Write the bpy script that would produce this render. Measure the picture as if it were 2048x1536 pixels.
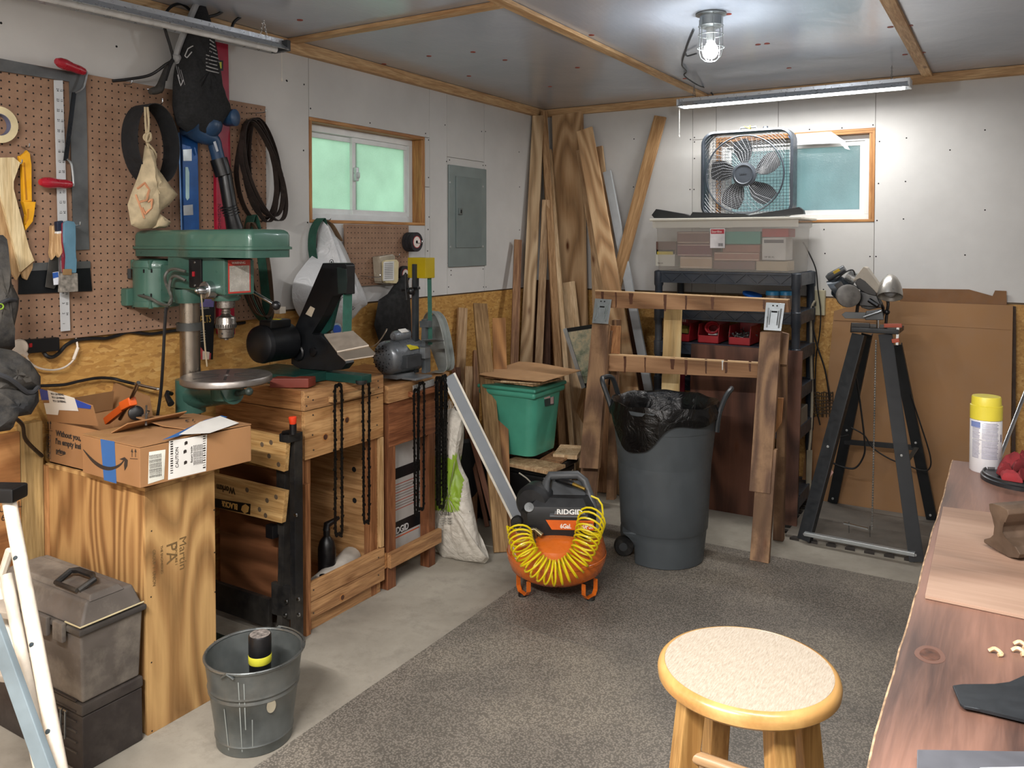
import bpy, bmesh, math, random
from mathutils import Vector as V, Matrix as Mx
R = random.Random(7)
for o in list(bpy.data.objects): bpy.data.objects.remove(o)
sc = bpy.context.scene
COL = sc.collection
# ------------------------------------------------------------ camera
FP, CX, CY, PITCH, YAW, CAMZ = 1646.9, 1024.0, 526.8, .0274, -.5473, 1.5
cp, sp = math.cos(PITCH), math.sin(PITCH)
FW = V((math.sin(YAW)*cp, math.cos(YAW)*cp, -sp)); RT = V((math.cos(YAW), -math.sin(YAW), 0)); UP = RT.cross(FW)
CO = V((0, 0, CAMZ))
cd = bpy.data.cameras.new('camera'); cam = bpy.data.objects.new('camera', cd); COL.objects.link(cam)
cam.matrix_world = Mx(((RT.x, UP.x, -FW.x, 0), (RT.y, UP.y, -FW.y, 0), (RT.z, UP.z, -FW.z, CAMZ), (0, 0, 0, 1)))
cd.sensor_width = 36; cd.lens = FP*36/2048; cd.shift_y = (CY-768)/2048; cd.clip_start = .02
sc.camera = cam
sc.view_settings.view_transform = 'Standard'; sc.view_settings.look = 'None'; sc.view_settings.gamma = 1
sc.view_settings.use_curve_mapping = False; sc.view_settings.exposure = 1.34
# ------------------------------------------------------------ daylight outside and the lamps
wd = bpy.data.worlds.new('daylight'); sc.world = wd; wd.use_nodes = True
wd.node_tree.nodes['Background'].inputs[0].default_value = (.72, .84, .88, 1); wd.node_tree.nodes['Background'].inputs[1].default_value = 1.6
def area(name, loc, size, power, col, rot=(0, 0, 0), sy=None):
    l = bpy.data.lights.new(name, 'AREA'); l.shape = 'RECTANGLE'; l.size = size; l.size_y = sy or size; l.energy = power; l.color = col
    o = bpy.data.objects.new(name, l); o.location = loc; o.rotation_euler = rot; COL.objects.link(o); return o
LAMPC = (1, .955, .92)
area('ceiling_lamp_light', (.1, .9, 2.29), 1.2, 13, LAMPC, sy=.06)
area('ceiling_lamp_light', (-1.0, -.1, 2.29), 1.2, 62, LAMPC, sy=.06)
area('ceiling_lamp_light', (-1.06, 4.6, 2.26), 1.15, 6.5, (1, .98, .95), sy=.05)
def point(name, loc, power, col, r):
    l = bpy.data.lights.new(name, 'POINT'); l.energy = power; l.color = col; l.shadow_soft_size = r
    o = bpy.data.objects.new(name, l); o.location = loc; COL.objects.link(o)
# ------------------------------------------------------------ pixel helpers: a pixel of the photograph to a world point on a real plane
def ray(px, py): return FW + RT*((px-CX)/FP) - UP*((py-CY)/FP)
def P(px, py, x=None, y=None, z=None):
    d = ray(px, py)
    t = (x-CO.x)/d.x if x is not None else (y-CO.y)/d.y if y is not None else (z-CO.z)/d.z
    return CO + d*t
def PD(px, py, dep): return CO + ray(px, py)*dep
WX, WY, CZ = -2.8, 5.0, 2.40
def WL(px, py, off=.02): return P(px, py, x=WX+off)
# ------------------------------------------------------------ materials
def lin(c):
    if isinstance(c, str): c = [int(c[i:i+2], 16)/255 for i in (0, 2, 4)]
    return tuple(v/12.92 if v <= .04045 else ((v+.055)/1.055)**2.4 for v in c) + (1,)
MC = {}
class NT:
    def __init__(s, name):
        s.m = bpy.data.materials.new(name); s.m.use_nodes = True; s.t = s.m.node_tree; s.b = s.t.nodes['Principled BSDF']; s.co = None
    def n(s, ty, **k):
        x = s.t.nodes.new(ty)
        for a, v in k.items():
            if a[0] == '_': x.inputs[int(a[1:])].default_value = v
            elif a in ('i',):
                for kk, vv in v.items(): x.inputs[kk].default_value = vv
            else: setattr(x, a, v)
        return x
    def l(s, a, b): s.t.links.new(a, b)
    def coord(s, scale=(1, 1, 1), rot=(0, 0, 0), rnd=True):
        tc = s.n('ShaderNodeTexCoord'); mp = s.n('ShaderNodeMapping'); mp.inputs['Scale'].default_value = scale; mp.inputs['Rotation'].default_value = rot
        if rnd:
            oi = s.n('ShaderNodeObjectInfo'); ml = s.n('ShaderNodeMath', operation='MULTIPLY', _1=37.0); s.l(oi.outputs['Random'], ml.inputs[0])
            ad = s.n('ShaderNodeVectorMath', operation='ADD'); s.l(tc.outputs['Object'], ad.inputs[0]); s.l(ml.outputs[0], ad.inputs[1]); s.l(ad.outputs[0], mp.inputs['Vector'])
        else: s.l(tc.outputs['Object'], mp.inputs['Vector'])
        return mp.outputs[0]
    def noise(s, vec, scale, det=4, rough=.55, dist=0):
        x = s.n('ShaderNodeTexNoise'); x.inputs['Scale'].default_value = scale; x.inputs['Detail'].default_value = det
        x.inputs['Roughness'].default_value = rough; x.inputs['Distortion'].default_value = dist; s.l(vec, x.inputs['Vector']); return x.outputs[0]
    def ramp(s, fac, stops, interp='LINEAR'):
        x = s.n('ShaderNodeValToRGB'); e = x.color_ramp.elements; x.color_ramp.interpolation = interp
        while len(e) < len(stops): e.new(.5)
        for q, (p, c) in zip(e, stops): q.position = p; q.color = c if len(c) == 4 else tuple(c)+(1,)
        s.l(fac, x.inputs[0]); return x.outputs[0]
    def mix(s, fac, a, b, mode='MIX'):
        x = s.n('ShaderNodeMix', data_type='RGBA', blend_type=mode)
        for sock, v in ((x.inputs[0], fac), (x.inputs[6], a), (x.inputs[7], b)):
            if isinstance(v, (int, float, tuple)): sock.default_value = v
            else: s.l(v, sock)
        return x.outputs[2]
    def bump(s, h, st, dist=.002):
        x = s.n('ShaderNodeBump'); x.inputs['Strength'].default_value = st; x.inputs['Distance'].default_value = dist; s.l(h, x.inputs['Height']); s.l(x.outputs[0], s.b.inputs['Normal'])
    def col(s, c):
        if isinstance(c, tuple): s.b.inputs['Base Color'].default_value = c
        else: s.l(c, s.b.inputs['Base Color'])
    def set(s, **k):
        for a, v in k.items(): s.b.inputs[a.replace('_', ' ')].default_value = v
def M(c, rough=.5, metal=0, var=.12, sc_=9, bump=0, spec=.5, em=0, coat=0, dust=0):
    key = (c, rough, metal, var, sc_, bump, spec, em, coat, dust)
    if key in MC: return MC[key]
    m = NT('paint_'+c); a = lin(c)
    if em:
        m.col((0, 0, 0, 1)); m.set(Emission_Color=a, Emission_Strength=em)
    else:
        v = m.coord(); f = m.noise(v, sc_, 6)
        d = tuple(x*(1-var*2) for x in a[:3])+(1,); l_ = tuple(min(1, x*(1+var*2)) for x in a[:3])+(1,)
        cc = m.ramp(f, [(.3, d), (.7, l_)])
        if dust:
            f2 = m.noise(v, 3.1, 8, .7); fm = m.ramp(f2, [(.45, (0, 0, 0)), (.75, (dust, dust, dust))]); cc = m.mix(fm, cc, lin('a89f90'))
        m.col(cc); m.set(Roughness=rough, Metallic=metal, Specular_IOR_Level=spec, Coat_Weight=coat)
        f3 = m.noise(v, sc_*4, 5); rr = m.ramp(f3, [(.3, (rough*.8,)*3), (.7, (min(1, rough*1.2),)*3)]); m.l(rr, m.b.inputs['Roughness'])
        if bump: m.bump(m.noise(v, sc_*12, 6), bump)
    MC[key] = m.m; return m.m
AX = {'X': (.06, 1, 1), 'Y': (1, .06, 1), 'Z': (1, 1, .06)}
def wood(c1, c2, axis='Z', s=28, rough=.6, knots=.5, rings=0, stain=None, kc='5a3014', bump=.15, coat=0):
    key = ('w', c1, c2, axis, s, rough, knots, rings, stain, kc, coat)
    if key in MC: return MC[key]
    m = NT('wood_'+c1+axis); v = m.coord(AX[axis])
    a, b = [tuple(.86*x+.14*(.3*q[0]+.6*q[1]+.1*q[2]) for x in q[:3])+(1,) for q in (lin(c1), lin(c2))]
    s *= 1.8; f1 = m.noise(v, s, 8, .62, 1.0); g = m.ramp(f1, [(.36, b), (.5, tuple((x+y)/2 for x, y in zip(a, b))), (.62, a)])
    f2 = m.noise(v, s*5, 3, .5); fine = m.ramp(f2, [(.4, (.72, .69, .64)), (.58, (1, 1, 1))])
    c = m.mix(.8, g, fine, 'MULTIPLY')
    if rings:
        v2 = m.coord((AX[axis][0]**.55, AX[axis][1]**.55, AX[axis][2]**.55)); w = m.n('ShaderNodeTexNoise'); w.inputs['Scale'].default_value = 3.8; w.inputs['Detail'].default_value = 1.5; m.l(v2, w.inputs['Vector'])
        mm = m.n('ShaderNodeMath', operation='MULTIPLY', _1=rings*5); m.l(w.outputs[0], mm.inputs[0]); fr = m.n('ShaderNodeMath', operation='PINGPONG', _1=1.0); m.l(mm.outputs[0], fr.inputs[0])
        rr = m.ramp(fr.outputs[0], [(0, tuple(x*.62 for x in b[:3])+(1,)), (.35, b), (.8, a)]); c = m.mix(.7, c, rr)
    if knots:
        kv = m.coord({'X': (.35, 1, 1), 'Y': (1, .35, 1), 'Z': (1, 1, .35)}[axis]); vo = m.n('ShaderNodeTexVoronoi'); vo.inputs['Scale'].default_value = 7; m.l(kv, vo.inputs['Vector'])
        kf = m.ramp(vo.outputs['Distance'], [(.04, (min(1, knots*1.7),)*3), (.085, (knots*.6,)*3), (.14, (0, 0, 0))])
        c = m.mix(kf, c, lin(kc))
    if stain:
        sv = m.coord((1.5, 1.5, 1.5)); sf = m.noise(sv, 2.2, 7, .65); fm = m.ramp(sf, [(.5, (0, 0, 0)), (.62, (.75, .75, .75))]); c = m.mix(fm, c, lin(stain))
    m.col(c); m.set(Roughness=rough, Coat_Weight=coat, Coat_Roughness=.25, Specular_IOR_Level=.35); m.bump(f1, bump)
    MC[key] = m.m; return m.m
# ------------------------------------------------------------ object helpers
WM = {}
def rotm(rot): return Mx.Rotation(rot[2], 4, 'Z') @ Mx.Rotation(rot[1], 4, 'Y') @ Mx.Rotation(rot[0], 4, 'X') if rot else Mx.Identity(4)
def basis(z, up=None):
    z = V(z).normalized(); up = V(up or (0, 0, 1))
    if abs(z.dot(up.normalized())) > .995: up = V((1, 0, 0))
    x = up.cross(z).normalized(); y = z.cross(x)
    return x, y, z
def frame(o, x, y, z): return Mx(((x[0], y[0], z[0], o[0]), (x[1], y[1], z[1], o[1]), (x[2], y[2], z[2], o[2]), (0, 0, 0, 1)))
class G:
    def __init__(s): s.bm = bmesh.new(); s.m = Mx.Identity(4); s.bv = False
    def face(s, vs):
        try: return s.bm.faces.new(vs)
        except ValueError: return None
    def hexa(s, pts, bev=0, seg=2):
        vs = [s.bm.verts.new(s.m @ V(p)) for p in pts]
        fs = [s.face([vs[i] for i in q]) for q in ((3, 2, 1, 0), (4, 5, 6, 7), (0, 1, 5, 4), (1, 2, 6, 5), (2, 3, 7, 6), (3, 0, 4, 7))]
        if bev:
            s.bv = True; es = list({e for f in fs for e in f.edges}); bmesh.ops.bevel(s.bm, geom=es, offset=bev, segments=seg, affect='EDGES', profile=.5)
        return s
    def box(s, c, d, rot=None, bev=0, seg=2):
        m = Mx.Translation(V(c)) @ rotm(rot); hx, hy, hz = d[0]/2, d[1]/2, d[2]/2
        return s.hexa([m @ V(p) for p in ((-hx, -hy, -hz), (hx, -hy, -hz), (hx, hy, -hz), (-hx, hy, -hz), (-hx, -hy, hz), (hx, -hy, hz), (hx, hy, hz), (-hx, hy, hz))], bev, seg)
    def bb(s, x0, x1, y0, y1, z0, z1, bev=0, seg=2): return s.box(((x0+x1)/2, (y0+y1)/2, (z0+z1)/2), (x1-x0, y1-y0, z1-z0), None, bev, seg)
    def bar(s, a, b, w, t, up=None, bev=0):
        a, b = V(a), V(b); x, y, z = basis(b-a, up); m = frame(a, x, y, z); L = (b-a).length
        return s.hexa([m @ V(p) for p in ((-w/2, -t/2, 0), (w/2, -t/2, 0), (w/2, t/2, 0), (-w/2, t/2, 0), (-w/2, -t/2, L), (w/2, -t/2, L), (w/2, t/2, L), (-w/2, t/2, L))], bev)
    def lathe(s, prof, o=(0, 0, 0), ax=(0, 0, 1), seg=24, sx=1, sy=1, up=None):
        x, y, z = basis(ax, up); o = V(o); rings = []
        for r, h in prof:
            if r < 1e-6: rings.append([s.bm.verts.new(s.m @ (o+z*h))])
            else: rings.append([s.bm.verts.new(s.m @ (o+z*h+x*(r*sx*math.cos(2*math.pi*i/seg))+y*(r*sy*math.sin(2*math.pi*i/seg)))) for i in range(seg)])
        for a, b in zip(rings, rings[1:]):
            for i in range(seg):
                j = (i+1) % seg
                if len(a) == 1 and len(b) > 1: s.face([a[0], b[i], b[j]])
                elif len(b) == 1 and len(a) > 1: s.face([a[i], a[j], b[0]])
                elif len(a) > 1: s.face([a[i], a[j], b[j], b[i]])
        return s
    def cyl(s, a, b, r, r2=None, seg=16, bev=0):
        a, b = V(a), V(b); L = (b-a).length; r2 = r if r2 is None else r2
        if bev: pr = [(0, 0), (r-bev, 0), (r, bev), (r2, L-bev), (r2-bev, L), (0, L)]
        else: pr = [(0, 0), (r, 0), (r2, L), (0, L)]
        return s.lathe(pr, a, b-a, seg)
    def sph(s, c, r, seg=16, sz=1, ax=(0, 0, 1)): return s.lathe([(r*math.sin(math.pi*i/8), -r*sz*math.cos(math.pi*i/8)) for i in range(9)], c, ax, seg)
    def tube(s, pts, r, seg=6, closed=False, cap=True):
        pts = [V(p) for p in pts]; n = len(pts); rings = []; px = None
        for i, p in enumerate(pts):
            a = pts[(i-1) % n] if (closed or i > 0) else p; b = pts[(i+1) % n] if (closed or i < n-1) else p
            t = (b-a).normalized() if (b-a).length > 1e-9 else V((0, 0, 1))
            if px is None: x, y, _ = basis(t)
            else:
                x = (px - t*px.dot(t)); x = x.normalized() if x.length > 1e-6 else basis(t)[0]; y = t.cross(x)
            px = x; rr = r[i] if isinstance(r, (list, tuple)) else r
            rings.append([s.bm.verts.new(s.m @ (p+x*rr*math.cos(2*math.pi*k/seg)+y*rr*math.sin(2*math.pi*k/seg))) for k in range(seg)])
        for i in range(n if closed else n-1):
            a, b = rings[i], rings[(i+1) % n]
            for k in range(seg): s.face([a[k], a[(k+1) % seg], b[(k+1) % seg], b[k]])
        if not closed and cap: s.face(rings[0][::-1]); s.face(rings[-1])
        return s
    def prism(s, pts, ext, bev=0):
        pts = [V(p) for p in pts]; ext = V(ext); a = [s.bm.verts.new(s.m @ p) for p in pts]; b = [s.bm.verts.new(s.m @ (p+ext)) for p in pts]; n = len(pts)
        fs = [s.face(a[::-1]), s.face(b)] + [s.face([a[i], a[(i+1) % n], b[(i+1) % n], b[i]]) for i in range(n)]
        if bev:
            s.bv = True; es = list({e for f in fs if f for e in f.edges}); bmesh.ops.bevel(s.bm, geom=es, offset=bev, segments=2, affect='EDGES', profile=.5)
        return s
    def belt(s, pts, wv, th=.0012, closed=True):
        pts = [V(p) for p in pts]; wv = V(wv); n = len(pts); q = []
        for i, p in enumerate(pts):
            a = pts[(i-1) % n] if closed or i else p; b = pts[(i+1) % n] if closed or i < n-1 else p
            nn = (b-a).cross(wv).normalized()*th
            q.append([s.bm.verts.new(s.m @ v) for v in (p-nn, p+wv-nn, p+wv+nn, p+nn)])
        for i in range(n if closed else n-1):
            a, b = q[i], q[(i+1) % n]
            for k in range(4): s.face([a[k], a[(k+1) % 4], b[(k+1) % 4], b[k]])
        return s
    def pillow(s, poly, nrm, bulge, seed=0, rough=.0, back=.3):
        rg = random.Random(seed); poly = [V(p) for p in poly]; nrm = V(nrm).normalized(); pp = []
        for i, p in enumerate(poly):
            q = poly[(i+1) % len(poly)]; k = max(1, int((q-p).length/.03))
            for j in range(k): pp.append(p.lerp(q, j/k))
        c = sum(pp, V((0, 0, 0)))/len(pp); n = len(pp)
        def layer(sgn, amt):
            rings = []
            for f in (.93, .78, .6, .4, .2):
                h = amt*math.sqrt(1-f*f*.98)
                rings.append([s.bm.verts.new(s.m @ (c+(p-c)*f+nrm*(sgn*h*(1+rg.uniform(-rough, rough))))) for p in pp])
            ct = s.bm.verts.new(s.m @ (c+nrm*sgn*amt)); return rings, ct
        rim = [s.bm.verts.new(s.m @ p) for p in pp]
        for sgn, amt in ((1, bulge), (-1, bulge*back)):
            rings, ct = layer(sgn, amt); prev = rim
            for rg_ in rings:
                for i in range(n):
                    f = [prev[i], prev[(i+1) % n], rg_[(i+1) % n], rg_[i]]; s.face(f if sgn > 0 else f[::-1])
                prev = rg_
            for i in range(n): f = [prev[i], prev[(i+1) % n], ct]; s.face(f if sgn > 0 else f[::-1])
        return s
    def grid(s, fn, nu, nv, cu=False):
        g = [[s.bm.verts.new(s.m @ V(fn(i/nu, j/nv))) for j in range(nv+1)] for i in range(nu if cu else nu+1)]
        k = len(g)
        for i in range(nu):
            for j in range(nv): s.face([g[i][j], g[(i+1) % k][j], g[(i+1) % k][j+1], g[i][j+1]])
        return s
    def done(s, name, mat, parent=None, label=None, cat=None, group=None, kind=None, smooth=38, loc=None, solid=0):
        bm = s.bm; bmesh.ops.recalc_face_normals(bm, faces=bm.faces)
        lim = math.radians(smooth)
        for f in bm.faces: f.smooth = True
        for e in bm.edges: e.smooth = len(e.link_faces) == 2 and e.calc_face_angle(9) < lim
        if parent is not None: L = WM[parent.name]
        elif loc is not None: L = V(loc)
        else:
            xs = [v.co for v in bm.verts]; L = V(((min(v.x for v in xs)+max(v.x for v in xs))/2, (min(v.y for v in xs)+max(v.y for v in xs))/2, min(v.z for v in xs)))
        bmesh.ops.translate(bm, vec=-L, verts=bm.verts)
        me = bpy.data.meshes.new(name); bm.to_mesh(me); bm.free(); me.materials.append(mat)
        o = bpy.data.objects.new(name, me); COL.objects.link(o); WM[o.name] = L
        if parent is not None: o.parent = parent
        else: o.location = L
        if s.bv: w = o.modifiers.new('weighted_normals', 'WEIGHTED_NORMAL'); w.keep_sharp = True; w.weight = 80
        if solid: md = o.modifiers.new('thickness', 'SOLIDIFY'); md.thickness = solid; md.offset = 0
        tag(o, label, cat, group, kind); return o
def tag(o, label=None, cat=None, group=None, kind=None):
    for k, v in (('label', label), ('category', cat), ('group', group), ('kind', kind)):
        if v: o[k] = v
    return o
def T(name, label, cat, loc, group=None):
    o = bpy.data.objects.new(name, None); o.empty_display_size = .05; COL.objects.link(o); o.location = loc; WM[o.name] = V(loc); return tag(o, label, cat, group)
def S(name): return name
FONTC = {}
def text(s, size, o, xd, nd, mat, parent, name='lettering', align='LEFT', ext=.0004, sx=1, bold=0):
    cu = bpy.data.curves.new('t', 'FONT'); cu.body = s; cu.size = size; cu.align_x = align; cu.extrude = ext; cu.resolution_u = 3; cu.offset = bold
    ob = bpy.data.objects.new('t', cu); me = bpy.data.meshes.new_from_object(ob); me.name = name
    x = V(xd).normalized(); n = V(nd).normalized(); y = n.cross(x); L = WM[parent.name]
    me.transform(Mx.Translation(-L) @ frame(V(o), x, y, n) @ Mx.Diagonal((sx, 1, 1, 1)))
    bpy.data.objects.remove(ob); me.materials.clear(); me.materials.append(mat)
    t = bpy.data.objects.new(name, me); COL.objects.link(t); t.parent = parent; WM[t.name] = L; return t
def surf(o, px, py, off=.002):
    """the point of a built surface that lies behind a pixel of the photograph, with its outward offset"""
    from mathutils.bvhtree import BVHTree
    L = WM[o.name]; t = MC.setdefault(('bvh', o.name), BVHTree.FromPolygons([v.co+L for v in o.data.vertices], [list(p.vertices) for p in o.data.polygons]))
    d = ray(px, py).normalized(); h = t.ray_cast(CO, d)
    if h[0] is None: return None
    n = h[1] if h[1].dot(d) < 0 else -h[1]; return h[0]+n*off
def stroke(o, pts, r, mat, parent, name, k=4):
    q = []
    for (a, b), (c, d) in zip(pts, pts[1:]):
        for i in range(k): q.append(surf(o, a+(c-a)*i/k, b+(d-b)*i/k))
    q.append(surf(o, *pts[-1])); q = [p for p in q if p is not None]
    if len(q) > 1: g = G(); g.tube(q, r, 4); g.done(name, mat, parent)
def spline(pts, n=8, closed=False):
    pts = [V(p) for p in pts]; out = []; N = len(pts)
    for i in range(N if closed else N-1):
        p0 = pts[(i-1) % N] if closed or i > 0 else pts[0]; p1 = pts[i]; p2 = pts[(i+1) % N]; p3 = pts[(i+2) % N] if closed or i+2 < N else pts[-1]
        for k in range(n):
            t = k/n; out.append(.5*((2*p1)+(p2-p0)*t+(2*p0-5*p1+4*p2-p3)*t*t+(3*p1-p0-3*p2+p3)*t**3))
    if not closed: out.append(pts[-1])
    return out
def ell(c, u, v, n=40): return [V(c)+V(u)*math.cos(2*math.pi*i/n)+V(v)*math.sin(2*math.pi*i/n) for i in range(n)]
def board(name, label, a, b, w, t, nrm, mat, cat='board', group=None, bev=.0015):
    """one plank from a to b, its broad face turned to nrm"""
    a, b = V(a), V(b); z = (b-a).normalized(); n = V(nrm); n = (n-z*n.dot(z)).normalized(); x = n.cross(z)
    g = G(); L = (b-a).length; g.bb(-w/2, w/2, -t/2, t/2, 0, L, bev); bm = g.bm
    me = bpy.data.meshes.new(name); bm.to_mesh(me); bm.free(); me.materials.append(mat)
    o = bpy.data.objects.new(name, me); COL.objects.link(o); o.matrix_world = frame(a, x, -n, z); WM[o.name] = a
    md = o.modifiers.new('weighted_normals', 'WEIGHTED_NORMAL'); md.weight = 80
    for p in me.polygons: p.use_smooth = True
    return tag(o, label, cat, group)
# ============================================================ THE ROOM
def drywall():
    m = NT('drywall'); v = m.coord(rnd=False); f = m.noise(v, 2.2, 6, .6); c = m.ramp(f, [(.3, lin('c1c0be')), (.7, lin('d0cfcd'))]); oi = m.n('ShaderNodeObjectInfo')
    t = m.ramp(oi.outputs['Random'], [(0, (.93, .92, .9)), (1, (1, 1, 1))]); m.col(m.mix(1.0, c, t, 'MULTIPLY')); m.set(Roughness=.8); m.bump(m.noise(v, 160, 4), .05); return m.m
def osb():
    m = NT('strand_board')
    def layer(rot, sc2):
        v = m.coord((sc2, sc2, sc2*.9), rnd=True); nz = m.n('ShaderNodeTexNoise'); nz.inputs['Scale'].default_value = 1.3; m.l(v, nz.inputs['Vector'])
        mp = m.n('ShaderNodeMapping'); mp.inputs['Rotation'].default_value = rot; mp.inputs['Scale'].default_value = (1, .34, 1.2); m.l(v, mp.inputs['Vector'])
        ad = m.mix(.12, mp.outputs[0], nz.outputs['Color'], 'ADD'); vo = m.n('ShaderNodeTexVoronoi'); vo.inputs['Scale'].default_value = 1.0; m.l(ad, vo.inputs['Vector'])
        st = m.n('ShaderNodeMapping'); st.inputs['Rotation'].default_value = rot; st.inputs['Scale'].default_value = (3, .6, 12); m.l(v, st.inputs['Vector'])
        return vo, m.noise(st.outputs[0], 1.6, 5, .6)
    a, ga = layer((.35, .2, .1), 85); b, gb = layer((-.6, .3, .9), 66)
    ca = m.ramp(a.outputs['Color'], [(.1, lin('a27640')), (.4, lin('b98b4c')), (.6, lin('c29552')), (.9, lin('d0a868'))])
    cb = m.ramp(b.outputs['Color'], [(.1, lin('ad7f44')), (.5, lin('bf914f')), (.9, lin('cba05e'))])
    sel = m.ramp(m.noise(m.coord((22, 22, 34)), 1.0, 2), [(.47, (0, 0, 0)), (.53, (1, 1, 1))]); c = m.mix(sel, ca, cb)
    g = m.ramp(ga, [(.3, (.72, .68, .6)), (.6, (1, 1, 1))]); c = m.mix(.8, c, g, 'MULTIPLY')
    m.col(c); m.set(Roughness=.55, Specular_IOR_Level=.4); m.bump(a.outputs['Distance'], .25); return m.m
DW, OSB = drywall(), osb()
PINE = wood('d8b17c', 'b88a55', 'Z', 26); PINEX = wood('d8b17c', 'b88a55', 'X', 26); PINEY = wood('d8b17c', 'b88a55', 'Y', 26)
BLK = M('101011', .55, 0, .2); DARKH = M('0b0b0c', .9)
def concrete():
    m = NT('concrete'); v = m.coord(rnd=False); f = m.noise(v, 1.7, 9, .65); c = m.ramp(f, [(.3, lin('746e64')), (.5, lin('8f897d')), (.7, lin('a19b8e'))])
    f2 = m.noise(v, 7, 8, .75); c = m.mix(m.ramp(f2, [(.52, (0, 0, 0)), (.72, (.5, .5, .5))]), c, lin('6c665d'))
    f4 = m.noise(v, 60, 4, .8); c = m.mix(m.ramp(f4, [(.6, (0, 0, 0)), (.75, (.35,)*3)]), c, lin('5b564e'))
    m.col(c); m.set(Roughness=.72); m.bump(f2, .15); return m.m
g = G(); g.bb(WX-.1, 1.3, -1.4, WY+.1, -.1, 0); g.done('floor', concrete(), kind='structure')
def ceilm():
    m = NT('poly_faced_foam'); v = m.coord(rnd=False); f = m.noise(v, 1.2, 5); m.col(m.ramp(f, [(.3, lin('b0b9c8')), (.7, lin('c2cad6'))]))
    m.set(Roughness=.22, Specular_IOR_Level=.7, Metallic=.3); n1 = m.noise(v, 3.5, 3, .5, .8); n2 = m.noise(m.coord((40, 9, 1), rnd=False), 1.5, 4); m.bump(m.mix(.15, n1, n2), .35, .012); return m.m
g = G(); g.bb(WX-.1, 1.3, -1.4, WY+.1, CZ+.02, CZ+.12); ceiling = g.done('ceiling', M('777777'), kind='structure')
cm = ceilm()
xs = [WX, -1.64, -.41, .82, 1.3]; ys = [-1.4, .2, 2.65, WY]
for i in range(4):
    for j in range(3):
        g = G(); g.bb(xs[i]+.001, xs[i+1]-.001, ys[j]+.001, ys[j+1]-.001, CZ, CZ+.018); g.done('ceiling_panel', cm, ceiling)
def wall_hole(name, plane, a0, a1, hole, mat):
    g = G(); h = hole
    def bb(u0, u1, z0, z1):
        if plane == 'x': g.bb(WX-.13, WX-.012, u0, u1, z0, z1)
        else: g.bb(u0, u1, WY+.012, WY+.13, z0, z1)
    bb(a0, h[0], 0, CZ+.02); bb(h[1], a1, 0, CZ+.02); bb(h[0], h[1], 0, h[2]); bb(h[0], h[1], h[3], CZ+.02)
    return g.done(name, mat, kind='structure')
HL = (2.80, 3.645, 1.60, 2.06); HR = (P(1432, 300, y=5).x+.015, -.685, 1.622, 2.118)
wl = wall_hole('wall_left', 'x', -1.4, WY+.13, HL, M('6d5a42')); wb_ = wall_hole('wall_back', 'y', WX, 1.3, HR, M('6d5a42'))
g = G(); g.bb(1.2, 1.3, -1.4, WY+.1, 0, CZ+.02); g.done('wall_right', DW, kind='structure')
g = G(); g.bb(WX-.1, 1.3, -1.5, -1.4, 0, CZ+.02); g.done('wall_front', DW, kind='structure')
ZO = 1.188
def sheetL(y0, y1, z0, z1, mat=None, nm='drywall_panel'): g = G(); e = .0012; g.bb(WX-.011, WX, y0+e, y1-e, z0+e, z1-e, .0008, 1); return g.done(nm, mat or DW, wl)
def sheetB(x0, x1, z0, z1, mat=None, nm='drywall_panel'): g = G(); e = .0012; g.bb(x0+e, x1-e, WY, WY+.011, z0+e, z1-e, .0008, 1); return g.done(nm, mat or DW, wb_)
ye, yf, yc = WL(894, 250, 0).y, WL(968.5, 250, 0).y, WL(859, 200, 0).y
sheetL(-1.4, .95, ZO, CZ); sheetL(.95, 2.785, ZO, CZ); sheetL(2.785, yc, 2.075, CZ); sheetL(yc, ye, ZO, CZ)
sheetL(2.785, 3.665, ZO, 1.585); sheetL(3.665, yc, ZO, 1.8); sheetL(3.665, yc, 1.8, 2.075); sheetL(ye, yf, 1.985, CZ); sheetL(ye, yf, ZO, 1.37); sheetL(ye, yf, 1.37, 1.985); sheetL(yf, WY, ZO, CZ)
for a, b in ((-1.4, .1), (.1, 1.32), (1.32, 2.54), (2.54, 3.76), (3.76, WY)): sheetL(a, b, 0, ZO-.006, OSB, 'osb_panel')
xa, xb_, xc = P(1385, 300, y=5).x, P(1557, 200, y=5).x, P(1752.5, 240, y=5).x
hx0, hx1 = HR[0]-.015, HR[1]+.015
sheetB(WX, xa, ZO-.01, CZ); sheetB(xa, hx0, 2.13, CZ) if xa < hx0-.03 else None
sheetB(xa, hx0, ZO-.01, 2.13) if xa < hx0-.03 else None
sheetB(hx0, xb_, 2.13, CZ); sheetB(xb_, hx1, 2.13, CZ); sheetB(hx0, hx1, ZO-.01, 1.607); sheetB(hx1, 1.3, ZO-.01, CZ)
for a, b in ((WX, -1.6), (-1.6, -.38), (-.38, .84), (.84, 1.3)): sheetB(a, b, 0, ZO-.018, OSB, 'osb_panel')
g = G()
def screwL(px, py): p = WL(px, py, 0); g.lathe([(0, .0008), (.0042, .0008), (.0042, -.001)], p, (1, 0, 0), 7)
def screwB(px, py): p = P(px, py, y=WY); g.lathe([(0, .0008), (.0042, .0008), (.0042, -.001)], p, (0, -1, 0), 7)
for q in ((574, 162), (608, 169), (621, 217), (740, 246), (851, 267), (857, 280), (890, 250), (893, 323), (899, 320), (607, 301), (615, 445), (857, 355), (858, 434), (963, 263), (971, 263), (966, 331), (971, 331), (972, 426), (972, 506), (1038, 304), (1039, 374), (1039, 460), (966, 538), (902, 541), (902, 550), (897, 574), (972, 574), (967, 574), (856, 459), (855, 502), (867, 583), (2, 46), (233, 93), (573, 161), (640, 505), (700, 590)): screwL(*q)
g.done('screw_head', DARKH, wl)
g = G()
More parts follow.
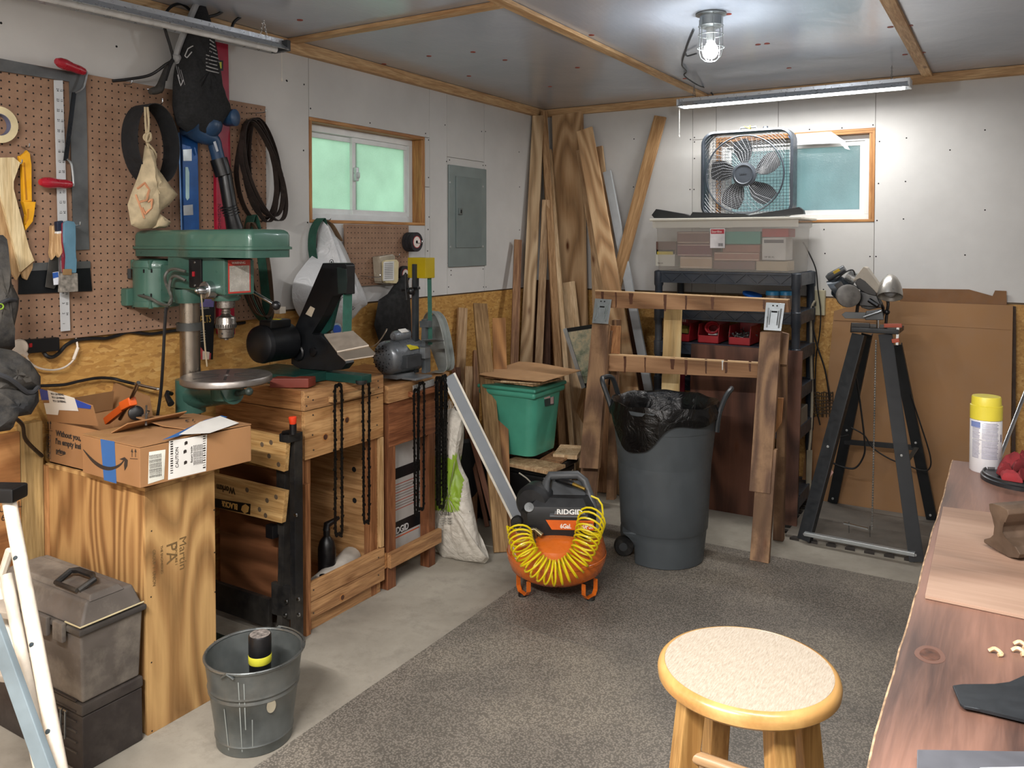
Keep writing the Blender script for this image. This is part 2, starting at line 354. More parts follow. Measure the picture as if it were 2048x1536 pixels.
for q in ((1268, 278), (1267, 374), (1381, 279), (1389, 275), (1389, 284), (1389, 317), (1380, 379), (1388, 379), (1619, 259), (1684, 256), (1746, 250), (1759, 283), (1813, 276), (1757, 367), (1811, 363), (1754, 441), (1807, 438), (1650, 507), (1740, 513), (1752, 513), (1648, 459), (1647, 579), (1900, 300), (1970, 420), (1930, 510), (1970, 260)): screwB(*q)
g.done('screw_head', DARKH, wb_)
# wood trim under the ceiling and the battens
def trim(n, x0, x1, y0, y1, z0, z1, mat): g = G(); g.bb(x0, x1, y0, y1, z0, z1, .002); return g.done('trim_%d' % n, mat, kind='structure')
trim(1, WX, WX+.035, -1.4, WY-.001, 2.345, CZ-.001, PINEY); trim(2, WX+.036, 1.2, WY-.035, WY, 2.350, CZ-.001, PINEX)
trim(3, -1.665, -1.615, -1.4, WY-.036, CZ-.018, CZ-.001, PINEY); trim(4, -.435, -.385, -1.4, WY-.036, CZ-.018, CZ-.001, PINEY)
trim(5, WX+.036, -1.667, 2.625, 2.675, CZ-.018, CZ-.001, PINEX); trim(6, .795, .845, -1.4, WY-.036, CZ-.018, CZ-.001, PINEY)
RED = M('8c3324', .5)
g = G()
for q in ((946, 104), (768, 128), (858, 112), (938, 152), (826, 160), (994, 210), (1100, 173), (1176, 88), (1183, 70), (1457, 28), (1516, 89), (1534, 87), (1578, 136), (1781, 54), (1820, 51), (1810, 109), (1846, 105), (1370, 157), (1155, 135), (1010, 120), (600, 40)):
    p = P(q[0], q[1], z=CZ); g.lathe([(0, -.002), (.012, -.002), (.013, .0)], p, (0, 0, 1), 10)
g.done('cap_nail', RED, ceiling, kind='stuff')
# ---- windows
WHITE = M('dfe2e2', .35, 0, .04)
def glassm(name, c):
    m = NT(name); t = m.t; v = m.coord(rnd=False); tr = m.n('ShaderNodeBsdfTranslucent'); gl = m.n('ShaderNodeBsdfGlossy'); gl.inputs['Roughness'].default_value = .25
    f = m.noise(v, 140, 4, .6); cc = m.ramp(m.mix(.3, m.noise(v, 5, 3), f), [(.35, tuple(x*.85 for x in lin(c)[:3])+(1,)), (.65, lin(c))]); m.l(cc, tr.inputs[0])
    bp = m.n('ShaderNodeBump'); bp.inputs['Strength'].default_value = .5; bp.inputs['Distance'].default_value = .003; m.l(f, bp.inputs['Height']); m.l(bp.outputs[0], gl.inputs['Normal'])
    mx = m.n('ShaderNodeMixShader'); mx.inputs[0].default_value = .08; m.l(tr.outputs[0], mx.inputs[1]); m.l(gl.outputs[0], mx.inputs[2]); m.l(mx.outputs[0], t.nodes['Material Output'].inputs[0]); t.nodes.remove(m.b); return m.m
def window(n, plane, h, split, gm, outer):
    """frame of the sliding window in hole h = (a0, a1, z0, z1); wooden casing first"""
    a0, a1, z0, z1 = h; e = .015
    def bx(g, u0, u1, d0, d1, w0, w1, bev=.0015):  # d: depth behind wall face (positive outward)
        if plane == 'x': g.bb(WX-d1, WX-d0, u0, u1, w0, w1, bev)
        else: g.bb(u0, u1, WY+d0, WY+d1, w0, w1, bev)
    W = T('window_%d' % n, None, None, (WX-.05, (a0+a1)/2, z0) if plane == 'x' else ((a0+a1)/2, WY+.05, z0)); W['kind'] = 'structure'
    cw = [wood('c98f45', 'a2662a', q, 24, .45) for q in ('XYZ')]; hm = cw[1] if plane == 'x' else cw[0]
    for nm, q, mt in (('casing', (a0-e, a1+e, -.004, .10, z1, z1+e), hm), ('casing', (a0-e, a1+e, -.004, .10, z0-e, z0), hm), ('casing', (a0-e, a0, -.004, .10, z0, z1), cw[2]), ('casing', (a1, a1+e, -.004, .10, z0, z1), cw[2])):
        g = G(); bx(g, *q); g.done(nm, mt, W)
    f = .032; A0_, A1_, Z1_ = a0, a1, z1; a1 -= .016; z1 -= (.004 if plane == 'x' else .014)
    for nm, q, mt in (('casing', (a1+.001, A1_, -.003, .10, z0, z1), cw[2]), ('casing', (a0, A1_, -.003, .10, z1+.0005, Z1_), hm)):
        g = G(); bx(g, *q); g.done(nm, mt, W)
    for q in ((a0, a1, .06, .11, z1-f, z1), (a0, a1, .06, .11, z0, z0+f), (a0, a0+f, .06, .11, z0+f, z1-f), (a1-f, a1, .06, .11, z0+f, z1-f)):
        g = G(); bx(g, *q); g.done('window_frame', WHITE, W)
    s = a0+(a1-a0)*split
    for (u0, u1, d) in ((a0+f, s+.02, .085), (s-.02, a1-f, .07)):
        g = G(); k = .026
        bx(g, u0, u1, d, d+.018, z1-f-k, z1-f); bx(g, u0, u1, d, d+.018, z0+f, z0+f+k); bx(g, u0, u0+k, d, d+.018, z0+f+k, z1-f-k); bx(g, u1-k, u1, d, d+.018, z0+f+k, z1-f-k)
        sa = g.done('sash', WHITE, W); g = G(); bx(g, u0+k-.003, u1-k+.003, d+.007, d+.011, z0+f+k-.003, z1-f-k+.003, 0); g.done('pane', gm, sa)
    g = G(); zc = (z0+z1)/2+.01; bx(g, s-.014, s+.008, .048, .07, zc-.035, zc+.035, .004); bx(g, s-.006, s+.004, .038, .052, zc-.02, zc+.01, .003); g.done('latch', M('c9ced0', .3, .3), W)
window(1, 'x', HL, .45, glassm('obscure_glass_green', 'bfcfc0'), None)
window(2, 'y', HR, .5, glassm('obscure_glass_teal', 'a6b6b9'), None)
GRS = M('4d7a35', .9, 0, .2, 4)
g = G(); g.bb(-16, 14, -8, 18, -.4, -.3); g.done('lawn', GRS, label='green lawn outside beyond the window glass', cat='lawn')
# ---- mats
def matm():
    m = NT('pebbled_rubber'); v = m.coord(rnd=False); vo = m.n('ShaderNodeTexVoronoi'); vo.inputs['Scale'].default_value = 165; m.l(v, vo.inputs['Vector'])
    f = m.noise(v, 1.6, 9, .6); c = m.ramp(f, [(.3, lin('6d6860')), (.5, lin('857e74')), (.72, lin('a39a8b'))]); d = m.ramp(vo.outputs['Distance'], [(.28, (1.0, 1, 1)), (.62, (.4, .4, .4))])
    m.col(m.mix(.9, c, d, 'MULTIPLY')); m.set(Roughness=.5); m.bump(vo.outputs['Distance'], -.8, .003); return m.m
mm_ = matm(); ym = P(950, 1228, z=.012).y
for i, (x0, x1, y0, y1, lb) in enumerate(((-1.815, .62, ym+.002, 3.93, 'black pebbled rubber floor mat under the trash can and air compressor'), (-1.815, .62, ym-1.22, ym-.002, 'black pebbled rubber floor mat under the round stool'), (-1.815, .62, -.2, ym-1.224, 'black pebbled rubber floor mat nearest the camera'))):
    g = G(); g.bb(x0, x1, y0, y1, 0, .012, .002); g.done('rubber_mat', mm_, label=lb, cat='mat', group='rubber mats laid end to end on the floor')
# ============================================================ THINGS ON THE LEFT WALL
X1, Y1, Z1 = V((1, 0, 0)), V((0, 1, 0)), V((0, 0, 1))
def pegm(y0, z0):
    m = NT('pegboard'); tc = m.n('ShaderNodeTexCoord'); sx = m.n('ShaderNodeSeparateXYZ'); m.l(tc.outputs['Object'], sx.inputs[0]); fr = []
    for o in (1, 2):
        a = m.n('ShaderNodeMath', operation='DIVIDE', _1=.0254); m.l(sx.outputs[o], a.inputs[0]); b = m.n('ShaderNodeMath', operation='FRACT'); m.l(a.outputs[0], b.inputs[0])
        c = m.n('ShaderNodeMath', operation='SUBTRACT', _1=.5); m.l(b.outputs[0], c.inputs[0]); d = m.n('ShaderNodeMath', operation='POWER', _1=2.0); m.l(c.outputs[0], d.inputs[0]); fr.append(d.outputs[0])
    s = m.n('ShaderNodeMath', operation='ADD'); m.l(fr[0], s.inputs[0]); m.l(fr[1], s.inputs[1]); h = m.n('ShaderNodeMath', operation='LESS_THAN', _1=.0145); m.l(s.outputs[0], h.inputs[0])
    n = m.noise(m.coord(rnd=False), 14, 8, .7); c = m.ramp(n, [(.3, lin('836450')), (.7, lin('9b7c64'))]); m.col(m.mix(h.outputs[0], c, lin('17110d'))); m.set(Roughness=.75); return m.m
PEG = pegm(0, 0)
y1, y0 = WL(532, 300, .02).y, 1.30
pb = T('pegboard', 'large brown pegboard covering the left wall above the strand board', 'pegboard', (WX+.02, 1.3, 1.163))
g = G(); g.bb(WX+.015, WX+.02, 1.3, y1, 1.163, 2.083, .0008, 1); g.done('perforated_panel', PEG, pb)
for z in (1.18, 2.06): g = G(); g.bb(WX, WX+.0149, 1.31, y1-.01, z-.015, z+.015); g.done('batten', PINEY, pb)
def wp(pts, off, th, g=None, bev=.0006): g = g or G(); g.prism([WL(a, b, off) for a, b in pts], (th, 0, 0), bev); return g
CHR = M('b9bcbe', .22, 1, .03); STL = M('8d8f90', .38, .9, .12, 20); BLKM = M('0e0e10', .35, 0, .2); BLKR = M('121213', .6, 0, .25, dust=.25)
def hook(g, px, py, L=.045, up=.012): p = WL(px, py, .02); g.tube(spline([p+Z1*.004, p+X1*L*.5, p+X1*L, p+X1*(L+.004)+Z1*up], 4), .0022, 6); return g
def hooks(label, *pts):
    g = G()
    for q in pts: hook(g, *q)
    return g.done('peg_hook', CHR, label=label, cat='hook')
SQM = M('686a6b', .5, .7, .18, 12, dust=.25)
g = wp([(-10, 115), (170, 150), (173, 250), (176, 450), (178, 499), (147, 501), (145, 450), (140, 250), (138, 163), (-10, 141)], .026, .003); g.done('framing_square', SQM, label='large grey steel framing square hanging at the top of the pegboard', cat='square')
RUL = M('c6c8c9', .4, .25, .03); INK = M('1c1c1e', .6, 0, .05)
rl = T('straightedge', 'long aluminium straightedge ruler hanging vertically on the pegboard', 'ruler', WL(131, 662, .03))
g = wp([(107, 160), (125, 161), (134, 450), (140, 661), (121, 663), (115, 450)], .032, .0025); g.done('blade', RUL, rl)
for i in range(24):
    t = (i+.5)/24; a = WL(113+t*13, 166+t*490, .0349)
    text(str(24-i), .011, a, (0, 0, -1), X1, INK, rl, 'numeral', sx=1); 
    if i < 23: text(str(12+i), .010, a+Y1*.013, (0, 0, -1), X1, INK, rl, 'numeral')
TAPE = M('d8c9a0', .6); c0 = WL(-9, 250, .022)
tp = T('masking_tape_roll', 'roll of cream masking tape hung on the pegboard at the left edge', 'tape', c0)
g = G(); g.lathe([(.035, 0), (.058, 0), (.058, .024), (.035, .024), (.035, 0)], c0, (1, 0, 0), 40); g.done('tape', TAPE, tp)
g = G(); g.lathe([(.0335, 0), (.0348, 0), (.0348, .0245), (.0335, .0245), (.0335, 0)], c0, (1, 0, 0), 36); g.done('core', M('6d6f86', .7), tp)
# wooden templates
LW = wood('e3cf9f', 'cdb17a', 'Z', 22, .55, .15); LW2 = wood('caa570', 'a67f4c', 'Z', 22, .6, .15)
g = wp([(0, 395), (-25, 330), (-25, 470), (30, 560), (38, 545)], .03, .012); g.done('wooden_template', LW2, label='darker wooden template hanging behind the pale one on the pegboard', cat='template')
g = wp([(-22, 316), (23.5, 315), (37, 326), (23, 363), (23, 378), (54, 494), (65, 521), (38, 544), (0, 400), (-22, 330)], .044, .012); g.done('wooden_template', LW, label='pale bent wooden template hanging at the left edge of the pegboard', cat='template')
g = wp([(40, 545), (63, 524), (62, 536), (51, 560), (44, 556)], .032, .01); g.done('wood_offcut', LW2, label='short pointed wood offcut hanging below the pale wooden template', cat='offcut')
# push stick
YEL = M('e0a21c', .4); ps = T('push_stick', 'yellow plastic push stick hanging on the pegboard', 'push stick', WL(50, 460, .03))
g = wp([(33, 312), (42, 312), (50, 300), (57, 308), (59, 330), (61, 403), (41, 403), (42, 325), (36, 326)], .032, .012, bev=.003); g.done('shaft', YEL, ps)
g = wp([(39, 402), (68, 404), (61, 428), (62, 442), (46, 462), (45, 452), (50, 430)], .031, .016, bev=.003); g.done('grip', YEL, ps)
g = wp([(47, 325), (50, 325), (55, 400), (51, 400)], .044, .0006, bev=0); g.prism([WL(a, b, .0465) for a, b in ((54, 418), (58, 418), (57, 438), (50, 449), (49, 445), (54, 434))], (.0012, 0, 0)); g.done('recess', M('b87a10', .5), ps)
hooks('steel peg hook holding up the yellow push stick', (43, 296)); hooks('steel peg hook through the pale wooden template', (28, 328))
# drawknife
REDH = M('a3192c', .3, 0, .08, coat=.5); dk = T('drawknife', 'drawknife with two red wooden handles on the pegboard', 'drawknife', WL(135, 330, .04))
g = wp([(143.5, 184.5), (152, 184.5), (135, 322), (126, 321)], .045, .004); g.done('blade', M('26282b', .3, .8, .1), dk)
for (a, b, c, d) in (((112, 122), (169, 144), (166, 175), (150, 186)), ((80, 364), (142, 369), (143, 330), (134, 318))):
    p, q = WL(*a, .075), WL(*b, .05); u = (q-p).normalized(); L = (q-p).length
    g = G(); g.lathe([(0, 0), (.010, .001), (.0165, L*.12), (.019, L*.3), (.015, L*.55), (.0155, L*.8), (.0125, L*.97), (0, L)], p, u, 20); h = g.done('handle', REDH, dk)
    g = G(); g.tube(spline([q, q+u*.01, WL(*c, .05), WL(*d, .047)], 5), .004, 7); g.done('tang', STL, dk)
# knives and brushes
g = wp([(62, 528), (179, 524), (184, 582), (36, 589), (37, 545)], .026, .0015)
wk = T('taping_knife', 'wide dark steel taping knife low on the pegboard', 'knife', WL(110, 588, .02)); g.done('blade', M('2b2e31', .35, .7, .15, 10), wk)
g = wp([(62, 526), (180, 522), (181, 536), (58, 542)], .0275, .002); g.done('back_strip', M('6f7171', .45, .7), wk)
WH = wood('d9b27c', 'b98d55', 'Z', 30, .4, 0)
def wallhandle(pts, off, th, mat, parent, name='handle'): g = G(); g.prism([WL(a, b, off) for a, b in pts], (th, 0, 0), .004); return g.done(name, mat, parent)
pk = T('putty_knife', 'putty knife with a bare wooden handle on the pegboard', 'putty knife', WL(100, 577, .03))
wallhandle([(97, 452), (106, 450), (110, 462), (111, 482), (108, 508), (98, 521), (95, 505), (98, 482)], .028, .02, WH, pk)
g = wp([(98, 516), (108, 507), (118, 520), (118, 560), (108, 578), (90, 574), (94, 545)], .034, .0015); g.done('blade', M('6c6a66', .35, .8), pk)
p2 = T('scraper', 'scraper with a navy and white banded wooden handle', 'scraper', WL(113, 570, .05))
wallhandle([(108, 465), (121, 464), (122, 490), (120, 505), (113, 516), (108, 505)], .052, .018, WH, p2); wallhandle([(107, 443), (121, 441), (122, 461), (108, 463)], .051, .02, M('1b2438', .4), p2, 'navy_band'); wallhandle([(108, 463), (122, 461), (122, 467), (108, 469)], .052, .019, M('d9d9d4', .5), p2, 'white_band')
g = wp([(116, 510), (119, 510), (121, 548), (117, 548)], .06, .004); g.done('shank', STL, p2)
g = wp([(105, 545), (116, 543), (118, 569), (107, 570)], .057, .004); g.done('paper_label', M('d9dce4', .5), p2); g = wp([(105, 546), (116, 544), (117, 554), (106, 557)], .0615, .0003, bev=0); g.done('blue_print', M('2d5aa8', .5), p2)
p3 = T('paint_brush', 'grey-bristled paint brush with a worn blue handle on the pegboard', 'paint brush', WL(133, 585, .08))
wallhandle([(123, 446), (131, 441), (144, 443), (148, 450), (147, 478), (144, 496), (150, 518), (149, 546), (126, 546), (128, 512), (123, 485)], .07, .014, M('4f7284', .45, 0, .15), p3)
wallhandle([(121, 446), (126, 444), (126, 486), (129, 512), (126, 545), (122, 545), (125, 510), (121, 485)], .066, .012, M('7b2030', .5), p3, 'red_edge')
g = wp([(125, 538), (143, 538), (143, 550), (125, 550)], .0845, .002); g.done('ferrule', M('a8865e', .4, .5), p3)
g = G(); A = [WL(a, b, .066) for a, b in ((117, 546), (150, 546), (151, 583), (115, 585))]; g.prism(A, (.018, 0, 0), .003); g.done('bristles', M('77726a', .9, 0, .3, 60), p3)
hooks('steel peg hook through the blue brush handle', (134, 451, .075)); hooks('bare steel peg hook near the top of the pegboard', (247, 170)); hooks('steel peg hook between the cloth bag and blue level', (333, 284)); 
# loose black sanding belt, cloth bag
g = G(); c = WL(286, 290, .03); g.belt(ell(c, (WL(328, 300, .03)-c)*.98, WL(284, 212, .03)-c, 44), (.095, 0, 0), .0012); g.done('sanding_belt', M('1c1e21', .8, 0, .2), label='single wide black sanding belt looped behind the cloth bag', cat='belt', group=None)
hooks('steel peg hook holding the cloth bag and wide belt', (293, 212, .09, .02))
CLO = M('b3a384', .9, 0, .12, 30, bump=.3); cb = T('cloth_bag', 'knotted tan cloth bag with faded orange print', 'bag', WL(305, 455, .05))
g = G(); off = .135
for d, e in ((0, 0), (5, .004)): g.tube(spline([WL(290+d, 214, off+e), WL(291+d*1.3, 245, off+e), WL(293+d*.6, 270, off+e), WL(293, 285, off)], 5), .0042, 6)
k = WL(295, 275, off+.004); g.tube(ell(k, Y1*.014, Z1*.012, 16), .0048, 6, True); g.tube(ell(k+X1*.006, Y1*.009+Z1*.008, Z1*.014, 16), .004, 6, True)
for d in (0, 9): g.tube(spline([WL(294, 285, off), WL(298+d, 300, off), WL(303+d, 312, off-.005), WL(302+d*.6, 330, off-.01)], 5), .004, 6)
g.done('drawstring', CLO, cb)
g = G(); g.pillow([WL(a, b, .12) for a, b in ((290, 290), (299, 296), (306, 330), (352, 390), (335, 412), (318, 424), (310, 440), (305, 456), (280, 458), (262, 450), (255, 410), (263, 385), (276, 352), (286, 320))], X1, .05, 3, .12); g.pillow([WL(a, b, .12) for a, b in ((312, 424), (340, 445), (330, 456), (305, 457), (300, 440))], X1, .03, 4, .1); sack_ = g.done('sack', CLO, cb)
for pts in (((275, 378), (290, 366), (298, 380), (292, 400), (278, 404)), ((296, 404), (304, 398), (302, 416), (290, 428), (284, 415)), ((272, 390), (282, 418), (288, 436))): stroke(sack_, pts, .004, M('c08a66', .9), cb, 'orange_print')
# levels
LB = M('1f4f8c', .35, .2, .1, 14); LR = M('9c1030', .35, 0, .1, 14); SIL = M('b6b9ba', .35, .7)
lv = T('spirit_level', 'blue spirit level hanging upright in the middle of the pegboard', 'level', WL(375, 470, .03))
g = G(); g.prism([WL(a, b, .025) for a, b in ((356, 265), (388, 265), (392, 478), (362, 478))], (.022, 0, 0), .002); g.done('body', LB, lv)
for q in (((365, 299), (383, 298), (383, 322), (366, 322)), ((366, 411), (385, 409), (386, 430), (367, 431))): g = wp(q, .0465, .002); g.done('label_plate', SIL, lv)
g = wp([(370, 334), (375, 334), (378, 345), (378, 396), (374, 401), (371, 396)], .0468, .003, bev=.001); g.done('vial', M('a9c8cc', .15), lv)
g = wp([(356, 265), (359, 265), (365, 478), (362, 478)], .0472, .001); g.done('rail', M('5f86b6', .4, .3), lv)
lr = T('spirit_level', 'long red spirit level standing behind the drill press column', 'level', WL(440, 668, .03))
g = G(); g.prism([WL(a, b, .022) for a, b in ((426, 82), (450, 85), (456, 400), (464, 668), (432, 668), (427, 400))], (.02, 0, 0), .002); g.done('body', LR, lr)
g = wp([(431, 120), (446, 121), (446, 142), (431, 142)], .0425, .002); g.done('vial_frame', BLKM, lr); g = wp([(434, 124), (443, 124), (443, 137), (434, 137)], .0447, .001); g.done('vial', M('c9d23a', .3), lr)
text('JOHNSON', .020, WL(442, 462, .0428), (0, 0, 1), X1, M('50131f', .5), lr, sx=1.2)
# leaf blower hung by its bag
bl = T('leaf_blower', 'blue electric leaf blower hanging nozzle down with a black dust bag', 'leaf blower', WL(440, 455, .08))
MB = M('24405f', .4, 0, .1); FAB = M('17181a', .9, 0, .25, 30)
g = G(); q = WL(412, 250, .09); g.sph(q, .062, 18, .9); g.lathe([(0, 0), (.03, 0), (.034, .01), (.034, .05), (.026, .055), (0, .055)], WL(449, 236, .08), (1, .3, 0), 18)
g.tube(spline([WL(380, 250, .09), WL(400, 268, .09), WL(425, 280, .09), WL(432, 300, .09), WL(438, 324, .09)], 6), [.05, .047, .043, .04, .038, .036, .035, .034, .033, .032, .031, .03, .029, .028, .027, .027, .026, .026, .026, .026, .026, .026, .026, .026, .026], 16)
g.done('housing', MB, bl)
g = G(); g.tube([WL(437, 318, .09), WL(447, 350, .1), WL(450, 352, .1), WL(462, 425, .12), WL(470, 458, .12)], [.034, .034, .028, .027, .034], 16); g.done('nozzle', BLKM, bl)
g = G()
for i in range(4): a = WL(457+i*2.2, 412+i*5, .117); g.lathe([(.028, 0), (.034, .001), (.034, .004), (.028, .005)], a, (.0, .3, -1), 18)
g.done('collar_ring', M('1d1e20', .3), bl)
g = wp([(426, 284), (431, 282), (437, 302), (433, 304)], .121, .001); g.done('sticker', M('b6bcc4', .4), bl)
g = G(); g.pillow([WL(a, b, .1) for a, b in ((400, 0), (407, 20), (414, 40), (420, 80), (432, 130), (441, 190), (457, 228), (444, 246), (430, 268), (402, 276), (376, 266), (354, 250), (346, 215), (349, 150), (363, 78), (380, 30), (392, 4))], X1, .075, 5, .1, .6); bag = g.done('dust_bag', FAB, bl)
WST = M('a9a9aa', .8)
for i in range(9): stroke(bag, [(414+(5 if i < 4 else -2), 80+i*7.5), (427+i*2.2, 86+i*7.8)], .0022, WST, bag, 'white_stripe')
stroke(bag, [(386, 92), (376, 98), (370, 112), (374, 116), (384, 104)], .002, WST, bag, 'white_print'); stroke(bag, [(356, 150), (362, 172), (367, 160)], .002, WST, bag, 'white_print')
for i in range(3): stroke(bag, [(352+i*5, 128+i*6), (360+i*5, 158+i*6)], .0012, M('8a8a8c', .8), bag, 'white_print')
g = G(); g.tube(spline([WL(400, -8, .12), WL(385, 25, .12), WL(362, 80, .11), WL(352, 112, .1), WL(357, 126, .1)], 6), [.012]*25, 8); g.lathe([(.014, 0), (.017, .004), (.017, .02), (.014, .024)], WL(348, 118, .1), (0, .7, .3), 12); g.done('strap', M('8f9091', .8), bl)
CBL = M('131315', .5, 0, .1)
g = G(); g.tube(spline([WL(224, 162, .02), WL(260, 158, .03), WL(300, 150, .05), WL(330, 130, .08), WL(345, 118, .09), WL(341, 95, .1), WL(331, 62, .1), WL(326, 40, .12), WL(340, 15, .1), WL(362, 8, .08), WL(380, 20, .08)], 6), .0055, 7)
g.tube(spline([WL(345, 120, .1), WL(338, 135, .1), WL(330, 160, .1)], 4), .0075, 8); pc = T('power_cord', 'black cord with an angled plug hanging beside the blower bag', 'cord', WL(224, 162, .02)); g.done('cable', CBL, pc)  # a power cord ending in its own plug
g = G(); g.tube(spline([WL(334, 132, .1), WL(325, 160, .1), WL(318, 178, .1), WL(300, 183, .1)], 5), [.006, .008, .009, .010, .011, .012, .013, .014, .015, .016, .016, .015, .015, .014, .012, .012], 10); g.done('plug', BLKR, pc)
g = G(); g.bar(WL(303, 180, .1), WL(293, 178, .1), .006, .0015); g.done('prong', CHR, pc)
for pts, lb in ((((405, 32), (420, 33), (440, 26), (455, 12), (460, -8)), 'short black cable looping along the ceiling trim beside the blower bag'), (((464, 55), (470, 42), (490, 28), (515, 12), (535, -6)), 'black cable rising behind the near hanging light fixture')):
    g = G(); g.tube(spline([WL(a, b, .12) for a, b in pts], 6), .006, 7); g.done('cable', CBL, label=lb, cat='cable')
# sanding belts at the right of the pegboard
BELT = M('2a211c', .75, 0, .2, 20)
hooks('steel peg hook carrying the bundle of thin dark belts', (497, 228, .1)); 
belts = [((512, 340), (-44, 4), (-6, -104)), ((516, 337), (-32, 6), (-12, -99)), ((520, 343), (-26, 8), (-14, -103)), ((519, 338), (38, 10), (-20, -98)), ((524, 344), (35, 12), (-27, -101))]
for i, (c, u, v) in enumerate(belts):
    off = .03+.012*i; cc = WL(*c, off); uu = WL(c[0]+u[0], c[1]+u[1], off)-cc; vv = WL(c[0]+v[0], c[1]+v[1], off)-cc
    pts = []
    for k in range(48): a = 2*math.pi*k/48; pts.append(cc+uu*(math.cos(a)*(1-.25*max(0, math.sin(a))))+vv*math.sin(a))
    g = G(); g.belt(pts, (.028, 0, 0), .001); g.done('sanding_belt', BELT, label='thin dark sanding belt hooked right of the red level, ' + ('nearest the wall', 'second from the wall', 'third from the wall', 'fourth from the wall', 'outermost of the bundle')[i], cat='belt', group='thin sanding belts on the upper hook')
BELT2 = M('4a3a2c', .75, 0, .2, 20); GRB = M('1f4a3c', .8, 0, .15, 20)
for i in range(5):
    off = .03+.012*i; a, b, c, d = (500-4*i, 455), (534-3*i, 560+3*i), (541-2*i, 625-3*i), (515-2*i, 600)
    pts = spline([WL(505-2*i, 445, off), WL(522+3*i-6, 500, off), WL(536+i*2-4, 590, off), WL(541-i, 625, off), WL(533-2*i, 640-2*i, off), WL(520-4*i, 620, off), WL(500-4*i, 560, off), WL(492-i, 480, off)], 6, True)
    g = G(); g.belt(pts, (.022, 0, 0), .001); g.done('sanding_belt', BELT2, label='long brown sanding belt hanging low beside the drill press head, ' + ('nearest the wall', 'second from the wall', 'third from the wall', 'fourth from the wall', 'outermost of the bunch')[i], cat='belt', group='long sanding belts on the lower hook')
pts = spline([WL(497, 430, .03), WL(488, 460, .03), WL(478, 540, .03), WL(489, 590, .03), WL(508, 628, .03), WL(526, 640, .03), WL(520, 560, .03), WL(508, 470, .03)], 6, True)
g = G(); g.belt(pts, (.05, 0, 0), .0012); g.done('sanding_belt', GRB, label='wide green sanding belt hanging behind the drill press head', cat='belt')
# sleeve lettered BELTS
bs = T('belt_package', 'black card sleeve lettered BELTS hanging behind the drill press column', 'package', WL(410, 719, .04))
g = wp([(394, 600), (428, 600), (424, 719), (394, 719)], .04, .006); g.done('sleeve', M('141416', .4), bs)
g = wp([(394, 598), (428, 598), (427, 614), (394, 614)], .0465, .001); g.done('purple_band', M('7d74b0', .4), bs)
g = wp([(394, 685), (410, 706), (422, 706), (421, 719), (394, 719)], .0465, .001); g.done('red_panel', M('b04a4a', .4), bs); g = wp([(405, 702), (419, 704), (418, 719), (405, 719)], .048, .0005); g.done('price_sticker', M('d8c8b8', .5), bs)
text('BELTS', .042, WL(394.5, 647, .0468), Y1, X1, M('c9a24a', .4), bs, sx=.6); text('SANDING', .010, WL(400, 619, .0468), Y1, X1, M('c9c9c0', .4), bs)
for i in range(5): text('assorted abrasive', .006, WL(397, 664+i*5, .0468), Y1, X1, M('9a9a96', .4), bs, sx=.8)
# power strip, white plug
st = T('power_strip', 'black power strip with red switch under the pegboard', 'power strip', WL(80, 705, .02))
g = G(); g.prism([WL(a, b, .002) for a, b in ((20, 680), (106, 673), (107, 700), (20, 708))], (.04, 0, 0), .003); g.done('housing', BLKM, st)
g = wp([(57, 687), (63, 686), (63, 694), (57, 695)], .041, .005); g.done('switch', M('a01418', .3), st)
IV = M('cfc3b4', .5); wc = T('white_power_cord', 'white cord with a round flat plug below the pegboard', 'cord', WL(85, 740, .05))
g = G(); p = WL(36, 695, .045); g.lathe([(0, 0), (.024, 0), (.027, .004), (.027, .012), (.022, .018), (0, .019)], p, (1, -.1, .1), 24); g.tube([WL(40, 700, .055), WL(47, 706, .055), WL(53, 711, .055)], [.012, .011, .008], 10); g.done('plug', IV, wc)
g = G(); g.tube(spline([WL(51, 709, .055), WL(60, 725, .05), WL(78, 736, .04), WL(105, 740, .03), WL(130, 734, .03), WL(148, 718, .025), WL(155, 696, .02), WL(151, 672, .01)], 6), .0035, 6); g.tube([WL(147, 719, .028), WL(156, 695, .024)], .0055, 8); g.done('cable', IV, wc)
g = G(); g.tube(spline([WL(86, 702, .02), WL(93, 712, .03), WL(105, 714, .03), WL(118, 706, .02), WL(133, 690, .015), WL(155, 680, .015), WL(190, 677, .015), WL(212, 677, .015), WL(235, 671, .01), WL(258, 664, .01), WL(300, 668, .01), WL(345, 662, .01), WL(420, 655, .01), WL(490, 645, .01)], 6), .0065, 7); g.done('power_cord', CBL, label='black extension cord running under the pegboard edge', cat='cord')
g = G(); g.tube(spline([WL(70, 772, .03), WL(100, 771, .03), WL(130, 769, .03), WL(160, 762, .03), WL(195, 756, .03), WL(225, 757, .03), WL(245, 762, .04), WL(300, 775, .05), WL(315, 778, .05)], 6), .0055, 7); g.done('power_cord', CBL, label='black cord sagging across the strand board above the open carton', cat='cord')  # plain black power cord
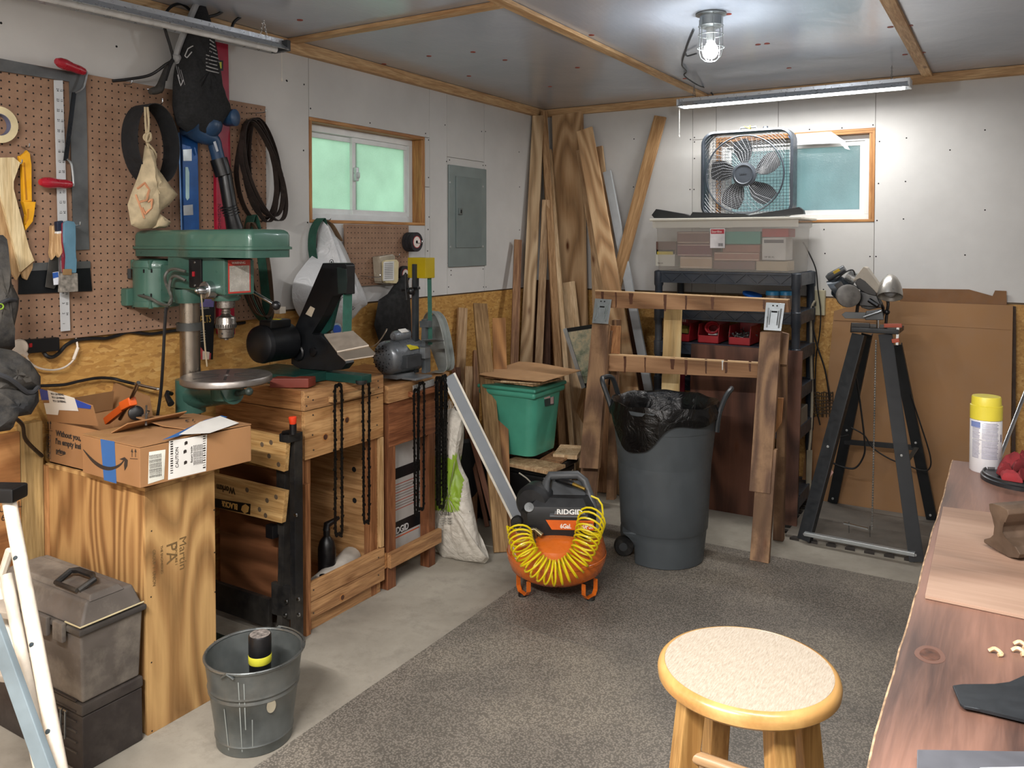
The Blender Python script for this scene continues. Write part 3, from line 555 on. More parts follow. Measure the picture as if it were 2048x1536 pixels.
# small pegboard under the window
pb2 = T('pegboard', 'small pegboard under the left window', 'pegboard', WL(755, 600, .02))
ya, yb, zb, zt = WL(690, 500, .02).y, WL(818, 500, .02).y, WL(690, 600, .02).z, WL(690, 448, .02).z
zb = WL(800, 566, .02).z-.002
g = G(); g.bb(WX+.012, WX+.018, ya, yb, zb, zt); g.done('perforated_panel', PEG, pb2)
g = G(); g.bb(WX, WX+.012, ya+.01, yb-.01, zt-.02, zt-.001); g.done('batten', PINEY, pb2)
for (px, py, off, rr, nn, lb) in ((816, 484, .024, .052, 3, 'stack of black grinding wheels hung on the top corner of the small pegboard'), (806, 548, .024, .044, 1, 'black grinding wheel with red and white label low on the small pegboard')):
    p = WL(px, py, off); t = T('grinding_wheel', lb, 'grinding wheel', p)
    for i in range(nn): g = G(); g.lathe([(.008, 0), (rr, 0), (rr, .017), (.008, .017), (.008, 0)], p+X1*.019*i+Y1*.003*i, (1, 0, 0), 36); g.done('wheel', M('28262a', .85, 0, .2, 40), t)
    e = p+X1*(.019*nn-.002)+Y1*.003*(nn-1)
    g = G(); g.lathe([(.009, 0), (rr*.6, 0), (rr*.6, .0008), (.009, .0008), (.009, 0)], e, (1, 0, 0), 30); g.done('paper_label', M('d8d0c8', .6), t)
    g = G(); g.lathe([(rr*.56, 0), (rr*.63, 0), (rr*.63, .0012), (rr*.56, .0012), (rr*.56, 0)], e, (1, 0, 0), 30); g.done('red_ring', M('b03030', .5), t)
hooks('steel peg hook through the stack of grinding wheels', (818, 486, .085)); hooks('long steel peg hook left of the clear blister pack', (722, 553, .12)); hooks('steel peg hook above the clear blister pack', (783, 512, .05))
CLP = M('b9b2a2', .25, 0, .1)
bp = T('blister_pack', 'clear blister pack with printed card hanging on the small pegboard', 'package', WL(770, 567, .03))
g = G(); g.prism([WL(a, b, .022) for a, b in ((744, 513), (772, 508), (776, 512), (776, 566), (770, 569), (748, 566))], (.05, 0, 0), .006); g.done('shell', M('a59c8b', .25), bp)
g = G(); g.prism([WL(a, b, .08) for a, b in ((767, 520), (788, 519), (792, 524), (791, 562), (787, 567), (766, 566), (763, 560), (763, 524))], (.02, 0, 0), .004); g.done('front_shell', M('cbbf98', .3), bp)
g = wp([(767, 524), (788, 522), (788, 561), (766, 562)], .101, .001); g.done('printed_card', M('d9d9d6', .6), bp)
for i in range(9): g = wp([(769, 527+i*3.6), (786, 526+i*3.6), (786, 527.8+i*3.6), (769, 528.8+i*3.6)], .1022, .0003, bev=0); g.done('print_line', M('8b8b8b', .6), bp)
# electrical panel
GP = M('84908f', .4, .3, .05); ep = T('breaker_panel', 'grey electrical breaker panel on the left wall', 'electrical panel', WL(932, 533, .0))
y0, y1, z0, z1 = ye+.004, yf-.004, 1.352, 1.962
a, b = WL(895, 329, 0), WL(970, 531, 0); g = G(); g.bb(WX, WX+.012, a.y, b.y, b.z, a.z, .003); g.done('cover', GP, ep)
d0, d1 = WL(911, 352, .012), WL(962, 495, .012); g = G(); g.bb(WX+.012, WX+.018, d0.y, d1.y, d1.z, d0.z, .002); g.done('door', M('7d8a8a', .35, .3, .04), ep)
q = WL(920, 423, .018); g = G(); g.box(q+X1*.003, (.012, .034, .04), None, .003); la = g.done('door_latch', M('6e7675', .3, .4), ep); g = G(); g.box(q+X1*.0085, (.003, .012, .02)); g.done('slot', DARKH, la)
for q in ((900, 365), (966, 373), (901, 494), (966, 493)): g = G(); g.lathe([(0, .003), (.006, .002), (.007, 0)], WL(*q, .012), (1, 0, 0), 10); g.done('screw', SIL, ep)
# plastic shopping bag on the window sill corner, belts with it
def plastic():
    m = NT('white_film'); v = m.coord(); t = m.t; tr = m.n('ShaderNodeBsdfTransparent'); f = m.noise(v, 9, 6, .6, 1); m.col(lin('d6d8da')); m.set(Roughness=.35, Specular_IOR_Level=.6); m.bump(f, .9, .02)
    mx = m.n('ShaderNodeMixShader'); mx.inputs[0].default_value = .82; m.l(tr.outputs[0], mx.inputs[1]); m.l(m.b.outputs[0], mx.inputs[2]); m.l(mx.outputs[0], t.nodes['Material Output'].inputs[0]); return m.m
sb = T('shopping_bag', 'white plastic shopping bag hanging from the left window corner', 'bag', WL(660, 640, .05))
bo = [(641, 438), (648, 450), (675, 480), (700, 540), (727, 602), (715, 620), (680, 655), (655, 665), (625, 655), (600, 635), (585, 600), (588, 560), (612, 525), (632, 500), (638, 460)]
g = G(); cen = WL(655, 590, .05)
poly = spline([WL(a, b, .05) for a, b in bo], 4, True); rg = random.Random(3)
hk = WL(641, 438, .05)
def bagf(sgn):
    rings = []; N = len(poly)
    for k, f in enumerate((1, .9, .75, .6, .45, .3, .15)):
        h = .1*math.sqrt(max(0, 1-f*f))*sgn; rings.append([g.bm.verts.new(cen+(p-cen)*f+X1*(h*(1 if sgn > 0 else .35)+(.018*math.sin(24*math.atan2((cen+(p-cen)*f-hk).y, hk.z-(cen+(p-cen)*f).z+.02))+.007*math.sin(9*p.y*f+14*p.z*f))*(1-f*f)*sgn)) for i, p in enumerate(poly)])
    c = g.bm.verts.new(cen+X1*.1*sgn*(1 if sgn > 0 else .35))
    for a, b in zip(rings, rings[1:]):
        for i in range(N): g.face([a[i], a[(i+1) % N], b[(i+1) % N], b[i]])
    for i in range(N): g.face([rings[-1][i], rings[-1][(i+1) % N], c])
bagf(1); bagf(-1); bmesh.ops.remove_doubles(g.bm, verts=g.bm.verts, dist=.0005); g.done('film', plastic(), sb, smooth=60)
text('THANK YOU', .03, WL(668, 590, .165), (0, .9, .75), (1, -.1, .2), INK, sb, 'printing', sx=.8); text('PLEASE REUSE', .018, WL(676, 607, .165), (0, .9, .7), (1, -.1, .2), INK, sb, 'printing', sx=.8)
g = G(); g.tube(ell(WL(663, 524, .16), Y1*.012, Z1*.011, 14), .0015, 5, True); g.sph(WL(663, 524, .162), .004, 8); g.done('logo', INK, sb)
g = G(); g.tube(ell(WL(707, 616, .14), Y1*.01, Z1*.01, 3), .0015, 5, True); g.done('recycling_mark', INK, sb)
hooks('small hook at the window corner carrying the shopping bag', (641, 440, .06))
g = G(); g.belt(spline([WL(637, 440, .03), WL(625, 447, .03), WL(617, 470, .03), WL(617, 505, .03), WL(628, 540, .03), WL(640, 500, .03)], 6, True), (.05, 0, 0), .0012); g.done('sanding_belt', GRB, label='green sanding belt hanging left of the shopping bag', cat='belt')
g = G(); g.belt(spline([WL(648, 442, .03), WL(660, 452, .03), WL(677, 482, .03)], 6), (.03, 0, 0), .0012, False); g.done('sanding_belt', M('7a6045', .8), label='brown sanding belt showing right of the shopping bag top', cat='belt')
# leaning plywood sheet and plank left of the pedestal, tool belt
g = G(); a, b = 1.05, WL(46, 1000, .04).y; g.bb(WX+.01, WX+.028, a, b, 0, WL(46, 862, .03).z, .001); o = g.done('plywood_sheet', wood('b07a3e', '8a5624', 'Y', 18, .5, .4, 3), label='orange plywood sheet with stamped letters against the left wall', cat='plywood')
for i, s_ in enumerate(('STRUCTURAL', 'APA 32/16')): text(s_, .03, (WX+.0286, 1.27, WL(20, 1020+i*18, .03).z), Y1, X1, M('3a2616', .8), o)
a = WL(46, 1000, .04).y+.002; b = WL(91, 1000, .06).y; g = G(); g.bb(WX+.008, WX+.05, a, b, 0, WL(60, 845, .04).z, .002); g.done('plank', wood('b99a5c', '8d7342', 'Z', 16, .6, .3), label='pale yellowish plank upright between plywood sheet and plywood pedestal', cat='plank')
tbl = T('tool_belt', 'black canvas tool belt with pouches hanging at the left edge', 'tool belt', P(30, 860, x=-2.6)); CAN = M('1b1c1e', .95, 0, .35, 30, bump=.3, dust=.3)
def TX(a, b, x=-2.62): return P(a, b, x=x)
g = G(); g.pillow([TX(*q) for q in ((-30, 470), (6, 470), (14, 560), (33, 598), (30, 622), (22, 660), (24, 700), (-30, 700))], X1, .06, 8, .1); g.done('padded_strap', CAN, tbl)
g = G(); g.pillow([TX(a, b, -2.57) for a, b in ((-40, 690), (24, 700), (55, 720), (75, 752), (77, 778), (55, 785), (10, 790), (-40, 790))], X1, .07, 9, .12); g.pillow([TX(a, b, -2.55) for a, b in ((-30, 770), (70, 778), (72, 800), (55, 828), (20, 834), (10, 862), (-30, 868))], X1, .07, 10, .1); g.done('pouch', CAN, tbl)
g = G(); g.tube(spline([TX(-20, 742, -2.49), TX(20, 758, -2.48), TX(58, 786, -2.5), TX(76, 774, -2.52)], 5), .007, 6); g.done('binding', M('303134', .9), tbl); g = G(); g.tube(spline([TX(-5, 610, -2.55), TX(15, 600, -2.55), TX(31, 600, -2.57)], 5), .006, 6); g.done('binding', M('303134', .9), tbl)
g = G(); g.tube(ell(TX(1, 613, -2.535), Y1*.008, Z1*.008, 12), .002, 5, True); g.done('emblem', M('7fa32c', .5), tbl)
g = G(); g.tube(spline([TX(28, 835, -2.6), TX(45, 850, -2.62), TX(52, 880, -2.66), TX(84, 912, -2.74)], 6), .006, 6); g.done('power_cord', CBL, label='black cord dropping from the tool belt to the plywood pedestal', cat='cord')  # another power cord, hanging loose
# ============================================================ LEFT SIDE: PEDESTAL, CARTONS, DRILL PRESS, BENCHES
def PL(px, py, pt, n): d = ray(px, py); n = V(n); return CO+d*((V(pt)-CO).dot(n)/d.dot(n))
CARD = M('976e47', .8, 0, .06, 5, bump=.05); CARDI = M('8a6540', .85, 0, .06, 5); INKD = M('2b2420', .7, 0, .03); PAPER = M('dcdad4', .6, 0, .03); BTAPE = M('2f63a0', .35, 0, .05); BTAPE2 = M('2348a8', .4, 0, .05)
def decal(poly, pt, n, mat, parent, name, off=.0006, th=.0004):
    n = V(n).normalized(); g = G(); g.prism([PL(a, b, V(pt)+n*off, n) for a, b in poly], n*th); return g.done(name, mat, parent)
PLY = wood('c0924f', '8d5f2c', 'Z', 14, .5, 0, 7); PLYS = wood('c89c58', '9c7038', 'Z', 12, .5, .35, 5)
px0, px1, py0, py1, pz = -2.755, -2.22, 1.523, 1.775, .757
pe = T('plywood_pedestal', 'tall plywood pedestal carrying the cartons beside the grey tool boxes', 'pedestal', (-2.48, 1.64, 0))
g = G(); g.bb(px0, px1-.012, py0, py0+.012, .002, pz-.012, .001); g.done('front_panel', PLY, pe)
g = G(); g.bb(px1-.012, px1, py0-.001, py1, 0, pz-.012, .001); sp_ = g.done('side_panel', PLYS, pe)
g = G(); g.bb(px0, px1, py0, py1, pz-.012, pz, .001); g.done('top_panel', PLYS, pe); g = G(); g.bb(px0, px0+.012, py0+.012, py1, .002, pz-.012); g.done('side_panel', PLYS, pe); g = G(); g.bb(px0+.012, px1-.012, py1-.012, py1, .002, pz-.012); g.done('back_panel', PLYS, pe)
g = G(); g.bb(px0-.008, px0+.02, py0-.008, py0, .0, pz-.005, .001); g.done('edge_strip', wood('c28a4c', 'a26c32', 'Z'), pe)
g = G(); sx_ = px1
for q in ((303, 1062), (428, 1020), (302, 1194), (429, 1105), (303, 1325), (430, 1184), (304, 1462), (429, 1283)): g.lathe([(0, .0006), (.0025, .0006), (.0025, 0)], P(*q, x=sx_), X1, 6)
g.done('nail_head', DARKH, pe)
INKS = M('6b5330', .8, 0, .02)
text('Martin', .036, P(359, 1075, x=sx_+.0005), (0, 0, -1), X1, INKS, sp_, sx=1.1); text('PA', .055, P(333, 1088, x=sx_+.0005), (0, 0, -1), X1, INKS, sp_); text('EXPOSURE 1', .011, P(350, 1092, x=sx_+.0005), (0, 0, -1), X1, INKS, sp_); text('THE ENGINEERED', .011, P(321, 1092, x=sx_+.0005), (0, 0, -1), X1, INKS, sp_); text('GROUP 1  UNION', .014, P(305, 1100, x=sx_+.0005), (0, 0, -1), X1, INKS, sp_)
# --- long flat carton
bz = .775; C_ = P(280, 977, z=bz); L_ = P(165, 945, z=bz); R_ = P(503, 922, z=bz); B_ = L_+R_-C_; h_ = P(281, 893, x=C_.x).z-bz; up = Z1*h_
bx = T('shipping_carton', 'long taped carton with a curved arrow print on top of the pedestal', 'box', (C_+B_)/2)
nE = (L_-C_).cross(Z1).normalized(); nE = nE if nE.y < 0 else -nE; nS = (R_-C_).cross(Z1).normalized(); nS = nS if nS.x > 0 else -nS
g = G(); g.hexa([C_, R_, B_, L_, C_+up*.96, R_+up*.96, B_+up*.96, L_+up*.96], .003); bd = g.done('carton_body', CARD, bx)
u1, u2 = (R_-C_), (L_-C_)
def TOPP(a, b, dz=0): return C_+up+u1*a+u2*b+Z1*dz
def flap(g, pts, th=.003): g.prism(pts, (0, 0, th)); return g
g = G(); flap(g, [TOPP(0, 0, -.003), TOPP(.52, 0, 0), TOPP(.5, .55, .006), TOPP(.25, .5, .002), TOPP(0, .5, -.004)]); g.done('flap', CARD, bx)
g = G(); flap(g, [TOPP(0, .5, -.004), TOPP(.5, .47, .004), TOPP(.62, 1.0, -.003), TOPP(0, 1, -.004)]); g.done('flap', M('9c7448', .8, 0, .1, 5), bx)
g = G(); flap(g, [TOPP(.45, .98, .02), TOPP(.42, .45, .014), TOPP(.58, 0, .001), TOPP(1, 0, -.003), TOPP(1, 1, -.003)]); f3 = g.done('flap', CARD, bx)
nT = (TOPP(1, 0, -.003)-TOPP(.58, 0, .001)).cross(TOPP(.45, .6, .016)-TOPP(.58, 0, .001)).normalized(); nT = nT if nT.z > 0 else -nT; pT = TOPP(.58, 0, .0075)
decal([(325, 880), (355, 873), (455, 834), (443, 831), (410, 840)], pT, nT, BTAPE, bx, 'blue_tape', .001); decal([(358, 869), (400, 844), (440, 832), (478, 846), (420, 866), (385, 868)], pT, nT, PAPER, bx, 'white_label', .002); text('13', .035, PL(392, 838, pT+nT*.001, nT), (-.5, -.6, 0), nT, INKD, bx)
g = G(); g.bar(PL(293, 824, pT, nT)+Z1*.02, PL(292, 849, pT, nT), .006, .006); g.done('threaded_stub', STL, bx)
decal([(201, 878), (229, 883), (233, 967), (208, 960)], C_, nE, BTAPE, bd, 'blue_tape')
pts = spline([PL(a, b, C_, nE) for a, b in ((167, 899), (185, 920), (203, 933), (222, 937), (240, 930), (250, 918))], 5); g = G(); wid = [.002, .004, .006, .008, .0095, .0105, .011, .0115, .0115, .0115, .0115, .011, .011, .0105, .010, .0095, .009, .008, .0075, .007, .0065, .006, .005, .005, .004, .003]
for i in range(len(pts)-1): w = wid[i]*.55; g.prism([pts[i]+nE*.001+Z1*w, pts[i]+nE*.001-Z1*w, pts[i+1]+nE*.001-Z1*wid[i+1]*.55, pts[i+1]+nE*.001+Z1*wid[i+1]*.55], nE*.0004)
g.prism([PL(a, b, C_, nE)+nE*.0012 for a, b in ((240, 918), (250, 914), (256, 920), (255, 932), (250, 941), (249, 930), (250, 921))], nE*.0004); g.done('curved_arrow', INKD, bd)
def arrows(q, w, pt, n, parent):
    g = G()
    for dx in (0, w):
        a, b = PL(q[0]+dx, q[1], V(pt)+V(n)*.001, n), PL(q[0]+dx, q[1]+16, V(pt)+V(n)*.001, n); g.bar(a, b, .0015, .0006, n); hz = V(n).cross(Z1)*.005
        g.prism([a, a-Z1*.009+hz, a-Z1*.009-hz], V(n)*.0005)
    a, b = PL(q[0]-4, q[1]+19, V(pt)+V(n)*.001, n), PL(q[0]+w+4, q[1]+20, V(pt)+V(n)*.001, n); g.bar(a, b, .0012, .0006, n); g.done('up_arrows', INKD, parent)
arrows((264, 898), 7, C_, nE, bd)
decal([(298, 904), (331, 899), (328, 958), (296, 968)], C_, nS, M('d8d8cc', .5), bd, 'address_label'); decal([(338, 882), (414, 869), (412, 942), (336, 960)], C_, nS, PAPER, bd, 'caution_label')
dirS = (R_-C_).normalized()
text('CAUTION', .014, PL(357, 935, C_+nS*.0014, nS), Z1, nS, INKD, bd); text('Battery Inside', .009, PL(385, 925, C_+nS*.0014, nS), Z1, nS, INKD, bd)
for i in range(6): text('Lithium ion batteries enclosed', .005, PL(389+i*3.2, 930-i*.6, C_+nS*.0014, nS), Z1, nS, INKD, bd, 'small_print')
for i in range(8): text('ship to bundle quantity 0420 recycle', .0046, PL(301+i*3.1, 956-i*.6, C_+nS*.0014, nS), Z1, nS, INKD, bd, 'small_print')
for i, (a, b) in enumerate(((371, 925), (370, 903), (372, 886))):
    g = G(); q = PL(a, b, C_+nS*.0014, nS); g.prism([q+dirS*x*.005+Z1*y*.006 for x, y in ((-1, -1), (1, -.6), (1, .7), (0, 1), (-1, .5))], nS*.0004); g.done('icon', INKD, bd)
g = G(); rg = random.Random(5)
for x0 in (341, 406):
    for i in range(14):
        a, b = PL(x0, 884+i*4.8-(x0-341)*.17, C_+nS*.0013, nS), PL(x0+5, 883+i*4.8-(x0-341)*.17, C_+nS*.0013, nS); g.bar(a, b, .0016+rg.random()*.003, .0005, nS)
g.done('barcode', INKD, bd, kind='stuff')
# --- open carton behind
oc = T('open_carton', 'open cardboard carton with printed slogan holding an orange clamp', 'box', (-2.58, 1.66, pz))
ax0, ax1, ay0, ay1 = -2.752, -2.405, 1.535, 1.768; az = P(100, 842, y=ay0).z
for q, nm in (((ax0, ax1, ay0, ay0+.004), 'front_wall'), ((ax0, ax1, ay1-.004, ay1), 'back_wall'), ((ax0, ax0+.004, ay0+.004, ay1-.004), 'side_wall'), ((ax1-.004, ax1, ay0+.004, ay1-.004), 'side_wall')):
    g = G(); g.bb(*q, pz, az); w_ = g.done(nm, CARD, oc); fw_ = w_ if nm == 'front_wall' else None
    if fw_: FWALL = fw_
g = G(); g.bb(ax0, ax1, ay0, ay1, pz-.0, pz+.004); g.done('bottom', CARDI, oc)
pf = P(80, 775, y=1.49); n0 = V((0, -1, 0))
fl = [P(97, 843, y=ay0), P(195, 852, y=ay0), P(184, 812, y=1.50), P(78, 776, y=1.49)]
nf = (fl[1]-fl[0]).cross(fl[3]-fl[0]).normalized(); nf = nf if nf.y < 0 else -nf; fl[2] = PL(184, 812, fl[0], nf); g = G(); g.prism(fl, -nf*.004); g.done('front_flap', CARD, oc); pass
decal([(79, 777), (95, 782), (100, 800), (83, 800)], fl[0], nf, BTAPE2, oc, 'blue_tape', .001); decal([(149, 798), (182, 811), (181, 818), (154, 815)], fl[0], nf, BTAPE2, oc, 'blue_tape', .001); decal([(95, 780), (149, 796), (157, 822), (118, 820), (116, 830), (93, 828), (88, 806), (99, 806)], fl[0], nf, PAPER, oc, 'paper_label', .0015)
for i in range(3): text('PO1 LG8 0000462', .012, PL(103+i*2, 790+i*7, fl[0]+nf*.0022, nf), (fl[1]-fl[0]), nf, INKD, oc, 'label_print', sx=.8)
g = G(); g.prism([P(200, 848, y=ay1), P(305, 842, y=ay1), P(298, 793, y=1.80), P(215, 760, y=1.80), P(208, 775, y=1.79)], (0, .004, 0)); g.done('back_flap', CARDI, oc)
g = G(); g.prism([(ax1, ay0, az), (ax1, ay1, az), (ax1+.07, ay1-.01, az+.035), (ax1+.07, ay0+.01, az+.035)], (0, 0, .004)); g.done('right_flap', CARD, oc)
g = G(); g.prism([(ax0+.004, ay0+.01, az), (ax0+.004, ay1-.01, az), (ax0+.03, ay1-.02, az+.07), (ax0+.03, ay0+.02, az+.07)], (.004, 0, 0)); g.done('left_flap', CARDI, oc)
d_ = (0, -1, 0); o_ = (0, ay0, 0)
text('Without you,', .026, PL(112, 871, (0, ay0-.0005, 0), d_), (1, 0, 0), d_, INKD, FWALL, bold=.0008); text("I'm empty insi", .026, PL(111, 887, (0, ay0-.0005, 0), d_), (1, 0, 0), d_, INKD, FWALL, bold=.0008); text('prime', .022, PL(112, 905, (0, ay0-.0005, 0), d_), (1, 0, 0), d_, INKD, FWALL, bold=.0008)
g = G(); g.tube([PL(a, b, (0, ay0, 0), d_) for a, b in ((113, 907), (122, 911), (131, 908), (131, 904))], .0012, 4); g.done('smile_print', INKD, FWALL); arrows((96, 842), 5, (0, ay0, 0), V(d_), FWALL)
for i in range(4): g = G(); a = PL(94, 869+i*12, (0, ay0, 0), d_); g.tube([a, a+X1*.022, a+X1*.022-Z1*.018, a-Z1*.018], .0009, 4, True); g.bar(a+X1*.011-Z1*.004, a+X1*.011-Z1*.014, .006, .0012, d_); g.done('icon', INKD, FWALL)
ORG = M('cf5a20', .4, 0, .06); cl = T('clamp', 'orange bar clamp with a steel screw standing in the open carton', 'clamp', P(240, 850, y=1.68))
g = G(); g.bar(P(213, 842, y=1.68), P(258, 806, y=1.66), .026, .02, (0, 1, 0), .004); g.bar(P(246, 812, y=1.66), P(266, 802, y=1.66), .03, .03, (0, 1, 0), .005); g.done('jaw', ORG, cl)
g = G(); g.tube([P(240, 838, y=1.67), P(258, 806, y=1.66), P(277, 765, y=1.64)], .0065, 10); g.done('screw', CHR, cl); g = G(); g.tube([P(270, 768, y=1.64), P(316, 778, y=1.64)], .0035, 8); g.sph(P(316, 778, y=1.64), .005, 8); g.done('tee_handle', CHR, cl)
g = G(); g.lathe([(0, 0), (.02, 0), (.024, .006), (.024, .02), (0, .026)], P(270, 826, y=1.69), (1, -.4, .2), 18); g.done('swivel_pad', BLKM, cl)
g = G(); g.tube([P(297, 822, y=1.66), P(292, 848, y=1.66)], .005, 8); g.tube([P(285, 832, y=1.66), P(298, 824, y=1.67)], .004, 8); g.done('bolt', CHR, label='loose steel bolt poking up behind the long carton', cat='bolt')
# --- drill press
DG = M('33544a', .32, 0, .06, 8, coat=.3); DGL = M('3e6053', .35, 0, .06, 8, coat=.3); POL = M('8d8478', .3, .95, .05, 6); IRON = M('8b8580', .38, .85, .05, 16)
kx, ky = -2.54, 1.93
def DPx(px, py, y): return P(px, py, y=y)
dp = T('drill_press', 'green floor-standing drill press in front of the pegboard', 'drill press', (kx, ky, 0))
g = G(); g.bb(kx-.14, kx+.08, ky-.14, ky+.10, 0, .035, .01); g.done('base', M('1d2b26', .5), dp)
g = G(); g.cyl((kx, ky, .035), (kx, ky, 1.33), .0355, seg=32); g.done('column', POL, dp)
zt = P(450, 750, y=ky).z; cxk = P(452, 640, y=ky).x
zc = P(370, 652, y=ky-.03).z; g = G(); g.lathe([(.0357, -.018), (.046, -.018), (.046, .01), (.0357, .01), (.0357, -.018)], (kx, ky, zc), (0, 0, 1), 30); g.done('rack_ring', M('3a3b39', .5, .3), dp)
g = G(); g.lathe([(.0357, zt-.15), (.052, zt-.15), (.052, zt-.03), (.0357, zt-.03)], (kx, ky, 0), (0, 0, 1), 28)
g.tube([(kx+.02, ky, zt-.085), (kx+.08, ky, zt-.08), (cxk-.02, ky, zt-.065), (cxk+.03, ky, zt-.05)], [.05, .045, .04, .05], 18); g.lathe([(.05, -.06), (.055, -.02), (.09, 0)], (cxk, ky, zt-.022), (0, 0, 1), 24); g.done('table_bracket', DG, dp)
g = G(); g.lathe([(0, -.026), (.146, -.026), (.154, -.020), (.154, -.004), (.151, 0), (.012, 0), (.012, -.02), (0, -.02)], (cxk, ky, zt), (0, 0, 1), 56); tbm = g.done('table', IRON, dp)
g = G()
for i in range(6):
    a = i*math.pi/3+.3; d = V((math.cos(a), math.sin(a), 0)); p = V((cxk, ky, zt+.0004)); g.bar(p+d*.03, p+d*.12, .009, .0008, (0, 0, 1))
g.done('slots', M('2c2926', .6), tbm)
g = G(); g.tube([(kx-.04, ky-.05, zt-.08), P(335, 785, y=ky-.08)], .008, 8); g.tube([P(336, 783, y=ky-.08), P(333, 790, y=ky-.09), P(342, 808, y=ky-.1)], [.008, .008, .012], 10); g.done('lock_handle', BLKM, dp); g = G(); g.tube([(cxk+.05, ky, zt-.06), P(500, 782, y=ky-.05)], .01, 8); g.sph(P(498, 783, y=ky-.05), .014, 10); g.done('tilt_lock', M('232e29', .5), dp)
# head
hz0, hz1 = P(400, 590, y=ky-.06).z, P(400, 512, y=ky-.06).z; fx = P(479, 560, y=ky-.02).x; fx = P(449, 560, y=ky-.065).x
g = G(); g.prism([(kx-.05, ky-.055, hz0+.02), (fx-.05, ky-.065, hz0+.01), (fx, ky-.065, hz0), (fx, ky+.065, hz0), (fx-.05, ky+.065, hz0), (kx-.05, ky+.055, hz0+.02)], (0, 0, hz1-hz0-.01), .008); hd = g.done('head_casting', DG, dp)
g = G(); g.lathe([(.0357, 0), (.048, 0), (.056, .03), (.056, .05)], (kx, ky, hz0-.035), (0, 0, 1), 28); g.done('column_socket', DG, dp)
bx0 = P(262, 490, y=ky-.07).x; bx1 = P(500, 490, y=ky-.09).x; zc0, zc1, zl = P(420, 515, y=ky-.09).z, P(420, 459, y=ky-.05).z, P(420, 499, y=ky-.09).z
def cover(s, e=0):
    pts = []; w0, w1 = .062+e, .092+e
    base = [(bx0-e, -w0), (bx0+.26, -w0), (bx0+.34, -w1), (bx1+e, -w1), (bx1+e, w1), (bx0+.34, w1), (bx0+.26, w0), (bx0-e, w0)]
    poly = [V((a, ky+b, 0)) for a, b in base]; out = []
    for i, p in enumerate(poly):
        a, b = poly[i-1], poly[(i+1) % len(poly)]; r = .022 if i in (0, 3, 4, 7) else .03; p0 = p+(a-p).normalized()*r; p2 = p+(b-p).normalized()*r
        for k in range(6): t = k/5; out.append(p0*(1-t)**2+p*2*t*(1-t)+p2*t*t)
    return out
g = G(); o = [v+Z1*zc0 for v in cover(0)]; g.prism(o, (0, 0, zl-zc0)); g.done('lower_cover', DG, dp)
def ringloft(prof):
    g = G(); rings = []
    for e, z in prof: rings.append([g.bm.verts.new(v+Z1*z) for v in cover(0, e)])
    for a, b in zip(rings, rings[1:]):
        for i in range(len(a)): g.face([a[i], a[(i+1) % len(a)], b[(i+1) % len(a)], b[i]])
    g.face(rings[-1]); return g
h = zc1-zl; ringloft([(0, zl), (.006, zl), (.006, zl+.008), (0, zl+.011), (0, zc1-.02), (-.004, zc1-.009), (-.012, zc1-.002), (-.022, zc1)]).done('belt_cover', DGL, dp, smooth=60)
q = P(294, 570, y=ky-.05); mz0, mz1 = P(292, 618, y=ky-.05).z, P(292, 518, y=ky-.05).z; mr = .084
mo = V((q.x, ky-.01, mz0)); H = mz1-mz0
g = G(); g.lathe([(0, 0), (mr*.75, .002), (mr*.98, .01), (mr, .02), (mr, .03), (mr*.97, .032), (mr*.97, H-.032), (mr, H-.03), (mr, H-.018), (mr*.93, H-.005), (mr*.6, H), (0, H)], mo, (0, 0, 1), 36)
for s_ in (-1, 1): g.box(mo+V((s_*mr*.6, -mr*.72, H-.02)), (.014, .014, .035), None, .003); g.box(mo+V((s_*mr*.6, -mr*.72, .02)), (.014, .014, .03), None, .003)
mt = g.done('motor', DGL, dp)
g = G(); a = P(252, 594, y=ky-.095); g.box(a+Y1*.01, (.052, .05, .066), None, .008); g.done('junction_box', DGL, dp)
g = G(); a = P(258, 547, y=ky-.078); g.box(a, (.028, .012, .036), (0, 0, -.5), .001); g.done('rating_plate', M('2a2a28', .3, .4), mt)
g = G()
for dx in (0, 8, 16):
    for yy in (542, 591):
        a = P(290+dx, yy, y=ky-.08); rx = a.x-mo.x; a.y = mo.y-math.sqrt(max(0, (mr*.975)**2-rx*rx)); g.box(a, (.006, .004, .013), None, .001)
g.done('vent_slot', DARKH, mt, kind='stuff')
g = G(); g.bb(q.x+.02, kx-.03, ky-.04, ky+.04, mz0+.05, mz0+.075, .004); g.bb(q.x+.03, kx-.02, ky-.045, ky-.03, mz0+.03, mz1-.02, .003); g.done('motor_mount', DG, dp)
a, b = P(379, 518, y=ky-.066), P(404, 576, y=ky-.066); g = G(); g.bb(a.x, b.x, ky-.070, ky-.06, b.z, a.z, .002); sw = g.done('switch_plate', BLKM, dp); g = G(); c = P(388, 548, y=ky-.07); g.box(c, (.009, .012, .018), None, .002); g.done('red_switch', M('8e1420', .35), sw)
for yy in (525, 571): g = G(); g.lathe([(0, .003), (.004, .002), (.004, 0)], P(390, yy, y=ky-.07), (0, -1, 0), 8); g.done('screw', CHR, sw)
lz0, lz1 = P(465, 590, x=fx).z+.005, P(465, 520, x=fx).z; g = G(); g.bb(fx, fx+.001, ky-.05, ky+.045, lz0, lz1, 0, 1); lb = g.done('red_border', M('a5342c', .4), dp); g = G(); g.bb(fx+.001, fx+.0018, ky-.045, ky+.04, lz0+.006, lz1-.02, 0); g.done('silver_label', M('b9b6ae', .25, .4, .1, 40), lb)
text('WARNING', .012, (fx+.0012, ky-.035, lz1-.014), Y1, X1, PAPER, lb)
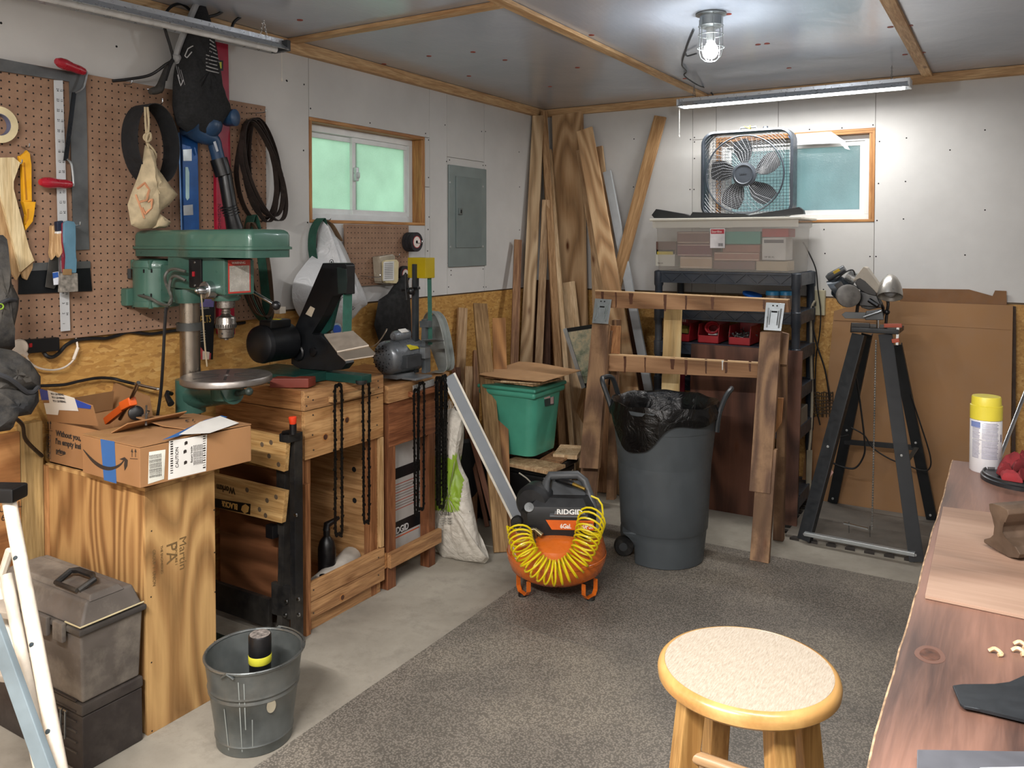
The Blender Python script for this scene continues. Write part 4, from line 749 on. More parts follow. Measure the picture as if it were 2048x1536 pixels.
p = P(415, 580, y=ky-.075); g = G(); g.cyl(V((p.x, ky-.055, p.z)), V((p.x, ky-.09, p.z)), .032, .030, 28, .003); g.cyl(V((p.x, ky-.09, p.z)), V((p.x, ky-.115, p.z)), .016, .012, 16, .002); g.sph((p.x, ky-.118, p.z), .008, 10); g.done('feed_hub', CHR, dp); g = G(); g.cyl(V((p.x, ky+.055, p.z)), V((p.x, ky+.10, p.z)), .026, .024, 24, .002); g.done('feed_hub', CHR, dp)
hub = V((p.x, ky+.09, p.z)); e1 = P(552, 611, y=ky+.11); g = G(); g.tube([hub, e1], .006, 10); g.tube([hub, P(488, 515, y=ky+.12)], .005, 10); g.done('feed_handle', CHR, dp); g = G(); g.sph(e1, .0165, 18); g.done('knob', BLKM, dp)
qz = hz0; g = G(); g.lathe([(0, .0), (.05, 0), (.05, -.012), (.045, -.02), (0, -.02)], (cxk, ky, qz), (0, 0, 1), 28); g.done('quill_collar', DG, dp)
g = G(); g.lathe([(0, -.018), (.03, -.018), (.031, -.028), (.031, -.045), (.014, -.05), (.014, -.058), (.016, -.06), (.016, -.064), (.013, -.066), (.02, -.074), (.030, -.078), (.033, -.085), (.033, -.098), (.034, -.1), (.034, -.116), (.028, -.12), (.026, -.148), (.022, -.152), (.008, -.152), (.008, -.158), (0, -.158)], (cxk, ky, qz), (0, 0, 1), 32); ch = g.done('chuck', M('7f7a74', .3, .95, .04, 40), dp)
g = G()
for i in range(26): a = 2*math.pi*i/26; g.box((cxk+.034*math.cos(a), ky+.034*math.sin(a), qz-.108), (.003, .003, .012), (0, 0, a))
for i in range(3): a = -1.2+i*2.1; g.lathe([(0, .001), (.004, .001), (.004, 0)], (cxk+.0265*math.cos(a), ky+.0265*math.sin(a), qz-.134), (math.cos(a), math.sin(a), 0), 8)
g.done('knurling', M('2d2b28', .5, .5), ch)
GC = M('4c4c46', .5); g = G()
for pts in (((371, 543), (350, 538), (338, 541), (330, 553), (333, 570), (340, 585), (343, 600), (336, 610), (318, 606), (300, 596), (275, 590)), ((371, 561), (352, 552), (342, 558), (338, 580), (343, 594), (340, 603), (332, 622))): g.tube(spline([P(a, b, y=ky-.085-.01*(i % 2)) for i, (a, b) in enumerate(pts)], 5), .0055, 7)
g.done('motor_cable', GC, dp); g = G(); g.tube(spline([P(332, 615, y=ky-.10), P(329, 660, y=ky-.10), P(326, 720, y=ky-.10), P(322, 780, y=ky-.09), P(315, 832, y=ky-.09)], 6), .0055, 7); g.done('drop_cable', CBL, dp)
g = G(); g.tube(spline([P(402, 586, y=ky-.1), P(405, 620, y=ky-.09), P(409, 680, y=ky-.07), P(414, 733, y=ky-.06)], 4), .0028, 6); g.done('chuck_key_cord', M('8d7f66', .7), dp)
# --- folding work stand (jaws seen on edge)
wy = 2.11; JW = wood('d0a763', 'ac7f3d', 'X', 20, .5, .25); MAR = M('33161a', .6, 0, .1); BST = M('141517', .45, .2, .2, dust=.15)
ws = T('folding_workbench', 'folded portable workbench with pale wooden jaws and black steel legs', 'workbench', (-2.4, wy, 0))
def PY(px, py, y): return P(px, py, y=y)
for (pts, nm) in ((((430, 845), (573, 877), (568, 944), (430, 905)), 'upper_jaw'), (((400, 942), (570, 983), (563, 1047), (400, 1008)), 'lower_jaw')):
    g = G(); g.prism([PY(a, b, wy) for a, b in pts], (0, .022, 0), .002); jw = g.done(nm, JW, ws)
    hs = ((524, 889), (542, 885), (538, 912), (557, 929)) if nm == 'upper_jaw' else ((552, 994), (534, 1001), (519, 1019), (531, 1031), (494, 980))
    g = G()
    for a, b in hs: g.lathe([(0, .0008), (.0085, .0008), (.0095, 0)], PY(a, b, wy), (0, -1, 0), 14)
    g.done('dog_hole', M('5a4a38', .8), jw)
    if nm == 'lower_jaw':
        dx = (PY(563, 1047, wy)-PY(400, 1008, wy)).normalized(); n_ = V((0, -1, 0)); g = G(); g.prism([PY(a, b, wy-.0012) for a, b in ((400, 992), (501, 1008), (500, 1029), (400, 1008))], (0, .0008, 0)); g.done('black_band', M('17140f', .5), jw)
        text('BLACK&', .030, PY(475, 1009, wy-.0016), -dx, n_, M('c79c58', .5), jw, sx=.8, bold=.001); text('Workm', .036, PY(470, 976, wy-.0016), -dx, n_, M('3a2c1a', .5), jw, sx=.9, bold=.001)
        g = G(); g.prism([PY(a, b, wy-.0016) for a, b in ((484, 1012), (491, 1008), (498, 1014), (496, 1024), (489, 1027), (482, 1020))], (0, .0004, 0)); g.done('hexagon_mark', M('c79c58', .5), jw)
g = G()
for a, b, c, d in ((574, 878, 566, 1290), (592, 868, 594, 1290)): p, q = PY(a, b, wy+.05), PY(c, d, wy+.05); q = P(c, d, y=wy+.05); q.z = .0; g.bar(p, q, .028, .04, (0, 1, 0), .003)
g.done('steel_leg', BST, ws)
g = G(); p, q = PY(586, 862, wy+.03), PY(600, 880, wy+.03); g.box(PY(582, 873, wy+.03), (.05, .07, .03), None, .003); g.done('steel_cap', BST, ws); g = G(); g.box(PY(565, 1200, wy+.04)*1.0, (.1, .02, .12), None, .003); g.box(PY(480, 1205, wy+.05), (.34, .02, .11), None, .003); g.done('steel_frame', BST, ws); g = G(); g.box(PY(560, 975, wy+.04), (.02, .02, .35), None, .003); g.done('steel_upright', BST, ws)
g = G(); g.cyl(PY(586, 868, wy+.0), PY(586, 848, wy+.0), .013, seg=14); g.cyl(PY(567, 866, wy), PY(588, 862, wy), .009, seg=10); g.done('crank', BLKM, ws); g = G(); g.cyl(PY(586, 849, wy), PY(585, 833, wy), .012, .015, 16, .003); g.done('orange_knob', M('d03c1c', .4), ws)
g = G()
for q in ((592, 1030), (597, 1198), (598, 1229), (573, 1203), (571, 1230), (599, 1300)): g.lathe([(0, .006), (.007, .005), (.008, 0)], PY(*q, wy+.024), (0, -1, 0), 10)
g.done('bolt', CHR, ws)
g = G(); g.box(PY(544, 1062, wy+.02), (.04, .03, .05), None, .004); g.done('foot_block', BLKM, ws)
g = G(); g.bb(-2.72, P(556, 1200, y=wy+.09).x, wy+.088, wy+.1, .1, .62, .001); g.done('brown_panel', wood('8a5630', '5f381c', 'X', 12, .5, 0, 4), label='dark brown plywood panel behind the folded workbench', cat='panel')
# --- bench 1
BW = wood('c08f56', '93653a', 'Y', 24, .45, .6); BWX = wood('bb8346', '8f5a2a', 'X', 24, .45, .5); BWZ = wood('ad7440', '7d4a22', 'Z', 24, .5, .2); BWP = wood('cd9c5c', 'a8743a', 'Y', 18, .5, .6, kc='4a2410')
b1 = T('machine_bench', 'sturdy pine bench carrying the black belt grinder', 'bench', (-2.5, 2.45, 0)); bx0_, bx1_, by0, by1 = -2.775, -2.27, 2.225, 2.68
def part(nm, mat, par, *q, bev=.002): g = G(); g.bb(*q, bev); return g.done(nm, mat, par)
part('top_board', BWX, b1, bx0_, bx1_-.02, by0+.02, by1-.02, .912, .933)
part('apron_board', BW, b1, bx1_-.02, bx1_, by0, by1, .858, .935); part('apron_board', BWP, b1, bx1_-.02, bx1_-.001, by0+.002, by1, .672, .855)
part('apron_board', BWX, b1, bx0_, bx1_-.021, by0, by0+.02, .858, .935); part('apron_board', BWX, b1, bx0_, bx1_-.021, by0+.002, by0+.02, .672, .855)
part('apron_board', BWX, b1, bx0_, bx1_-.021, by1-.02, by1, .858, .935)
for q in ((bx1_-.06, bx1_-.021, by0+.021, by0+.05, 0, .912), (bx1_-.06, bx1_-.021, by1-.06, by1-.021, 0, .912), (bx0_, bx0_+.04, by0+.021, by0+.06, 0, .912), (bx0_, bx0_+.04, by1-.06, by1-.021, 0, .912)): part('leg', BWZ, b1, *q)
part('side_panel', BWZ, b1, bx1_-.14, bx1_-.02, by0-.002, by0+.018, 0, .67); part('side_panel', wood('c9985c', 'a1703a', 'X', 16, .5, .3), b1, bx0_, bx1_-.02, by1-.019, by1-.002, .02, .856); part('stile', BWZ, b1, bx1_-.0195, bx1_+.002, by0, by0+.024, 0, .58)
part('stile', wood('d0a870', 'a98048', 'Z'), b1, bx1_-.0195, bx1_, by1-.02, by1, .2, .67)
part('lower_board', BW, b1, bx1_-.019, bx1_, by0+.026, by1+.002, .122, .195); part('lower_board', BW, b1, bx1_-.019, bx1_-.001, by0+.026, by1+.004, .055, .119); part('shelf_board', BWX, b1, bx0_+.04, bx1_-.02, by0+.05, by1-.02, .06, .075); part('lower_board', BW, b1, bx1_-.045, bx1_-.022, by0+.026, by1, .0, .05)
g = G()
for a, b in ((708, 939), (709, 1001)): g.lathe([(0, .001), (.011, .001), (.012, 0)], PY(a, b, by1-.0195), (0, -1, 0), 12)
g.done('drilled_hole', DARKH, b1)
g = G()
for a, b in ((616, 794), (626, 800), (626, 830), (613, 812), (756, 762), (757, 775), (625, 870), (627, 900), (754, 850), (755, 795), (627, 1180), (627, 1226), (757, 1115), (757, 1150)): g.lathe([(0, .001), (.0035, .001), (.0035, 0)], P(a, b, x=bx1_), X1, 7)
g.done('screw_head', M('55504a', .4, .6), b1)
part('chain_bar', wood('b98f58', '8d6536', 'Y'), b1, bx1_, bx1_+.03, P(664, 780, x=bx1_+.02).y, P(746, 770, x=bx1_+.02).y, .872, .895)
# --- bench 2
b2 = T('machine_bench', 'smaller red-brown bench carrying the grey belt grinder', 'bench', (-2.5, 2.92, 0)); cx1 = -2.262; cy0, cy1 = 2.70, 3.135
RW = wood('9c5f33', '6f3c1c', 'Y', 24, .5, .35); RWZ = wood('8f5830', '64371b', 'Z', 24, .5, .2)
part('top_board', BWX, b2, -2.775, cx1-.02, cy0+.02, cy1, .86, .882); part('apron_board', BW, b2, cx1-.02, cx1, cy0, cy1+.01, .808, .882); part('apron_board', BWX, b2, -2.775, cx1-.021, cy0, cy0+.02, .808, .882)
part('apron_board', RW, b2, cx1-.03, cx1-.008, cy0+.015, cy1-.09, .615, .806); part('apron_board', wood('8a4c28', '5e2f16', 'X'), b2, -2.77, cx1-.031, cy0+.015, cy0+.035, .615, .806)
for q in ((cx1-.06, cx1-.01, cy0+.005, cy0+.06, 0, .80), (cx1-.06, cx1-.01, cy1-.14, cy1-.09, 0, .80), (-2.77, -2.72, cy0+.01, cy0+.06, 0, .80), (-2.77, -2.72, cy1-.14, cy1-.09, 0, .80)): part('leg', RWZ, b2, *q)
part('stretcher', BW, b2, cx1-.009, cx1+.012, cy0, cy1-.07, .10, .165); part('stretcher', BWX, b2, -2.76, cx1-.01, cy0-.014, cy0+.004, .10, .165); part('shelf_board', BWX, b2, -2.71, cx1-.061, cy0+.01, cy1-.09, .1, .115)
part('chain_bar', RW, b2, cx1, cx1+.035, P(823, 790, x=cx1+.02).y, P(885, 780, x=cx1+.02).y, .815, .838)
g = G(); p, q = P(826, 778, x=cx1+.02), P(868, 764, x=cx1+.02); g.bar(p, q, .03, .006, (1, 0, 0), .002); g.bar(p+X1*.01, p+X1*.02-Z1*.012, .012, .004); g.done('pull_handle', M('c9c9c6', .3, .6), b2)
# chains
CHM = M('1c1a18', .4, .6, .3, 60)
def chain(label, strands, group='saw chains hanging from the bench bars'):
    g = G(); path = []
    (a0, a1), (b0, b1_) = strands
    pts = [V(b0)] ; L = (V(a1)-V(a0)).length
    top = (V(a0)+V(b0))/2+Z1*.018; bot = (V(a1)+V(b1_))/2-Z1*.012
    path = spline([top, V(a0), V(a0).lerp(V(a1), .5), V(a1), bot, V(b1_), V(b1_).lerp(V(b0), .5), V(b0)], 12, True)
    # resample
    out = [path[0]]; acc = 0; step = .0095
    P_ = path+[path[0]]
    for p, q in zip(P_, P_[1:]):
        d = (q-p).length
        while acc+d >= step: t = (step-acc)/d; p = p.lerp(q, t); d = (q-p).length; out.append(p); acc = 0
        acc += d
    for i, (p, q) in enumerate(zip(out, out[1:])):
        z = (q-p).normalized(); n = z.cross(X1); n = n.normalized() if n.length > .1 else Y1
        w = .0085 if i % 2 else .013
        g.bar(p-z*.001, q+z*.001, .005 if i % 2 else .003, w, n)
        if i % 4 == 0: g.bar(p+n*.006*(1 if i % 8 else -1), q+n*.0095*(1 if i % 8 else -1), .004, .004, X1)
    return g.done('saw_chain', CHM, label=label, cat='chain', group=group)
def cs(x, a, b, c, d): return (P(*a, x=x), P(*b, x=x)), (P(*c, x=x), P(*d, x=x))
chain('saw chain hanging at the left end of the pine bench bar', cs(bx1_+.035, (670, 783), (671, 1060), (683, 781), (684, 1060)))
chain('saw chain hanging at the right end of the pine bench bar', cs(bx1_+.035, (726, 768), (728, 1035), (738, 766), (738, 1035)))
for i, (x0, x1_, yt, yb) in enumerate(((828, 836, 790, 1020), (838, 848, 776, 1010), (872, 881, 765, 1000), (884, 893, 762, 985), (876, 889, 768, 1006))):
    chain(('saw chain leftmost on the red-brown bench bar', 'saw chain second from left on the red-brown bench bar', 'saw chain third from left on the red-brown bench bar, in the right-hand bunch', 'rightmost saw chain in the bunch on the red-brown bench bar', 'longest saw chain at the centre of the right-hand bunch')[i], cs(cx1+.04+.008*(i == 4), (x0, yt), (x0+2-4*(i == 1), yb), (x1_, yt), (x1_-1, yb)))
# boxed vacuum under bench 2, jugs under bench 1
wb2 = T('appliance_box', 'white and black retail box stored under the red-brown bench', 'box', (-2.45, 2.92, .115)); fx2 = -2.345; yL, yR = P(766, 1000, x=fx2).y, P(851, 1000, x=fx2).y
yL = 2.735; g = G(); g.bb(-2.66, fx2, yL, yR, .116, .60, .004); bb_ = g.done('carton', M('c4c2be', .5, 0, .05), wb2)
z = lambda py, px=810: P(px, py, x=fx2).z
g = G(); g.bb(fx2, fx2+.0006, yL, yR, z(1062), z(1036), 0); g.done('black_band', M('17171a', .45), bb_); g = G(); g.bb(fx2, fx2+.0006, yL, yR, z(952), z(930), 0); g.done('black_band', M('17171a', .45), bb_)
text('RIDGID', .042, (fx2+.001, P(817, 1060, x=fx2).y, z(1060)), Y1, X1, M('e2e2e2', .5), bb_, sx=.85, bold=.001, align='RIGHT'); g = G(); g.bb(fx2+.0006, fx2+.001, yL+.05, yR-.05, z(1068), z(1066), 0); g.done('orange_line', M('d8581c', .5), bb_)
text('Wet Dry Vac', .014, (fx2+.0008, yL+.03, z(1078)), Y1, X1, M('c0482c', .5), bb_)
for i in range(10): g = G(); g.bb(fx2, fx2+.0006, yL+.04, yR-.03-.01*(i % 3), z(962+i*5.5), z(963.6+i*5.5), 0); g.done('print_line', M('8c7f7c' if i % 3 else 'b25a48', .6), bb_)
g = G(); g.prism([(fx2+.0004, yL+.05, z(1085)), (fx2+.0004, yL+.11, z(1088)), (fx2+.0004, yL+.12, z(1098)), (fx2+.0004, yL+.04, z(1112))], (.0006, 0, 0)); g.done('product_picture', M('b5542e', .6), bb_)
jb = T('spray_bottle', 'black spray bottle standing inside the pine bench opening', 'bottle', (-2.42, 2.36, .075)); q = P(643, 1080, x=-2.4)
g = G(); g.lathe([(0, 0), (.035, 0), (.037, .01), (.037, .16), (.03, .19), (.014, .21), (.014, .24)], (q.x, q.y+.03, .075), (0, 0, 1), 20); g.done('body', BLKM, jb)
g = G(); c = V((q.x, q.y+.03, .31)); g.tube([c, c+Z1*.02, c+Z1*.03+Y1*.07], [.016, .015, .008], 10); g.done('trigger_head', BLKM, jb)
g = G(); g.tube([(-2.36, 2.38, .115), (-2.39, 2.56, .13), (-2.42, 2.64, .14)], [.045, .05, .045], 18); g.done('white_jug', M('b8b2a8', .5), label='white jug lying on the shelf inside the pine bench', cat='jug')
g = G(); g.lathe([(0, 0), (.026, 0), (.028, .006), (.028, .06), (.018, .08), (.013, .085), (.013, .105), (0, .105)], (-2.315, 2.36, .075), (0, 0, 1), 18); g.done('small_black_bottle', BLKM, label='small black capped bottle at the front of the bench opening', cat='bottle')
# --- black belt grinder on bench 1
bg = T('belt_grinder', 'black belt grinder with tall slanted arm and steel work rest', 'belt grinder', (-2.5, 2.45, .935)); gy = 2.42; BK = M('15171a', .38, .1, .12, 12); GDK = M('123a33', .4, 0, .08)
def GY(px, py, d=0): return P(px, py, y=gy+d)
g = G(); g.prism([GY(a, b) for a, b in ((645, 526), (689, 526), (693, 531), (693, 589), (665, 591), (646, 632), (622, 668), (628, 672), (640, 668), (672, 702), (688, 716), (692, 728), (682, 740), (655, 741), (600, 738), (582, 728), (582, 680), (590, 655))], (0, .05, 0), .003); g.done('arm', BK, bg)
g = G(); g.prism([GY(a, b, .052) for a, b in ((665, 592), (676, 592), (660, 660), (640, 676), (622, 668), (640, 636))], (0, .02, 0), .002); g.done('green_guard', GDK, bg)
g = G(); g.prism([GY(a, b, -.004) for a, b in ((674, 534), (692, 538), (694, 560), (692, 586), (676, 588))], (0, .003, 0)); g.done('side_slot', M('1f2a29', .4), bg)
c = GY(515, 687, -.0); my = 2.30; mc = P(536, 687, y=my); g = G(); g.lathe([(0, 0), (.055, .002), (.072, .012), (.077, .03), (.077, .03), (.075, .035), (.075, .165), (.04, .175)], mc+Y1*-.06, (0, 1, 0), 32); mo_ = g.done('motor', BK, bg)
mc2 = V(mc)
g = G(); g.box(mc+V((0.01, .03, .078)), (.07, .11, .035), None, .008); cpb = g.done('capacitor_cover', BK, bg); g = G(); g.box(mc+V((.02, .03, .0965)), (.03, .02, .002), (0, 0, .3)); g.done('yellow_sticker', M('d8c828', .5), cpb)
g = G(); g.box(P(560, 620, y=2.45), (.035, .035, .03), None, .003); g.done('wall_plug', M('c9c0b0', .5), label='ivory socket adapter on the wall behind the black motor', cat='adapter')
g = G(); g.lathe([(0, 0), (.03, 0), (.034, .008), (.028, .012)], GY(598, 705), (0, -1, 0), 24); g.done('tracking_knob', BLKM, bg); g = G(); g.lathe([(0, 0), (.016, 0), (.018, .012), (0, .014)], GY(629, 703), (0, -1, 0), 18); g.done('tracking_knob', BLKM, bg)
decal([(621, 612), (630, 617), (623, 634), (611, 628)], GY(620, 620), (0, -1, 0), M('c9bda8', .5), bg, 'warning_sticker', .001, .0005)
BGR = M('2c5e50', .7, 0, .08, 30); g = G(); a, b = GY(684, 535, .0), GY(684, 680, 0); pts = spline([GY(676, 533), GY(682, 534), GY(687, 542), GY(687, 560), GY(686, 620), GY(685, 680)], 4); g.belt(pts, (0, .05, 0), .0012, False); g.done('green_belt', BGR, bg)
RST = M('a09588', .4, .7, .06, 14); zt1 = .0
g = G(); a = [GY(648, 668, -.05), GY(706, 661, .03), GY(738, 690, .03), GY(674, 703, -.05)]; g.prism(a, (0, 0, -.006), .001); a = [GY(674, 706, -.05), GY(738, 693, .03), GY(751, 706, .03), GY(747, 711, -.0), GY(690, 720, -.05)]; g.prism(a, (0, 0, -.005), .001); g.done('work_rest', RST, bg)
g = G(); g.bb(GY(532, 745).x, GY(645, 755).x, 2.27, 2.48, .936, .975, .003); g.bb(GY(640, 745).x, GY(716, 745).x, 2.44, 2.50, .936, .97, .003); g.done('green_base', GDK, bg)
g = G(); g.lathe([(0, 0), (.02, 0), (.022, .008), (.022, .016)], (GY(629, 770).x, 2.285, .936), (0, 0, 1), 16); g.lathe([(0, 0), (.02, 0), (.022, .008), (.022, .016)], (GY(712, 750).x, 2.45, .936), (0, 0, 1), 16); g.done('rubber_foot', BLKR, bg, kind='stuff')
RB = M('6e2a1c', .5, 0, .08); g = G(); a, b = P(539, 776, z=.937), P(617, 776, z=.937); g.hexa([a, b+Y1*-.0, b+V((-.02, .06, 0)), a+V((-.02, .06, 0)), a+Z1*.036, b+Z1*.036, b+V((-.02, .06, .036)), a+V((-.02, .06, .036))], .003); g.done('red_block', RB, label='dark red wooden block lying on the pine bench front edge', cat='block')
# --- grey belt grinder on bench 2
gg = T('belt_grinder', 'grey motor belt grinder with yellow top guard on the red-brown bench', 'belt grinder', (-2.45, 2.92, .882)); GM = M('5e6266', .3, .3, .06, 12, coat=.4); gx = P(787, 716, y=2.86)
mc = P(764, 717, y=2.76); mr = .076; g = G(); g.lathe([(0, 0), (.03, 0), (.06, .006), (.073, .02), (mr, .035), (mr, .20), (.06, .215), (0, .217)], mc, (.1, 1, 0), 36); mo2 = g.done('motor', GM, gg)
g = G()
for r_ in (.02, .032, .044, .054):
    n_ = int(r_*300)
    for i in range(n_): a = 2*math.pi*i/n_; q = mc+V((r_*math.cos(a), -.0005+.0045*(r_ > .05), r_*math.sin(a))); g.box(q, (.006, .003, .004), (0, -a, 0))
g.done('vent_slot', DARKH, mo2, kind='stuff')
g = G(); p = mc+V((.02, .05, mr+.016)); g.tube([p, p+Y1*.012, p+Y1*.10, p+Y1*.112], [.016, .024, .024, .014], 16); cc_ = g.done('capacitor_cover', M('6f7377', .25, .4), gg); g = G(); g.box(p+V((.012, .06, .0215)), (.025, .05, .002), (0, .55, 0)); g.done('white_sticker', PAPER, cc_)
g = G(); p = mc+V((mr+.012, .09, -.015)); g.box(p, (.04, .1, .055), None, .004); jb2 = g.done('junction_box', M('2d3033', .45), gg); g = G(); g.box(p+V((-.012, .03, .058)), (.03, .06, .002), (0, .7, 0)); g.done('yellow_sticker', M('d2c21e', .5), gg)
g = G(); g.box(mc+V((.01, .1, -mr-.008)), (.09, .13, .02), None, .003); g.box(mc+V((.06, .13, -mr-.016)), (.14, .12, .010), (0, 0, 0), .002); g.done('base_plate', M('7c8084', .35, .4), gg)
yy_ = 2.93
def HY(px, py, d=0): return P(px, py, y=yy_+d)
DGY = M('34383b', .45, .2, .08)
g = G(); g.bar(HY(831, 528), HY(831, 745), .018, .03, (0, 1, 0), .002); g.done('post', DGY, gg); g = G(); g.bar(HY(852, 638, .03), HY(852, 745, .03), .022, .04, (0, 1, 0), .002); g.bar(HY(843, 648, .02), HY(860, 648, .02), .03, .03, (0, 1, 0), .002); g.done('frame', M('5a5f62', .4, .3), gg)
YG = M('a8920e', .4, 0, .05); g = G(); a, b = HY(815, 515), HY(851, 557); g.bb(a.x, b.x, yy_-.0, yy_+.07, b.z, a.z, .003); g.done('top_guard', YG, gg)
g = G(); pts = [HY(855, 556, .03), HY(856, 620, .03), HY(857, 690, .03)]; g.belt(pts, (0, .028, 0), .0012, False); g.done('green_belt', BGR, gg); g = G(); g.belt([HY(824, 560), HY(823, 620), HY(823, 680)], (0, .028, 0), .0012, False); g.done('brown_belt_back', M('7b5638', .7), gg)
g = G(); g.bar(HY(805, 580, -.02), HY(838, 576, -.02), .02, .012, (0, 0, 1), .002); g.sph(HY(822, 582, -.04), .017, 12); g.tube([HY(812, 548, -.03), HY(812, 575, -.03), HY(814, 600, -.03)], [.008, .006, .005], 8); g.done('tension_lever', BLKM, gg)
g = G(); g.prism([HY(842, 681, -.03), HY(872, 679, -.03), HY(888, 682, .04), HY(860, 686, .06)], (0, 0, .003)); g.box(HY(850, 705), (.03, .04, .05), None, .002); g.done('work_table', M('74787b', .35, .5), gg)
g = G(); pts = spline([HY(862, 745, .12), HY(892, 740, .12), HY(889, 690, .12), HY(876, 640, .12), HY(858, 624, .12), HY(846, 640, .12), HY(842, 690, .12)], 5); g.belt(pts, (-.02, .06, 0), .0012, False); g.prism([p+Y1*.06 for p in pts], (0, .002, 0)); g.done('arched_steel_cover', M('9a9f9c', .4, .5, .15), label='arched steel cover standing on the red-brown bench by the wall', cat='cover')
g = G(); g.pillow([P(a, b, x=-2.72) for a, b in ((757, 600), (775, 588), (795, 560), (812, 545), (818, 600), (822, 680), (760, 690), (748, 650))], X1, .04, 11, .05); g.done('black_dust_hood', M('0a0a0b', .8), label='black fabric dust hood hanging behind the grey grinder', cat='hood')
g = G(); pts = [[P(740+i*5-(2 if j else 0), 694-i*i*.75*(1 if i < 8 else 1)+j*0, y=2.66+j*.05) for j in (0, 1)] for i in range(8)]
g.grid(lambda u, v: pts[min(7, int(round(u*7)))][int(round(v))], 7, 1); g.done('bent_scoop', M('8d8274', .35, .7), gg, solid=.002)
g = G(); p = P(668, 660, x=-2.55); g.lathe([(0, 0), (.026, 0), (.03, .004), (.03, .02), (.02, .024), (0, .024)], p, (1, -.3, .2), 26); rt = T('tape_measure', 'blue and clear round tape dispenser behind the belt grinder', 'tape', p); g.done('housing', M('7c8a90', .3), rt); g = G(); g.lathe([(0, 0), (.02, 0), (.02, .002), (0, .002)], p+V((1, -.3, .2)).normalized()*.0242, (1, -.3, .2), 24); g.done('blue_hub', M('1f56c0', .4), rt)
# ============================================================ LEFT FOREGROUND
tx = -2.21; ty0 = P(163, 1400, x=tx).y; ty1 = 1.505; zj = P(163, 1413, x=tx).z; zr = P(163, 1268, x=tx).z; zt_ = P(163, 1228, x=tx+.0).z
tlx = P(101, 1126, y=ty1).x; tlx = min(tlx, -2.58)
TBU = M('57504a', .7, 0, .12, 8, bump=.05, dust=.6); TBL = M('2f2927', .6, 0, .1, 8, dust=.15); CREAM = M('b8ac88', .5)
tb = T('tool_box', 'dusty grey plastic tool box on top of the dark tool box', 'tool box', ((tx+tlx)/2, (ty0+ty1)/2, zj))
g = G(); g.hexa([(tlx+.01, ty0+.008, zj), (tx-.008, ty0+.008, zj), (tx-.008, ty1-.008, zj), (tlx+.01, ty1-.008, zj), (tlx, ty0, zr), (tx, ty0, zr), (tx, ty1, zr), (tlx, ty1, zr)], .008, 3); g.done('body', TBU, tb)
g = G(); g.bb(tlx-.008, tx+.008, ty0-.008, ty1+.008, zr-.004, zr+.012, .004); g.done('lid_rim', M('3b3734', .6, dust=.3), tb)
zl2 = zt_+.02; g = G(); g.hexa([(tlx, ty0, zr+.012), (tx, ty0, zr+.012), (tx, ty1, zr+.012), (tlx, ty1, zr+.012), (tlx+.02, ty0+.03, zl2), (tx-.02, ty0+.03, zl2), (tx-.02, ty1-.02, zl2), (tlx+.02, ty1-.02, zl2)], .008, 3)
ym2 = (ty0+ty1)/2; g.hexa([(tlx+.04, ym2-.06, zl2-.004), (tx-.015, ym2-.06, zl2-.004), (tx-.015, ym2+.05, zl2-.004), (tlx+.04, ym2+.05, zl2-.004), (tlx+.05, ym2-.05, zl2+.012), (tx-.03, ym2-.05, zl2+.012), (tx-.03, ym2+.04, zl2+.012), (tlx+.05, ym2+.04, zl2+.012)], .004); lid = g.done('lid', TBU, tb)
g = G(); g.tube([(tx+.003, ty1, zr+.02), (tx+.003, ty0-.003, zr+.02), (tx-.07, ty0-.003, zr+.02)], .0025, 6); g.done('cream_trim', CREAM, tb)
hx = P(145, 1165, z=zl2+.02); g = G(); g.tube([hx+V((-.055, -.015, -.006)), hx+V((-.06, .03, .012)), hx+V((-.035, .04, .016)), hx+V((.035, .04, .016)), hx+V((.06, .03, .012)), hx+V((.055, -.015, -.006))], .009, 8); g.tube([hx+V((-.055, -.02, -.004)), hx+V((.055, -.02, -.004))], .006, 8); g.done('handle', BLKR, tb)
for qx in (P(97, 1243, y=ty0).x, P(128, 1252, y=ty0).x): g = G(); g.box((qx, ty0-.014, zr-.005), (.05, .014, .055), None, .004); g.done('latch', TBU, tb)
t2 = T('tool_box', 'dark brown tool box under the dusty grey one', 'tool box', ((tx+tlx)/2, (ty0+ty1)/2, 0))
g = G(); g.bb(tlx, tx-.004, ty0+.004, ty1-.002, 0, zj-.035, .006); g.done('body', TBL, t2); g = G(); g.bb(tlx-.001, tx-.002, ty0+.002, ty1, zj-.034, zj-.001, .006); g.done('lid', TBL, t2)
g = G()
for dx in (0, .022): qx = P(126, 1440, y=ty0).x+dx; g.tube([(qx, ty0-.006, zj-.03), (qx, ty0-.008, zj-.11)], .003, 6); g.tube([(qx-.008, ty0-.006, zj-.03), (qx+.008, ty0-.006, zj-.03)], .003, 6)
g.done('wire_latch', STL, t2)
g = G()
for i in range(6): g.bb(tx-.16, tx-.03, ty0-.0, ty0+.006, .05+i*.03, .055+i*.03, .001)
g.done('rib', TBL, t2)
